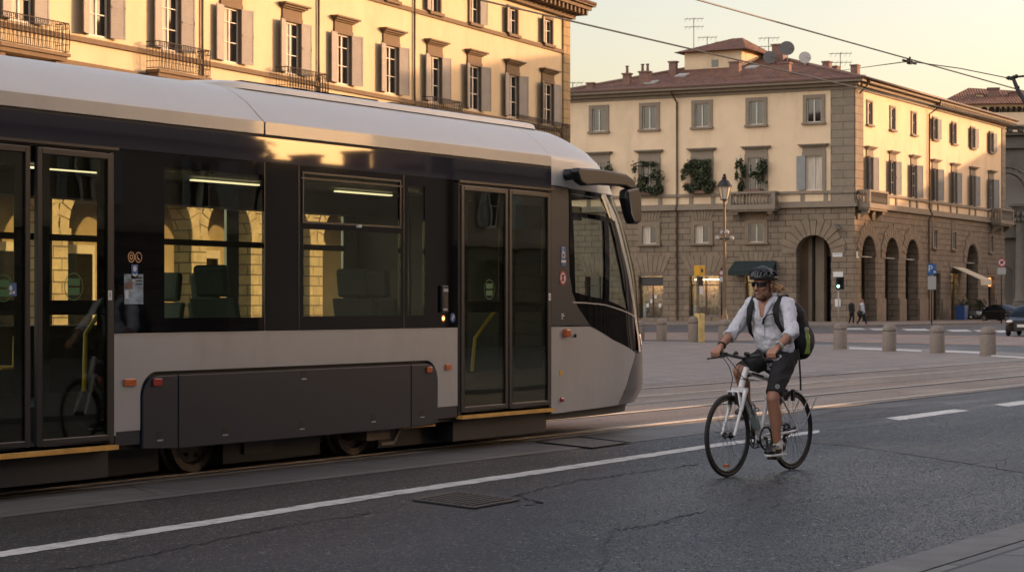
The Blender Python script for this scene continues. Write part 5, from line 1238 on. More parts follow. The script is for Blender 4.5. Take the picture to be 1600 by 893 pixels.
# ---- markers on the cab
def cabdot(px, py, w, h, mat, d=.03, nm='marker_light'):
    s, z = inv(px,py); p = cab(s,z); q = cab(s,z,d)
    m = LB().box(p.x-w/2, min(p.y,q.y)-.0, p.z-h/2, p.x+w/2, p.y+.02, p.z+h/2); return T(nm, m, M[mat], bevel=.012)
cabdot(883,520,.09,.085,'amber',.05); cabdot(898,524,.03,.04,'black_plastic',.02,'door_button'); cabdot(877,624,.06,.045,'red',.025)
# ---- stickers and signs
def flat(px, py, w, h, mat, y=S-.002, nm='sticker', parent=None, th=.0015):
    q = onY(px,py,S); return T(nm, LB().box(q.x-w/2,y-th,q.z-h/2,q.x+w/2,y,q.z+h/2), M[mat], parent)
def disc(mb, x, y, z, r0, r1, n=24):
    vs = []; 
    for k in range(n):
        a = 2*pi*k/n; vs += [(x+r0*cos(a),y,z+r0*sin(a)),(x+r1*cos(a),y,z+r1*sin(a))]
    mb.add(vs, [(2*k,2*k+1,(2*k+3)%(2*n),(2*k+2)%(2*n)) for k in range(n)]); return mb
def wheelchair(mb, x, y, z, s):
    disc(mb, x-.02*s, y, z-.18*s, .20*s, .27*s); mb.tube([(x-.1*s,y,z+.28*s),(x-.06*s,y,z-.02*s),(x+.16*s,y,z-.04*s),(x+.26*s,y,z-.34*s)], .045*s, 6, ell=(1,.02)); mb.ell((x-.1*s,y,z+.4*s),(.08*s,.004,.08*s),10,6)
def lab(mb, t, sz, x, y, z): add_text(mb, t, sz, Matrix.Translation(Vector((x,y,z)))@Matrix.Rotation(pi/2,4,'X'), .0006)
st = flat(880,400,.105,.205,'stickblue', S-.003); q = onY(880,396,S); m = LB(); wheelchair(m, q.x, S-.0055, q.z+.01, .13); m.box(q.x-.05,S-.0062,q.z-.095,q.x+.05,S-.0047,q.z-.07); T('pictogram', m, M['white'], st)
q = onY(879,434,S); st = T('sticker', disc(LB(), q.x, S-.004, q.z, 0, .072), M['white']); T('pictogram', disc(LB(), q.x, S-.0055, q.z, .055, .075).obox(Matrix.Translation((q.x,S-.0055,q.z))@Matrix.Rotation(R(45),4,'Y'), .012, .001, .12), M['stickred'], st); T('pictogram', LB().box(q.x-.02,S-.0048,q.z-.035,q.x+.02,S-.0043,q.z+.035), M['black'], st)
q = onY(879,494,S); m = LB(); m.box(q.x-.03,S-.004,q.z+.02,q.x+.02,S-.003,q.z+.03).box(q.x-.03,S-.004,q.z,q.x+.035,S-.003,q.z+.012).box(q.x-.025,S-.004,q.z-.03,q.x,S-.003,q.z-.01); T('sticker', m, M['white'])
flat(877,582,.08,.05,'sill_yellow',S-.004)
for p in (208,216): pass
q = onY(205,401.5,S); m = LB(); disc(m,q.x,S-.002,q.z,.034,.042); disc(m,q.x+.085,S-.002,q.z,.034,.042); disc(m,q.x,S-.002,q.z,.012,.022); m.tube([(q.x+.075,S-.002,q.z+.018),(q.x+.07,S-.002,q.z-.005),(q.x+.095,S-.002,q.z-.02)], .006, 5, ell=(1,.05)); T('sticker', m, M['ring'])
st = flat(210,424,.075,.11,'stickblue'); q = onY(210,424,S); m = LB(); disc(m,q.x,S-.005,q.z+.022,0,.022); m.tube([(q.x-.025,S-.005,q.z-.02),(q.x,S-.005,q.z-.035),(q.x+.025,S-.005,q.z-.02)], .008, 5, ell=(1,.05)); lab(m,'VIDEO',.022,q.x,S-.0045,q.z-.075); T('pictogram', m, M['white'], st)
q = onY(208.5,451.5,S)
M['poster'] = principled('poster_pale_blue', (.2,.28,.33), .4, var=.7, vscale=9, stretch=(1,1,2.4))
st = flat(208.5,451.5,.225,.235,'poster'); m = LB().box(q.x-.105,S-.006,q.z-.075,q.x-.065,S-.0045,q.z-.01); lab(m,'ALL ABOARD',.018,q.x,S-.0045,q.z-.108); T('print', m, M['white'], st)
T('print', LB().prism([(q.x-.108,q.z+.0),(q.x-.02,q.z+.0),(q.x-.015,q.z+.05),(q.x-.06,q.z+.06),(q.x-.108,q.z+.05)], S-.006, S-.0045), M['chim'], st)
m = LB()
for k in range(3): m.box(q.x+.02,S-.006,q.z+.035+.025*k,q.x+.1,S-.0045,q.z+.045+.025*k)
T('print', m, M['black'], st)
# door notices
def green(px, py, r):
    q = onY(px,py,S); st = T('sticker', disc(LB(), q.x, S-.0205, q.z, r*.93, r), M['stickgreen']); T('pictogram', LB().box(q.x-r*.62,S-.021,q.z+.008,q.x+r*.62,S-.0195,q.z+r*.6).box(q.x-r*.62,S-.021,q.z-r*.6,q.x+r*.62,S-.0195,q.z-.008), M['stickgreen'], st)
green(112,447.5,.105); green(762,452,.1); green(2,450,.1)
for p, y in ((169,461),(856.5,463.5)):
    st = flat(p,y,.045,.075,'white',S-.0185); q = onY(p,y,S); m = LB(); lab(m,'5' if p < 400 else '2',.045,q.x,S-.0205,q.z); T('lettering', m, M['black'], st)
st = flat(17,452,.095,.095,'stickblue',S-.0085); q = onY(17,452,S); m = LB(); disc(m,q.x-.01,S-.0105,q.z+.01,0,.02); m.tube([(q.x-.03,S-.0105,q.z-.03),(q.x+.03,S-.0105,q.z-.02)],.01,5,ell=(1,.05)); T('pictogram', m, M['white'], st)
# door-opening intercom, lit button, blue button
q = onY(692,467,S); bx = T('intercom', LB().box(q.x-.055,S-.03,q.z-.13,q.x+.055,S-.001,q.z+.13), M['black_plastic'], bevel=.008); T('label_plate', LB().box(q.x-.04,S-.033,q.z+.07,q.x+.045,S-.031,q.z+.1).box(q.x-.04,S-.033,q.z-.11,q.x+.03,S-.031,q.z-.09), M['dish_pale'], bx); T('speaker', LB().box(q.x-.03,S-.033,q.z-.07,q.x+.035,S-.031,q.z+.04), M['doorframe'], bx)
q = onY(692,497,S); b = T('door_button', disc(LB(),q.x,S-.004,q.z,0,.038), M['amber']); T('lamp', disc(LB(),q.x,S-.006,q.z,0,.02), emit('button_lamp',(1,.45,.12),2.5), b)
q = onY(707,496,S); b = T('door_button', disc(LB(),q.x,S-.004,q.z,0,.045), M['stickblue']); T('pictogram', LB().tube([(q.x-.02,S-.006,q.z-.02),(q.x+.0,S-.006,q.z+.0),(q.x+.02,S-.006,q.z+.02)],.008,5,ell=(1,.05)), M['white'], b)
# ================================================================ bicycle and rider (local x forward, y to the rider's left)
rear = onZ(1238,733); front = onZ(1137,745)
BA = atan2(front.y-rear.y, front.x-rear.x); PSI = R(38)
hx_, hy_ = world(-sin(PSI), -cos(PSI)); BA = atan2(hy_, hx_)
BO = Vector((front.x-1.04*cos(BA), front.y-1.04*sin(BA), .002))
M['bike_white'] = principled('bicycle_white_paint', (.7,.7,.7), .3, coat=.5, var=.05, vscale=9)
M['bike_grey'] = principled('bicycle_alloy', (.35,.34,.33), .35, .8)
M['tyre'] = principled('bicycle_tyre', (.018,.017,.017), .7)
M['chainmetal'] = principled('drivetrain_metal', (.05,.048,.045), .4, .8)
M['cable'] = principled('cable_black', (.012,.012,.012), .4)
M['bottle'] = principled('bottle_clear_grey', (.30,.38,.38), .25, coat=.4)
bike = empty('bicycle', BO, BA, 'white hybrid bicycle with black tyres ridden along the road by the helmeted man', 'bicycle')
def B(name, mb, mat, parent=None, bevel=0): return obj(name, mb, M[mat], parent or bike, bevel=bevel)
RW = .345
def wheel(xc, steer=None):
    m = MB(); m.torus((xc,0,RW), RW-.017, .017, 'y', 56, 10); w = B('wheel', MB().tube([(xc,-.05,RW),(xc,.05,RW)], .018, 10).tube([(xc,-.03,RW),(xc,-.026,RW)], .03, 12).tube([(xc,.026,RW),(xc,.03,RW)], .03, 12), 'chainmetal')
    B('tyre', m, 'tyre', w)
    B('rim', MB().torus((xc,0,RW), RW-.043, .012, 'y', 56, 8, .8), 'chainmetal', w)
    s = MB()
    for k in range(28):
        a = 2*pi*k/28; o = .028 if k%2 else -.028; b = a+(.5 if (k//2)%2 else -.5)
        s.tube([(xc+.028*cos(b),o,RW+.028*sin(b)),(xc+(RW-.05)*cos(a),0,RW+(RW-.05)*sin(a))], .0016, 4, cap=False)
    B('spokes', s, 'bike_grey', w)
    if xc < .5: return w
    r = MB().box(-.03,-.012,-.012,.03,.012,.012); rf = B('reflector', r, 'amber', w); rf.location = (xc+.015,0,RW-.25)
    return w
fw = wheel(1.04); rw = wheel(0)
# steer the front wheel a little
axis0 = Vector((.74,0,.92)); axis1 = Vector((1.02,0,.40))
HT = (.745,0,.90); HB = (.835,0,.735); BBp = (.52,0,.30); SC = (.355,0,.80); ST_ = (.31,0,.955)
f = MB(); f.tube([HT,HB],.026,14); f.tube([(.752,0,.872),(SC[0]+.005,0,.79)],.019,12); f.tube([(.826,0,.75),BBp],.025,14,ell=(1,.9)); f.tube([BBp,SC],.019,12); f.tube([(BBp[0],-.04,.30),(BBp[0],.04,.30)],.027,14)
for sy in (-1,1):
    f.tube([(.50,sy*.035,.30),(.25,sy*.05,.325),(0,sy*.065,RW)],[.014,.012,.011],8); f.tube([(.36,sy*.02,.77),(.2,sy*.045,.59),(0,sy*.065,RW)],[.010,.009,.009],8)
fr_o = B('frame', f, 'bike_white'); B('seat_post', MB().tube([SC,ST_],.015,10), 'bike_grey')
B('decal', MB().tube([(.80,.027,.70),(.60,.027,.40)],.009,6,ell=(1,.15)).tube([(.80,-.027,.70),(.60,-.027,.40)],.009,6,ell=(1,.15)).tube([(.69,.02,.856),(.5,.02,.823)],.008,6,ell=(1,.2)).tube([(.69,-.02,.856),(.5,-.02,.823)],.008,6,ell=(1,.2)), 'cable', fr_o)
k = MB(); k.tube([(.84,0,.73),(.845,0,.715)],.03,12); k.box(.825,-.07,.70,.875,.07,.735)
for sy in (-1,1): k.tube([(.85,sy*.06,.73),(.93,sy*.06,.55)],.019,12); k.tube([(.925,sy*.06,.56),(1.035,sy*.06,RW)],[.015,.013],10)
k.tube([(.925,-.06,.55),(.95,-.045,.71),(.95,.045,.71),(.925,.06,.55)],.012,8)
B('fork', k, 'bike_white', None, 0)
bk = MB()
for sy in (-1,1): bk.box(.935,sy*.035-.012,.60,.965,sy*.035+.012,.70); bk.box(.025,sy*.035-.012,.60,.055,sy*.035+.012,.70)
B('brake', bk, 'cable')
hb = MB(); hb.tube([(.755,0,.895),(.74,0,.94),(.795,0,.985)],.018,10)
GR = []
bar = [(.745,-.335,1.005),(.762,-.22,1.018),(.79,-.10,1.0),(.80,0,.985),(.80,.10,1.0),(.79,.22,1.018),(.775,.335,1.005)]
hb.tube(bar,.0135,10); hbo = B('handlebar', hb, 'cable')
gp_ = MB(); gp_.tube([bar[0],(.755,-.235,1.016)],.018,10); gp_.tube([bar[6],(.785,.235,1.016)],.018,10); B('grip', gp_, 'rubber', hbo)
lv = MB(); lv.tube([(.79,-.20,1.01),(.835,-.24,.985),(.84,-.33,.975)],.007,6); lv.tube([(.81,.20,1.01),(.855,.24,.985),(.865,.33,.975)],.007,6); lv.box(.765,-.215,.99,.80,-.175,1.03); lv.box(.785,.175,.99,.82,.215,1.03); B('brake_lever', lv, 'cable', hbo)
B('bell', MB().lathe([(.022,0),(.024,.012),(.012,.026),(.002,.03)],12,(.80,-.07,1.013)), 'chainmetal', hbo); B('lamp', MB().tube([(.80,.05,1.02),(.84,.05,1.02)],.018,10).box(.79,.04,1.0,.81,.06,1.02), 'cable', hbo)
cb_ = MB()
for sy, e in ((-1,(.95,-.03,.72)),(1,(.6,.03,.79))): cb_.tube([(.80,sy*.2,1.0),(.90,sy*.13,.985),(.94,sy*.05,.92),(.93,sy*.02,.82),e],.0038,6)
cb_.tube([(.80,-.18,.995),(.92,-.10,1.01),(.95,.0,.93),(.88,.03,.84),(.79,.03,.80)],.0038,6)
B('brake_cable', cb_, 'cable', hbo)
sd = MB()
def saddle(u, v):
    t = u; a = 2*pi*v; x = .15+.28*t; w = .075*(1-t)**.8+.02+.02*sin(pi*t); return (x, w*cos(a), .965+.028*sin(a)*(1 if sin(a) > 0 else .8)+.012*cos(pi*t))
sd.grid(saddle, 14, 14); sd.ell((.16,0,.972),(.035,.07,.026),10,8); sd.ell((.425,0,.958),(.02,.02,.02),8,6); so_ = B('saddle', sd, 'rubber'); B('saddle_bag', MB().ell((.13,0,.89),(.075,.045,.05),12,8), 'cable', so_)
cr = MB(); cr.torus((.52,-.055,.30),.088,.006,'y',32,6); cr.torus((.52,-.055,.30),.062,.006,'y',28,6)
for q in range(5):
    a = 2*pi*q/5; cr.tube([(.52,-.055,.30),(.52+.085*cos(a),-.055,.30+.085*sin(a))],.008,5)
cr.tube([(.52,-.075,.30),(.53,-.085,.465)],.011,8); cr.tube([(.52,.06,.30),(.51,.075,.135)],.011,8); cr.tube([(.52,-.08,.30),(.52,.065,.30)],.014,8)
cr_o = B('crankset', cr, 'chainmetal'); B('chainguard', MB().torus((.52,.055,.30),.094,.009,'y',32,6), 'cable', cr_o)
for y0, y1, x, z in ((-.19,-.095,.53,.465),(.085,.18,.51,.135)): B('pedal', MB().box(x-.045,y0,z-.012,x+.045,y1,z+.012), 'cable', cr_o, .004)
B('chain', MB().tube([(.52,-.055,.388),(.02,-.055,.385)],.005,5).tube([(.52,-.055,.212),(.05,-.055,.25),(.0,-.055,.30)],.005,5), 'chainmetal')
B('derailleur', MB().torus((.02,-.055,.24),.024,.006,'y',14,6).torus((.04,-.055,.19),.024,.006,'y',14,6).box(.0,-.075,.2,.03,-.06,.33).torus((0,-.05,RW),.05,.012,'y',24,6), 'chainmetal')
B('kickstand', MB().tube([(.10,.07,.33),(-.05,.085,.36),(-.27,.09,.62)],.006,6), 'bike_grey'); B('mudguard_stay', MB().tube([(0,.055,RW),(-.15,.05,.56),(-.22,.04,.63)],.005,5).tube([(0,-.055,RW),(-.22,-.04,.63)],.005,5), 'bike_grey')
cage = MB(); cage.torus((0,0,0),.04,.004,'z',16,5)
B('bottle_cage', MB().tube([(.64,0,.52),(.61,.045,.54),(.57,0,.56)],.004,5).tube([(.64,0,.52),(.61,-.045,.54),(.57,0,.56)],.004,5), 'cable')
bt = empty('water_bottle', BO, BA, 'grey water bottle held in the cage on the white bicycle frame', 'bottle'); 
m = MB(); m.lathe([(.034,0),(.036,.02),(.036,.13),(.031,.15),(.036,.165),(.034,.2),(.018,.215)], 16)
Mt = Matrix.Translation((.575,0,.385))@Matrix.Rotation(R(31),4,'Y')
m.v = [tuple(Mt@Vector(v)) for v in m.v]; obj('flask', m, M['bottle'], bt)
m = MB().lathe([(.02,.2155),(.02,.235),(.012,.25),(.008,.262)], 12); m.v = [tuple(Mt@Vector(v)) for v in m.v]; obj('cap', m, M['cable'], bt)
# ---------------------------------------------------------------- rider
def skinmat():
    m = principled('skin_tanned', (.36,.18,.115), .5, var=.12, vscale=14); p = m.node_tree.nodes['Principled BSDF']; p.inputs['Subsurface Weight'].default_value = .12; p.inputs['Subsurface Radius'].default_value = (.02,.008,.004); return m
M['skin'] = skinmat()
M['shirt'] = principled('shirt_pale_blue', (.56,.565,.62), .9, var=.07, vscale=22, bump=.9, bscale=9, bdist=.03)
M['shorts'] = principled('shorts_black', (.016,.016,.018), .85, var=.2, vscale=10, bump=.7, bscale=9, bdist=.02)
M['hair'] = principled('hair_blond_brown', (.36,.21,.095), .6, var=.5, vscale=30, stretch=(1,1,.3))
M['helmet'] = principled('helmet_black', (.016,.017,.02), .38, coat=.15)
M['foam'] = principled('helmet_inside', (.006,.006,.006), .9)
M['lens'] = principled('sunglass_lens', (.006,.006,.007), .06, coat=.5)
M['beard'] = principled('beard_brown', (.22,.115,.072), .8, var=.4, vscale=60)
M['lips'] = principled('lips', (.25,.09,.07), .5)
man = empty('person', BO, BA, 'man in helmet, sunglasses, pale blue shirt and black shorts riding the white bicycle', 'person')
hip = Vector((.25,0,1.0)); ch_ = Vector((.345,0,1.33)); nk = Vector((.40,0,1.475)); hd = Vector((.475,0,1.60))
shR, shL = Vector((.375,-.185,1.425)), Vector((.375,.185,1.425)); elR, elL = Vector((.50,-.285,1.20)), Vector((.52,.315,1.195)); wrR, wrL = Vector((.70,-.285,1.075)), Vector((.715,.285,1.075))
knR, knL = Vector((.665,-.12,.865)), Vector((.53,.125,.635)); anR, anL = Vector((.49,-.135,.535)), Vector((.455,.135,.215)); hpR, hpL = Vector((.25,-.095,.985)), Vector((.25,.095,.985))
b = MB()
limb(b,[hip,Vector((.29,0,1.15)),ch_,Vector((.385,0,1.42))],[.14,.125,.14,.10],16,(.78,1.15)); limb(b,[Vector((.385,0,1.41)),nk,Vector((.435,0,1.54))],[.07,.054,.054],12)
for sh,el,wr in ((shR,elR,wrR),(shL,elL,wrL)): limb(b,[Vector((.375,sh.y*.4,1.43)),sh],[.07,.06]); limb(b,[sh,sh.lerp(el,.5),el],[.05,.043,.038]); limb(b,[el,el.lerp(wr,.35),wr],[.038,.041,.027])
for hp,kn,an in ((hpR,knR,anR),(hpL,knL,anL)): 
    limb(b,[hp,hp.lerp(kn,.5),kn],[.09,.075,.056]); d_ = (an-kn); calf = kn+d_*.33+Vector((-.018,0,0)); limb(b,[kn,calf,kn+d_*.7,an],[.053,.058,.04,.034])
    limb(b,[an,an+Vector((.02,0,-.05))],[.036,.034]); limb(b,[an+Vector((-.02,0,-.045)),an+Vector((.12,0,-.06))],[.03,.027])
# head: tilted a touch towards the road ahead
Rh = Matrix.Rotation(R(4),3,'Y')@Matrix.Rotation(R(-6),3,'Z')
def hl_(x,y,z): return hd+Rh@Vector((x,y,z))
b.ell(hl_(-.012,0,.035),(.098,.077,.088),16,12,Rh); b.ell(hl_(.012,0,-.035),(.075,.062,.082),16,12,Rh); b.ell(hl_(.055,0,-.088),(.036,.036,.032),12,8,Rh); b.ell(hl_(.075,0,.032),(.018,.045,.014),10,8,Rh)
limb(b,[hl_(.083,0,.022),hl_(.103,0,-.018),hl_(.106,0,-.028)],[.010,.0125,.014],10)
for sy in (-1,1):
    b.ell(hl_(.094,sy*.012,-.028),(.011,.009,.009),8,6,Rh); b.ell(hl_(.055,sy*.042,-.02),(.028,.022,.024),10,8,Rh); b.ell(hl_(-.012,sy*.077,-.005),(.02,.011,.032),10,8,Rh)
    b.ell(hl_(.078,sy*.03,.01),(.012,.014,.01),8,6,Rh)
b.ell(hl_(.086,0,-.058),(.012,.026,.0075),10,6,Rh); b.ell(hl_(.083,0,-.071),(.012,.022,.0075),10,6,Rh)
# hands closed round the grips
def hand(wr, gx, gz, s):
    c = Vector((gx, wr.y, gz)); bx = .014*s*0
    limb(b,[wr, wr.lerp(c+Vector((-.01,0,.035)),.55)],[.027,.030],10)
    pc = c+Vector((-.022,0,.028)); 
    for k in range(4):
        yk = c.y+(-.036+.024*k); ln = (.92,1.05,1.0,.82)[k] if s < 0 else (.82,1.0,1.05,.92)[k]
        kn_ = Vector((c.x+.012,yk,c.z+.036)); root = wr.lerp(c,.55); root = Vector((root.x+.01, c.y+(yk-c.y)*.6, root.z+.022))
        limb(b,[root,kn_],[.017,.0135],8)
        limb(b,[kn_,Vector((c.x+.04*ln,yk,c.z+.016)),Vector((c.x+.036*ln,yk,c.z-.016)),Vector((c.x+.006,yk,c.z-.027))],[.012,.0108,.0098,.009],8)
    yt = c.y-s*.045
    limb(b,[Vector((wr.x+.025,c.y-s*.022,wr.z-.012)),Vector((c.x-.03,yt,c.z+.006)),Vector((c.x-.008,yt-s*.008,c.z-.018)),Vector((c.x+.018,yt-s*.010,c.z-.024))],[.017,.014,.0115,.009],8)
hand(wrR,.752,1.011,-1); hand(wrL,.781,1.011,1)
organic('body', b, .0062, M['skin'], man, 3)
# shirt with sleeves rolled to the elbow, buttoned placket, collar
s = MB()
limb(s,[Vector((.255,0,.985)),Vector((.285,0,1.14)),ch_,Vector((.38,0,1.41))],[.155,.146,.158,.118],20,(.80,1.14))
s.ell((.27,0,.985),(.14,.178,.075),18,10); s.ell((.37,0,1.20),(.10,.15,.20),16,12)
for sh,el,wr in ((shR,elR,wrR),(shL,elL,wrL)):
    limb(s,[Vector((.385,sh.y*.35,1.44)),sh+Vector((0,0,.004))],[.072,.068],14); limb(s,[sh,sh.lerp(el,.5)+Vector((0,0,-.008)),el],[.066,.060,.056],14); e2 = el.lerp(wr,.34); s.tube([el,e2],[.056,.052],14); s.tube([el.lerp(wr,.2),e2],[.059,.060],14)
shirt = organic('shirt', s, .0075, M['shirt'], man, 3, .0085, 13.)
bpy.context.view_layer.update()
def onshirt(y, z, off):
    ok, loc, nrm, _ = shirt.ray_cast(Vector((1.2,y,z)), Vector((-1,0,0)))
    return (loc if ok else Vector((.46,y,z))) + Vector((off,0,.0))
ztop, zbot = 1.50, 1.325
def vhalf(z): return .012+.058*max(0,(z-zbot)/(ztop-zbot))
vn = MB(); vn.grid(lambda u,v: onshirt((u*2-1)*vhalf(zbot+(ztop-zbot)*v), zbot+(ztop-zbot)*v, .004), 6, 8); obj('chest', vn, M['skin'], man, fix=False)
c = MB()
for sy in (-1,1):
    lp = [onshirt(sy*(vhalf(z)+.012), z, .010) for z in (1.30,1.34,1.38,1.42,1.46,1.50)]
    c.tube(lp+[Vector((.44,sy*.085,1.525)),Vector((.385,sy*.085,1.525)),Vector((.34,sy*.05,1.53))],[.008,.010,.016,.022,.026,.026,.024,.022,.02],8,ell=(.5,1))
obj('collar', c, M['shirt'], shirt)
pk = MB(); pk.tube([onshirt(.0,z,.004) for z in (1.325,1.29,1.25,1.21,1.17)],.014,6,ell=(.4,1)); obj('placket', pk, M['shirt'], shirt)
# shorts
s = MB()
limb(s,[Vector((.235,0,.96)),Vector((.26,0,1.03))],[.15,.155],18,(.85,1.15))
for hp,kn,e in ((hpR,knR,.93),(hpL,knL,.90)):
    q = hp.lerp(kn,e); limb(s,[hp,hp.lerp(kn,.5)],[.102,.088],16); s.tube([hp.lerp(kn,.45),q],[.090,.074],16)
sh_o = organic('shorts', s, .0085, M['shorts'], man, 3, .006, 12.)
lg = MB(); disc(lg, 0,0,0,.014,.019); lg.tube([(-.008,0,-.006),(.0,0,.006),(.009,0,-.004)],.003,4)
pL = hpL.lerp(knL,.78); lo = obj('logo', lg, M['white'], sh_o); lo.location = pL+Vector((.062,.056,.03)); lo.rotation_euler = (0,R(0),R(132))
# shoes, socks
def shoe(an, pz):
    t = MB(); t.ell((an.x+.055,an.y,pz+.055),(.135,.046,.045),16,10); t.ell((an.x-.03,an.y,pz+.08),(.06,.042,.055),14,10); t.ell((an.x+.13,an.y,pz+.045),(.065,.047,.034),14,8)
    so2 = organic('shoe', t, .007, M['cable'], man, 2); sl_ = MB().prism([(an.x-.085,an.y-.035),(an.x-.04,an.y-.042),(an.x+.1,an.y-.05),(an.x+.18,an.y-.035),(an.x+.198,an.y),(an.x+.18,an.y+.035),(an.x+.1,an.y+.05),(an.x-.04,an.y+.042),(an.x-.085,an.y+.035)], pz+.005, pz+.026, lambda a,y,b_: (a,b_,y))
    obj('sole', sl_, M['white'], so2, bevel=.006); obj('lace', MB().tube([(an.x+.04,an.y-.03,pz+.1),(an.x+.07,an.y+.03,pz+.09),(an.x+.09,an.y-.03,pz+.08)],.004,5), M['white'], so2)
shoe(anL,.145); shoe(anR,.472)
for an in (anL,anR): obj('sock', MB().tube([an+Vector((.002,0,.065)),an+Vector((-.0,0,-.04))],[.041,.042],14), M['white'], man)
# hair, beard, helmet, sunglasses
h = MB()
rnd = random.Random(4)
h.ell(hl_(-.06,0,-.03),(.055,.083,.075),14,10,Rh); h.ell(hl_(-.06,.01,-.06),(.03,.055,.03),12,8,Rh)
for _ in range(110):
    y = rnd.uniform(-.085,.09); x = -.03-rnd.uniform(0,.05); z = rnd.uniform(-.03,.01); e = Vector((-rnd.uniform(.01,.05), y*.25+rnd.uniform(-.025,.035), -rnd.uniform(.015,.05)))
    h.tube([hl_(x,y,z), hl_(x+e.x*.6-.01,y+e.y*.6,z+e.z*.5), hl_(x+e.x,y+e.y,z+e.z*.9), hl_(x+e.x*1.25,y+e.y*1.5,z+e.z*.88)],[.011,.012,.009,.003],5)
obj('hair', h, M['hair'], man)
bd = MB(); bd.ell(hl_(.05,0,-.092),(.044,.042,.034),12,8,Rh); bd.ell(hl_(.088,0,-.047),(.014,.028,.006),10,6,Rh)
for sy in (-1,1): bd.ell(hl_(.018,sy*.052,-.07),(.045,.016,.035),10,8,Rh)
obj('beard', bd, M['beard'], man)
obj('teeth', MB().ell(hl_(.0965,0,-.0635),(.0025,.013,.0022),10,6,Rh), M['white'], man); obj('mouth', MB().ell(hl_(.0945,0,-.0645),(.004,.024,.0055),10,6,Rh), M['lips'], man)
he = MB()
def dome(u, v, k=1.): 
    a = 2*pi*u; b_ = pi/2*v; return hl_(-.012+.128*k*cos(b_)*cos(a), .1*k*cos(b_)*sin(a), .055+.098*k*sin(b_)+.012*cos(a)*cos(b_))
inner = MB().grid(lambda u,v: dome(u,v,.93), 28, 8); hm = obj('helmet', inner, M['foam'], man)
for j in range(-4,5):
    yy = j/4.4
    def rib(u, v, yy=yy):
        t = -1+2*u; ang = t*1.32; w = .0135+.004*abs(yy); wy = (v-.5)*2*w
        r0 = math.sqrt(max(.02,1-yy*yy)); x = -.012+.132*r0*sin(ang); z = .055+.102*max(0,r0*cos(ang))+.012*sin(ang); y = .102*yy+wy*(1.0-.4*abs(t)); k = 1-.12*abs(wy/w)**3
        return hl_(x, y, .05+(z-.05)*k)
    he.grid(rib, 26, 5)
he.tube([hl_(-.012+.131*cos(a*2*pi/36), .103*sin(a*2*pi/36), .062+.012*cos(a*2*pi/36)) for a in range(37)], .015, 8, ell=(1.2,.8))
for t in (-.55,.1,.65): he.tube([hl_(-.012+.132*sin(t)*.98, .102*sin(q), .055+.102*cos(q)*cos(t)+.012*sin(t)) for q in [(-1.25+2.5*k_/12) for k_ in range(13)]], .010, 6)
sh2 = obj('shell', he, M['helmet'], hm); md = sh2.modifiers.new('Solidify','SOLIDIFY'); md.thickness = .012
obj('strap', MB().tube([hl_(.02,.08,.04),hl_(.0,.073,-.05),hl_(.03,.03,-.125),hl_(.03,-.03,-.125),hl_(.0,-.073,-.05),hl_(.02,-.08,.04)],.005,5), M['cable'], hm)
g = MB()
def lens(u, v, sy): 
    a = sy*(.12+u*.98); return hl_(.012+.086*cos(a)+.004, .082*sin(a), .022-.038*(v-.25)*(1-.25*abs(u-.45)))
for sy in (-1,1): g.grid(lambda u,v,sy=sy: lens(u,v,sy), 10, 5)
go = obj('sunglasses', g, M['lens'], man); md = go.modifiers.new('Solidify','SOLIDIFY'); md.thickness = .006; md.offset = 1
obj('temple', MB().tube([hl_(.06,.066,.03),hl_(.0,.082,.025),hl_(-.03,.08,.01)],.005,5).tube([hl_(.06,-.066,.03),hl_(.0,-.082,.025),hl_(-.03,-.08,.01)],.005,5).tube([hl_(.1,.012,.03),hl_(.103,0,.032),hl_(.1,-.012,.03)],.006,5), M['cable'], go)
wl_ = wrL.lerp(elL,.12); wt = obj('wristwatch', MB().torus((0,0,0),.033,.011,'z',20,8).lathe([(.02,0),(.021,.008),(.018,.01)],14,(.0,0,.0)), M['dish_pale'], man); wt.location = wl_; wt.rotation_euler = (elL-wrL).to_track_quat('Z','Y').to_euler()
wf = obj('watch_face', MB().lathe([(.021,0),(.021,.012),(.017,.014)],14), M['steel'], wt); wf.location = (0,.0,0); wf.rotation_euler = (R(-90),0,0); wf.location = (0,.032,0)
wb = obj('wristband', MB().torus((0,0,0),.032,.008,'z',20,8), M['cable'], man); wb.location = wrR.lerp(elR,.1); wb.rotation_euler = (elR-wrR).to_track_quat('Z','Y').to_euler()
# backpack
M['pack'] = principled('backpack_black', (.009,.009,.0105), .8, var=.25, vscale=8, bump=.6, bscale=12, bdist=.02)
bpk = empty('backpack', BO, BA, 'black backpack worn by the cyclist with a loose hanging strap', 'backpack')
m = MB(); m.ell((.03,.0,1.19),(.15,.18,.25),18,14); m.ell((.06,0,1.33),(.14,.16,.14),16,10); m.ell((-.09,.02,1.12),(.10,.15,.17),16,10); m.ell((.02,.13,1.10),(.12,.075,.14),14,10)
organic('pack', m, .009, M['pack'], bpk, 3)
st = MB()
for sy in (-1,1):
    st.tube([(.20,sy*.09,1.42),(.30,sy*.115,1.515),(.41,sy*.12,1.50),(.485,sy*.125,1.40),(.48,sy*.14,1.29),(.41,sy*.165,1.19),(.27,sy*.185,1.12)],[.02,.028,.032,.032,.026,.018,.014],8,ell=(.35,1))
obj('shoulder_strap', st, M['pack'], bpk)
obj('chest_strap', MB().tube([(.50,.125,1.36),(.52,.07,1.345),(.515,.03,1.315),(.50,.012,1.27)],.013,6,ell=(.4,1)), M['pack'], bpk)
obj('loose_strap', MB().tube([(.22,.19,1.06),(.21,.2,.95),(.2,.205,.80),(.195,.205,.70)],.016,6,ell=(1,.3)), M['pack'], bpk); obj('grab_loop', MB().tube([(.16,-.04,1.42),(.14,-.02,1.47),(.10,.06,1.47),(.08,.08,1.43)],.008,6), M['pack'], bpk)
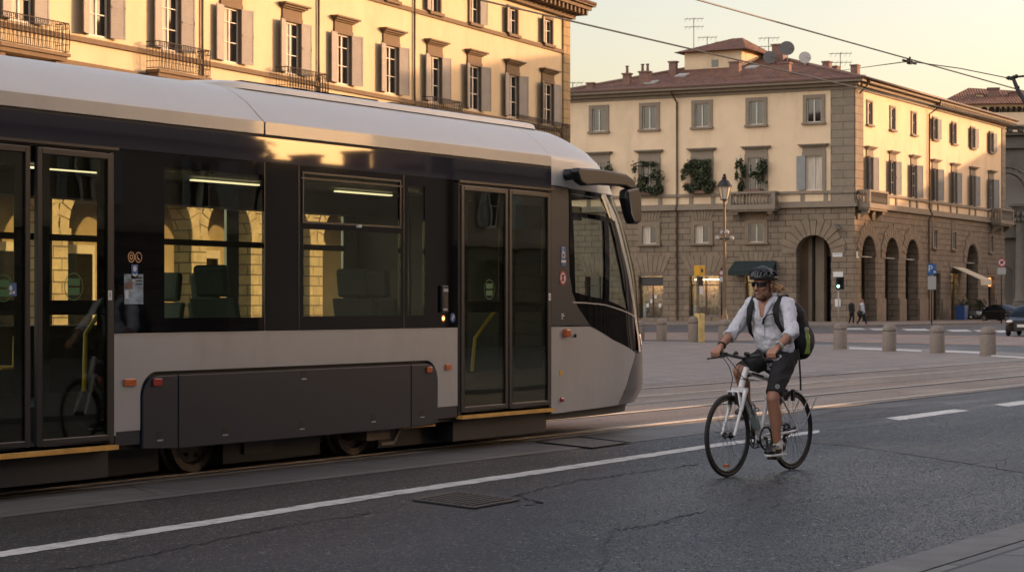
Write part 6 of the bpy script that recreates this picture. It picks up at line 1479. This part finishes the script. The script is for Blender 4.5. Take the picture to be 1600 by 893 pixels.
bo = empty('drink_bottle', BO, BA, 'green bottle poking out of the side pocket of the black backpack', 'bottle')
M['green_bottle'] = principled('bottle_lime', (.22,.33,.05), .3, coat=.4)
m = MB().lathe([(.03,0),(.033,.02),(.033,.15),(.02,.175),(.02,.2)],14,(.05,.175,1.01)); obj('flask', m, M['green_bottle'], bo); obj('cap', MB().lathe([(.022,.2),(.022,.225),(.01,.23)],12,(.05,.175,1.01)), M['dish_pale'], bo)
# ================================================================ street furniture, people, cars, wires
def bollard(px, py, w, h, label):
    p = onZ(px, py); d = campos(p.x,p.y)[1]; r = w*d/F/2; H_ = h*d/F
    o = empty('bollard', p, random.uniform(0,6), label, 'bollard', 'round topped stone bollards')
    m = MB().lathe([(r,0),(r,H_*.70),(r*.97,H_*.715),(r*.94,H_*.725),(r*.94,H_*.74),(r*.99,H_*.76),(r*.98,H_*.80),(r*.9,H_*.88),(r*.7,H_*.955),(r*.4,H_*.99),(r*.02,H_)], 28)
    obj('shaft', m, M['stone_bollard'], o); obj('joint_ring', MB().lathe([(r*.935,H_*.72),(r*.955,H_*.722),(r*.955,H_*.738),(r*.935,H_*.74)],28), M['groove'], o); return o
for a in ((1034,533,17,36,'stone bollard standing alone just ahead of the tram nose'),(1084,534.5,18,41,'stone bollard pressed against the yellow cabinet'),(1133,535,21,37,'stone bollard at the foot of the lamp post behind the cyclist\'s arm'),
          (1313,545,21.5,42,'stone bollard between the cyclist and the arcade, under the traffic light'),(1389.5,548.5,22,43,'stone bollard second from the traffic light, before the arcade arches'),(1464.5,551,23,43.5,'stone bollard below the parking sign'),(1543.5,555,24.5,46,'large stone bollard below the round prohibition sign and beside the dark car'),(1001,533,12,33,'stone bollard nearly hidden behind the tram headlight')): bollard(*a)
def at(px, py, z=0.): return onZ(px, py, z)
# lamp post
p = atD(1132, 500, 95); p.z = 0.; d = 95; zt = H+(CY-272)*d/F
M['lamp_post'] = principled('lamp_post_bronze', (.16,.115,.07), .4, .5, var=.15); M['lantern'] = principled('lantern_glass', (.62,.55,.42), .3, 0, .5)
lp = empty('street_lamp', p, 0, 'tall slim lamp post with a glass lantern in front of the cream palazzo', 'street lamp')
obj('pole', MB().lathe([(.2,0),(.2,.3),(.16,.4),(.17,.9),(.1,1.0),(.085,1.3),(.075,3.5),(.06,zt-1.4),(.09,zt-1.38),(.06,zt-1.3),(.1,zt-1.12)], 14), M['lamp_post'], lp)
lz = zt-1.1
m = MB()
for k in range(6):
    a0, a1 = 2*pi*k/6, 2*pi*(k+1)/6; m.add([(.15*cos(a0),.15*sin(a0),lz),(.15*cos(a1),.15*sin(a1),lz),(.29*cos(a1),.29*sin(a1),lz+.55),(.29*cos(a0),.29*sin(a0),lz+.55)],[(0,1,2,3)])
lg_ = obj('lantern', m, M['lantern'], lp)
m = MB()
for k in range(6): a0 = 2*pi*k/6; m.tube([(.155*cos(a0),.155*sin(a0),lz),(.3*cos(a0),.3*sin(a0),lz+.55)],.014,5)
m.lathe([(.17,lz-.05),(.17,lz)],12); m.lathe([(.36,lz+.55),(.33,lz+.6),(.2,lz+.8),(.11,lz+.86),(.12,lz+.95),(.06,lz+1.0),(.08,lz+1.06),(.02,lz+1.12)],12); obj('lantern_frame', m, M['iron'], lg_)
z1 = H+(CY-365)*d/F; m = MB(); br = []
for k in range(4):
    a = TH+pi/2*k+.2; zz = z1-(.25 if k%2 else 0); m.tube([(0,0,zz),(.25*cos(a),.25*sin(a),zz+.05)],.025,6); br.append((.33*cos(a),.33*sin(a),zz+.05))
m2 = MB()
for q in br: m2.ell(q,(.11,.11,.11),12,8)
ar_ = obj('spotlight_arm', m, M['iron'], lp); obj('spotlight', m2, M['dish_pale'], ar_)
# yellow post with cabinet
p = at(1093,534.5); d = campos(p.x,p.y)[1]; u = d/F; yp = empty('emergency_post', p, TH-pi/2+R(38), 'slim post with yellow box on top and worn yellow cabinet at its foot', 'post')
M['yellow_worn'] = principled('worn_yellow_paint', (.55,.42,.16), .6, var=.3, vscale=3, dirt=((.25,.2,.12),4,.7)); M['yellow_box'] = principled('yellow_enamel', (.6,.33,.03), .4, var=.1)
hgt = 120*u
obj('cabinet', MB().box(-.15,-.13,0,.15,.13,45*u), M['yellow_worn'], yp, bevel=.02); obj('pole', MB().tube([(-.1,0,45*u),(-.1,0,hgt)],.045,10), M['lamp_post'], yp)
bx = obj('call_box', MB().box(-.16,-.14,hgt-16*u,.16,.14,hgt), M['yellow_box'], yp, bevel=.02); obj('emblem', MB().ell((0,-.142,hgt-8*u),(.06,.006,.08),10,6), M['black'], bx)
obj('panel', MB().box(-.08,-.05,hgt-32*u,.14,.05,hgt-17*u), M['black_plastic'], yp); obj('label_plate', MB().box(-.04,-.056,hgt-45*u,.12,.05,hgt-33*u), M['white'], yp)
# signs
def sign_post(px, D, top, label, cat, col='iron'):
    p = atD(px, CY, D); p.z = .11; o = empty('road_sign', p, TH-pi/2, label, cat); z = H+(CY-top)*D/F-.11
    obj('post', MB().tube([(0,.06,0),(0,.06,z)],.04,8), M[col], o); return o, (lambda py: H+(CY-py)*D/F-.11), D/F
o, zz, u = sign_post(1456, 143, 410, 'blue square parking sign with white P on a slim post', 'road sign')
pl = obj('plate', MB().box(-7*u,-.02,zz(429),7*u,.01,zz(412)), M['stickblue'], o); t = MB(); add_text(t,'P',.62,Matrix.Translation((-.1,-.024,zz(420)))@Matrix.Rotation(pi/2,4,'X')); t.box(.12,-.025,zz(426),.25,-.021,zz(423)); obj('lettering', t, M['white'], pl)
obj('plate', MB().box(-6.5*u,-.02,zz(452),6.5*u,.01,zz(431)), M['dish_pale'], o)
o, zz, u = sign_post(1565, 150, 402, 'round red rimmed prohibition sign over a white plate at the far corner', 'road sign')
m = MB(); disc(m,0,-.03,zz(410),0,6.6*u); pl = obj('plate', m, M['white'], o); m = MB(); disc(m,0,-.035,zz(410),5.0*u,6.8*u); m.obox(Matrix.Translation((0,-.035,zz(410)))@Matrix.Rotation(R(45),4,'Y'),.06,.004,.42); obj('red_rim', m, M['stickred'], pl); obj('symbol', MB().box(-.1,-.033,zz(410)-.1,.1,-.031,zz(410)+.12), M['black'], pl)
obj('plate', MB().box(-6.8*u,-.02,zz(428.5),6.8*u,.01,zz(418)), M['dish_pale'], o)
o, zz, u = sign_post(1127.5, 128, 418, 'small pinkish round sign on a pole just left of the lamp post', 'road sign')
m = MB(); disc(m,0,.0,zz(426),0,4.5*u); pl = obj('plate', m, M['stickred'], o); m = MB(); disc(m,0,-.004,zz(426),0,3*u); obj('symbol', m, M['white'], pl); obj('plate', MB().box(-2.6*u,-.02,zz(440),2.6*u,.01,zz(432)), M['white'], o)
# traffic light
p = atD(1312, CY, 138); p.z = .11; u = 138/F; zz = lambda py: H+(CY-py)*u-.11
tl = empty('traffic_light', p, TH-pi/2, 'traffic light showing green on a thin pole before the corner pier', 'traffic light')
obj('pole', MB().tube([(-1.5*u,.1,0),(-1.5*u,.1,zz(448))],.05,8), M['dish_pale'], tl)
for x, fl_ in ((-2.5,1),(4,0)):
    hd_ = obj('signal_head', MB().box((x-3)*u,-.02,zz(452),(x+3)*u,.25,zz(432.5)), M['black'], tl, bevel=.04)
    for k, y in enumerate((435.5,441,447)):
        m = MB(); disc(m,x*u,-.024,zz(y),0,2.1*u); obj('lens', m, emit('green_signal',(.4,1,.75),3.) if (k == 2 and fl_) else M['iron'], hd_)
        obj('visor', MB().tube([(x*u,-.02,zz(y)),(x*u,-.16,zz(y))],2.4*u,10,cap=False), M['black'], hd_)
# people walking by the corner
def walker(px, py, D, hgt, label, top, bottom, yaw, stride, bag=False):
    p = atD(px, CY, D); p.z = .11 if D > 133 else 0; o = empty('person', p, yaw, label, 'person'); k = hgt/1.75
    b = MB(); L_ = lambda pts, rs: limb(b,[Vector(q)*k for q in pts],[r*k for r in rs],10)
    b.ell(Vector((.02,0,1.64))*k,(.095*k,.075*k,.115*k),12,10); b.ell(Vector((.1,0,1.63))*k,(.02*k,.012*k,.02*k),8,6); L_([(0,0,1.52),(0,0,1.42)],[.055,.06]); L_([(0,0,.95),(0,0,1.2),(.0,0,1.38)],[.15,.14,.15])
    for sy in (-1,1):
        f_ = stride*sy; L_([(0,sy*.19,1.40),(-f_*.35,sy*.24,1.12),(-f_*.35+.12,sy*.22,.88)],[.055,.045,.035]); L_([(0,sy*.09,.92),(f_*.5+.05,sy*.09,.5),(f_*1.0-.03,sy*.09,.09)],[.09,.065,.045]); L_([(f_-.03,sy*.09,.05),(f_+.14,sy*.1,.035)],[.045,.035])
        for q in range(4): L_([(-f_*.35+.13,sy*(.19+.018*q),.86),(-f_*.35+.16,sy*(.19+.018*q),.79)],[.012,.009])
    organic('body', b, .018, M['skin'], o, 1)
    c = MB(); LC_ = lambda pts, rs: limb(c,[Vector(q)*k for q in pts],[r*k for r in rs],12); LC_([(0,0,.88),(0,0,1.2),(0,0,1.4)],[.185,.175,.165])
    for sy in (-1,1): f_ = stride*sy; LC_([(0,sy*.19,1.40),(-f_*.35,sy*.24,1.12),(-f_*.35+.1,sy*.22,.92)],[.072,.065,.055])
    organic('jacket', c, .022, top, o, 1)
    c = MB(); c.ell(Vector((0,0,.92))*k,(.17*k,.19*k,.12*k),12,8)
    for sy in (-1,1): f_ = stride*sy; LC2 = limb(c,[Vector(q)*k for q in ((0,sy*.09,.92),(f_*.5+.05,sy*.09,.5),(f_-.03,sy*.09,.13))],[r*k for r in (.11,.085,.065)],10)
    organic('trousers', c, .022, bottom, o, 1)
    h = MB(); h.ell(Vector((-.02,0,1.69))*k,(.1*k,.085*k,.09*k),12,8); obj('hair', h, M['beard'], o); return o
M['suit'] = principled('dark_suit', (.012,.012,.014), .8); M['pale_cloth'] = principled('pale_checked_cloth', (.5,.5,.52), .8, var=.2, vscale=12)
walker(1330.5,508,141,1.62,'bald pedestrian in dark clothes standing near the corner pier',M['suit'],M['suit'],TH+pi+.5,.12)
wk = walker(1347,509,138,1.62,'pedestrian in a pale top and dark trousers walking with a black bag by the corner',M['pale_cloth'],M['suit'],TH-pi/2-.3,.3)
p = atD(1343, CY, 137.6); p.z = .72; bg = empty('shoulder_bag', p, 0, 'black bag carried at the hip of the pedestrian in the pale top', 'bag'); m = MB(); m.ell((0,0,.12),(.2,.14,.24),14,10); obj('pouch', m, M['suit'], bg); obj('strap', MB().tube([(.1,0,.3),(.12,-.02,.65),(0,0,.66),(-.05,0,.3)],.02,6), M['suit'], bg)
# cars
M['car_black'] = principled('car_paint_black', (.008,.008,.009), .3, 0, .35); M['car_glass'] = principled('car_glass', (.006,.009,.014), .25, 0, .25); M['headlamp'] = principled('headlamp_glass', (.75,.72,.66), .1, coat=1.)
def car(x, y, yaw, label, s=1.):
    o = empty('car', (x,y,0.), yaw, label, 'car')
    # stations along the length (x forward): half width, bottom, belt height, roof height (None = no cabin)
    def hw(t): return .89*(1-.55*abs(2*t-1)**6)
    Ls, n = 4.3, 36
    def belt(t): return .62+.30*min(1,(1-t)/.28)**.6 if t > .72 else .93-.05*max(0,(.12-t)/.12)
    def bodyf(u, v):
        t = u; x_ = -Ls/2+Ls*t; w = hw(t); zb = .2+.06*abs(2*t-1)**8; zt_ = belt(t)
        a = v; prof = [(-.92,0),(-1,.25),(-1,.6),(-.97,.85),(-.86,1.0),(.86,1.0),(.97,.85),(1,.6),(1,.25),(.92,0)]
        q = a*(len(prof)-1); i = min(int(q),len(prof)-2); f_ = q-i; yy = prof[i][0]+(prof[i+1][0]-prof[i][0])*f_; z = prof[i][1]+(prof[i+1][1]-prof[i][1])*f_
        return (x_*s, yy*w*s, (zb+(zt_-zb)*z)*s)
    m = MB().grid(bodyf, n, 18); 
    for t in (0,1):
        r_ = [bodyf(t,k/18) for k in range(19)]; m.add(r_, [tuple(range(19))])
    b = obj('body', m, M['car_black'], o)
    def cabf(u, v):
        t = u; x_ = 1.15-2.75*t; hz_ = .5*min(1,(t/.30))**.75*min(1,((1-t)/.2))**.6; w = .80-.14*min(1,hz_/.5)
        a = pi*v; return (x_*s, -cos(a)/max(.35,abs(cos(a))**.6 if abs(cos(a))>.2 else .38)*w*.78*s if False else -max(-1,min(1,1.35*cos(a)))*(w+.1*(1-sin(a)))*s*.95, (.9+hz_*max(0,sin(a))**.5)*s)
    obj('cabin_glass', MB().grid(cabf, 24, 14), M['car_glass'], b); m = MB()
    m.grid(lambda u,v: ((.05-1.25*u)*s, (-.6+1.2*v)*s, (1.405+.02*sin(pi*v)+.015*sin(pi*u))*s), 8, 8); obj('roof', m, M['car_black'], b)
    for sx in (-1,1):
        for xx in (1.32,-1.3):
            t = MB().torus((xx*s,sx*.80*s,.32*s),.225*s,.095*s,'y',28,10,.95); w = obj('wheel', t, M['tyre'], o); obj('rim', MB().tube([(xx*s,sx*.76*s,.32*s),(xx*s,sx*.875*s,.32*s)],.185*s,16), M['bike_grey'], w)
        h = MB(); h.ell((1.97*s,sx*.62*s,.66*s),(.16*s,.17*s,.075*s),12,8); obj('headlight', h, M['headlamp'], b)
        obj('side_mirror', MB().ell((.75*s,sx*.98*s,.95*s),(.09*s,.11*s,.07*s),10,6), M['car_black'], b)
    obj('number_plate', MB().box(2.15*s,-.26*s,.42*s,2.17*s,.26*s,.54*s), M['white'], b); obj('grille', MB().box(2.1*s,-.42*s,.58*s,2.155*s,.42*s,.7*s), M['black'], b)
    return o
cp = onZ(1612, 524.5); car(cp.x, cp.y, pi+R(7), 'dark hatchback coming towards us with its headlights showing')
cp = atD(1568, CY, 172); car(cp.x, cp.y, pi+R(60), 'distant dark car parked half hidden behind the sign post and the nearer car')
# cafe corner by the cream awning
def frpt(x, y, z=.11): return Vector((RC[0]+x*cos(RA)-y*sin(RA), RC[1]+x*sin(RA)+y*cos(RA), z))
tb = empty('recycling_bin', frpt(23.2,-1.6), RA, 'blue bin against the rusticated wall beside the parking sign', 'bin'); obj('tub', MB().prism([(-.5,0),(.5,0),(.55,1.15),(-.55,1.15)], -.4, .4), principled('bin_blue',(.02,.07,.22),.5), tb, bevel=.04); obj('lid', MB().box(-.58,-.44,1.152,.58,.44,1.22), principled('bin_lid',(.03,.08,.2),.4), tb, bevel=.03)
def planter(x, y, label):
    o = empty('potted_plant', frpt(x,y), RA, label, 'plant', 'potted shrubs under the cream awning'); obj('pot', MB().lathe([(.22,0),(.32,.5),(.34,.55)],14), M['chim'], o); m = MB(); leaves(m,(0,0,1.15),(.5,.5,.7),420,.09,random.Random(int(x*10))); obj('foliage', m, M['ivy'], o, fix=False); obj('stem', MB().tube([(0,0,.5),(0,0,1.1)],.03,5), M['gutter'], o)
planter(24.6,-1.4,'bushy potted shrub beside the blue bin'); planter(29.3,-1.5,'bushy potted shrub between the cream awning and the last arch')
def scooter(x, y, yaw, label, col):
    o = empty('scooter', frpt(x,y), RA+yaw, label, 'scooter', 'scooters parked under the cream awning'); mt = principled('scooter_paint', col, .25, coat=.6)
    for xx in (-.6,.62): w = obj('wheel', MB().torus((xx,0,.24),.18,.06,'y',20,8), M['tyre'], o); obj('rim', MB().tube([(xx,-.03,.24),(xx,.03,.24)],.12,12), M['bike_grey'], w)
    obj('body', MB().prism([(-.85,.45),(-.3,.3),(.2,.28),(.45,.35),(.6,.85),(.5,.9),(.25,.42),(-.05,.42),(-.15,.7),(-.8,.75)], -.17, .17), mt, o, bevel=.04); obj('saddle', MB().prism([(-.85,.755),(-.1,.705),(-.1,.8),(-.5,.86),(-.85,.88)], -.15, .15), M['rubber'], o, bevel=.03)
    obj('handlebar', MB().tube([(.5,0,.88),(.45,0,1.05)],.03,8).tube([(.45,-.33,1.08),(.45,0,1.05),(.45,.33,1.08)],.02,6), M['cable'], o); obj('headlight', MB().ell((.56,0,.93),(.05,.09,.07),10,8), M['headlamp'], o)
scooter(26.0,-2.2,-1.3,'dark scooter parked under the left part of the cream awning',(.03,.03,.035)); scooter(27.2,-2.3,-1.5,'white scooter parked in the middle under the cream awning',(.6,.6,.58)); scooter(28.3,-2.2,-1.2,'grey scooter parked under the front edge of the cream awning',(.2,.2,.2))
# drain covers in the road
def bil(c, u, v): a = c[0].lerp(c[1],u); b = c[3].lerp(c[2],u); return a.lerp(b,v)
c = [onZ(a,b,.006) for a,b in ((648,781),(740,793),(808,781),(712,769))]
ct_ = sum(c,Vector())/4; dg_ = empty('drain_grate', (ct_.x,ct_.y,0), 0, 'slotted iron drain grate sunk in the cracked asphalt near the white lane line', 'drain'); lc = [q-Vector((ct_.x,ct_.y,0)) for q in c]
m = MB(); m.add([bil(lc,u,v)-Vector((0,0,.0015)) for u,v in ((-.03,-.03),(1.03,-.03),(1.03,1.03),(-.03,1.03))],[(0,1,2,3)]); obj('pit', m, M['black'], dg_, fix=False)
m = MB()
def bar_(u0,v0,u1,v1,h=.014):
    q = [bil(lc,u,v) for u,v in ((u0,v0),(u1,v0),(u1,v1),(u0,v1))]; m.add(q+[a+Vector((0,0,h)) for a in q],[(3,2,1,0),(4,5,6,7),(0,1,5,4),(1,2,6,5),(2,3,7,6),(3,0,4,7)])
n = 9
for k in range(n): bar_((k+.12)/n*.94+.03,.031,(k+.5)/n*.94+.03,.968)
for u0 in (-.03,.975): bar_(u0,-.03,u0+.055,1.03,.010)
for v0 in (-.03,.97): bar_(.026,v0,.974,v0+.06,.010)
obj('grating', m, principled('grate_iron', (.085,.08,.075), .55, .4, var=.3, vscale=12), dg_)
c = [onZ(a,b,.010) for a,b in ((842,690),(925,699),(982,691),(905,682.5))]; ct_ = sum(c,Vector())/4; mh = empty('manhole_cover', (ct_.x,ct_.y,0), 0, 'flat manhole cover filled with small cobbles beside the tram rail', 'manhole cover'); lc = [q-Vector((ct_.x,ct_.y,0)) for q in c]
M['cobbles'] = principled('cobble_infill', (.13,.12,.10), .7, var=.6, vscale=14, bump=1., bscale=14, bdist=.03)
m = MB(); m.add([bil(lc,u,v) for u,v in ((0,0),(1,0),(1,1),(0,1))],[(0,1,2,3)]); obj('infill', m, M['cobbles'], mh)
m = MB()
for u0,v0,u1,v1 in ((-.03,-.05,1.03,0),(-.03,1,1.03,1.05),(-.03,0.001,0,.999),(1,.001,1.03,.999)): bar_(u0,v0,u1,v1,.008)
obj('rim', m, M['iron'], mh)
# overhead wires
def wire(name, pts, r, label, cat='overhead wire'):
    o = obj(name, MB().tube(pts, r, 6), M['cable']); tag(o, label, cat); return o
wire('contact_wire', [(x,12.4,5.47) for x in (-20,10,33.7,60,100,200,300)], .012, 'thicker contact wire running above the track the tram is on')
wire('contact_wire', [(x,15.95,5.76) for x in (-20,30,60,100,200,300)], .014, 'thin contact wire above the far track, crossing the palazzo roof')
wire('messenger_wire', [(x,12.43,5.6+.9*(((x-33.7)/26)**2 if x < 60 else 1)) for x in (33.7,)] + [(40,12.43,5.70),(50,12.43,5.8),(70,12.43,5.9),(120,12.43,6.0)], .008, 'fainter wire spreading from the clamp above the contact wire') if False else None
XN = 33.7
sp = onX(1420,96,XN); a_ = onX(1572,121.5,XN); far_ = atD(1288,104,172)
wire('span_wire', [a_, onX(1500,107,XN), sp], .008, 'thin span wire from the pole bracket to the wire clamp')
wire('span_wire', [sp, sp.lerp(far_,.5)-Vector((0,0,.25)), far_], .010, 'thin stay wire from the wire clamp to the palazzo roof')
q = onY(1421,97,12.4); ic = empty('wire_clamp', q, 0, 'dark insulated clamp joining the wires against the sky', 'wire clamp'); obj('clamp', MB().tube([(-.3,0,.0),(.3,0,.0)],.02,8).box(-.05,-.03,-.035,.07,.03,.05), M['iron'], ic); obj('insulator', MB().tube([(.02,0,.04),(.02,0,.085)],.018,8), M['iron'], ic)
# pole with bracket arm, just outside the right edge
pp = onX(1650,140,XN); pb = Vector((pp.x,pp.y,0)); cpole = empty('catenary_pole', pb, 0, 'dark pole bracket with insulators holding the overhead wires', 'catenary pole')
L2 = lambda v: v-pb
arm = [onX(1650,230,XN), onX(1605,165,XN), onX(1590,140,XN), onX(1583,122,XN)]
obj('pole', MB().lathe([(.11,.07),(.10,3.),(.085,6.2),(.0,6.25)],14), M['iron'], cpole)
obj('bracket_arm', MB().tube([L2(v) for v in arm],[.05,.04,.035,.03],8).tube([L2(onX(1650,118,XN)),L2(onX(1600,119,XN)),L2(onX(1572,122,XN))],.018,6), M['iron'], cpole)
m = MB()
for px,py in ((1576,122),(1580,122.5),(1584,121),(1590,137),(1594,146),(1588,119.5)): v = L2(onX(px,py,XN)); m.ell(v,(.035,.035,.035),10,8)
obj('insulator', m, M['iron'], cpole)
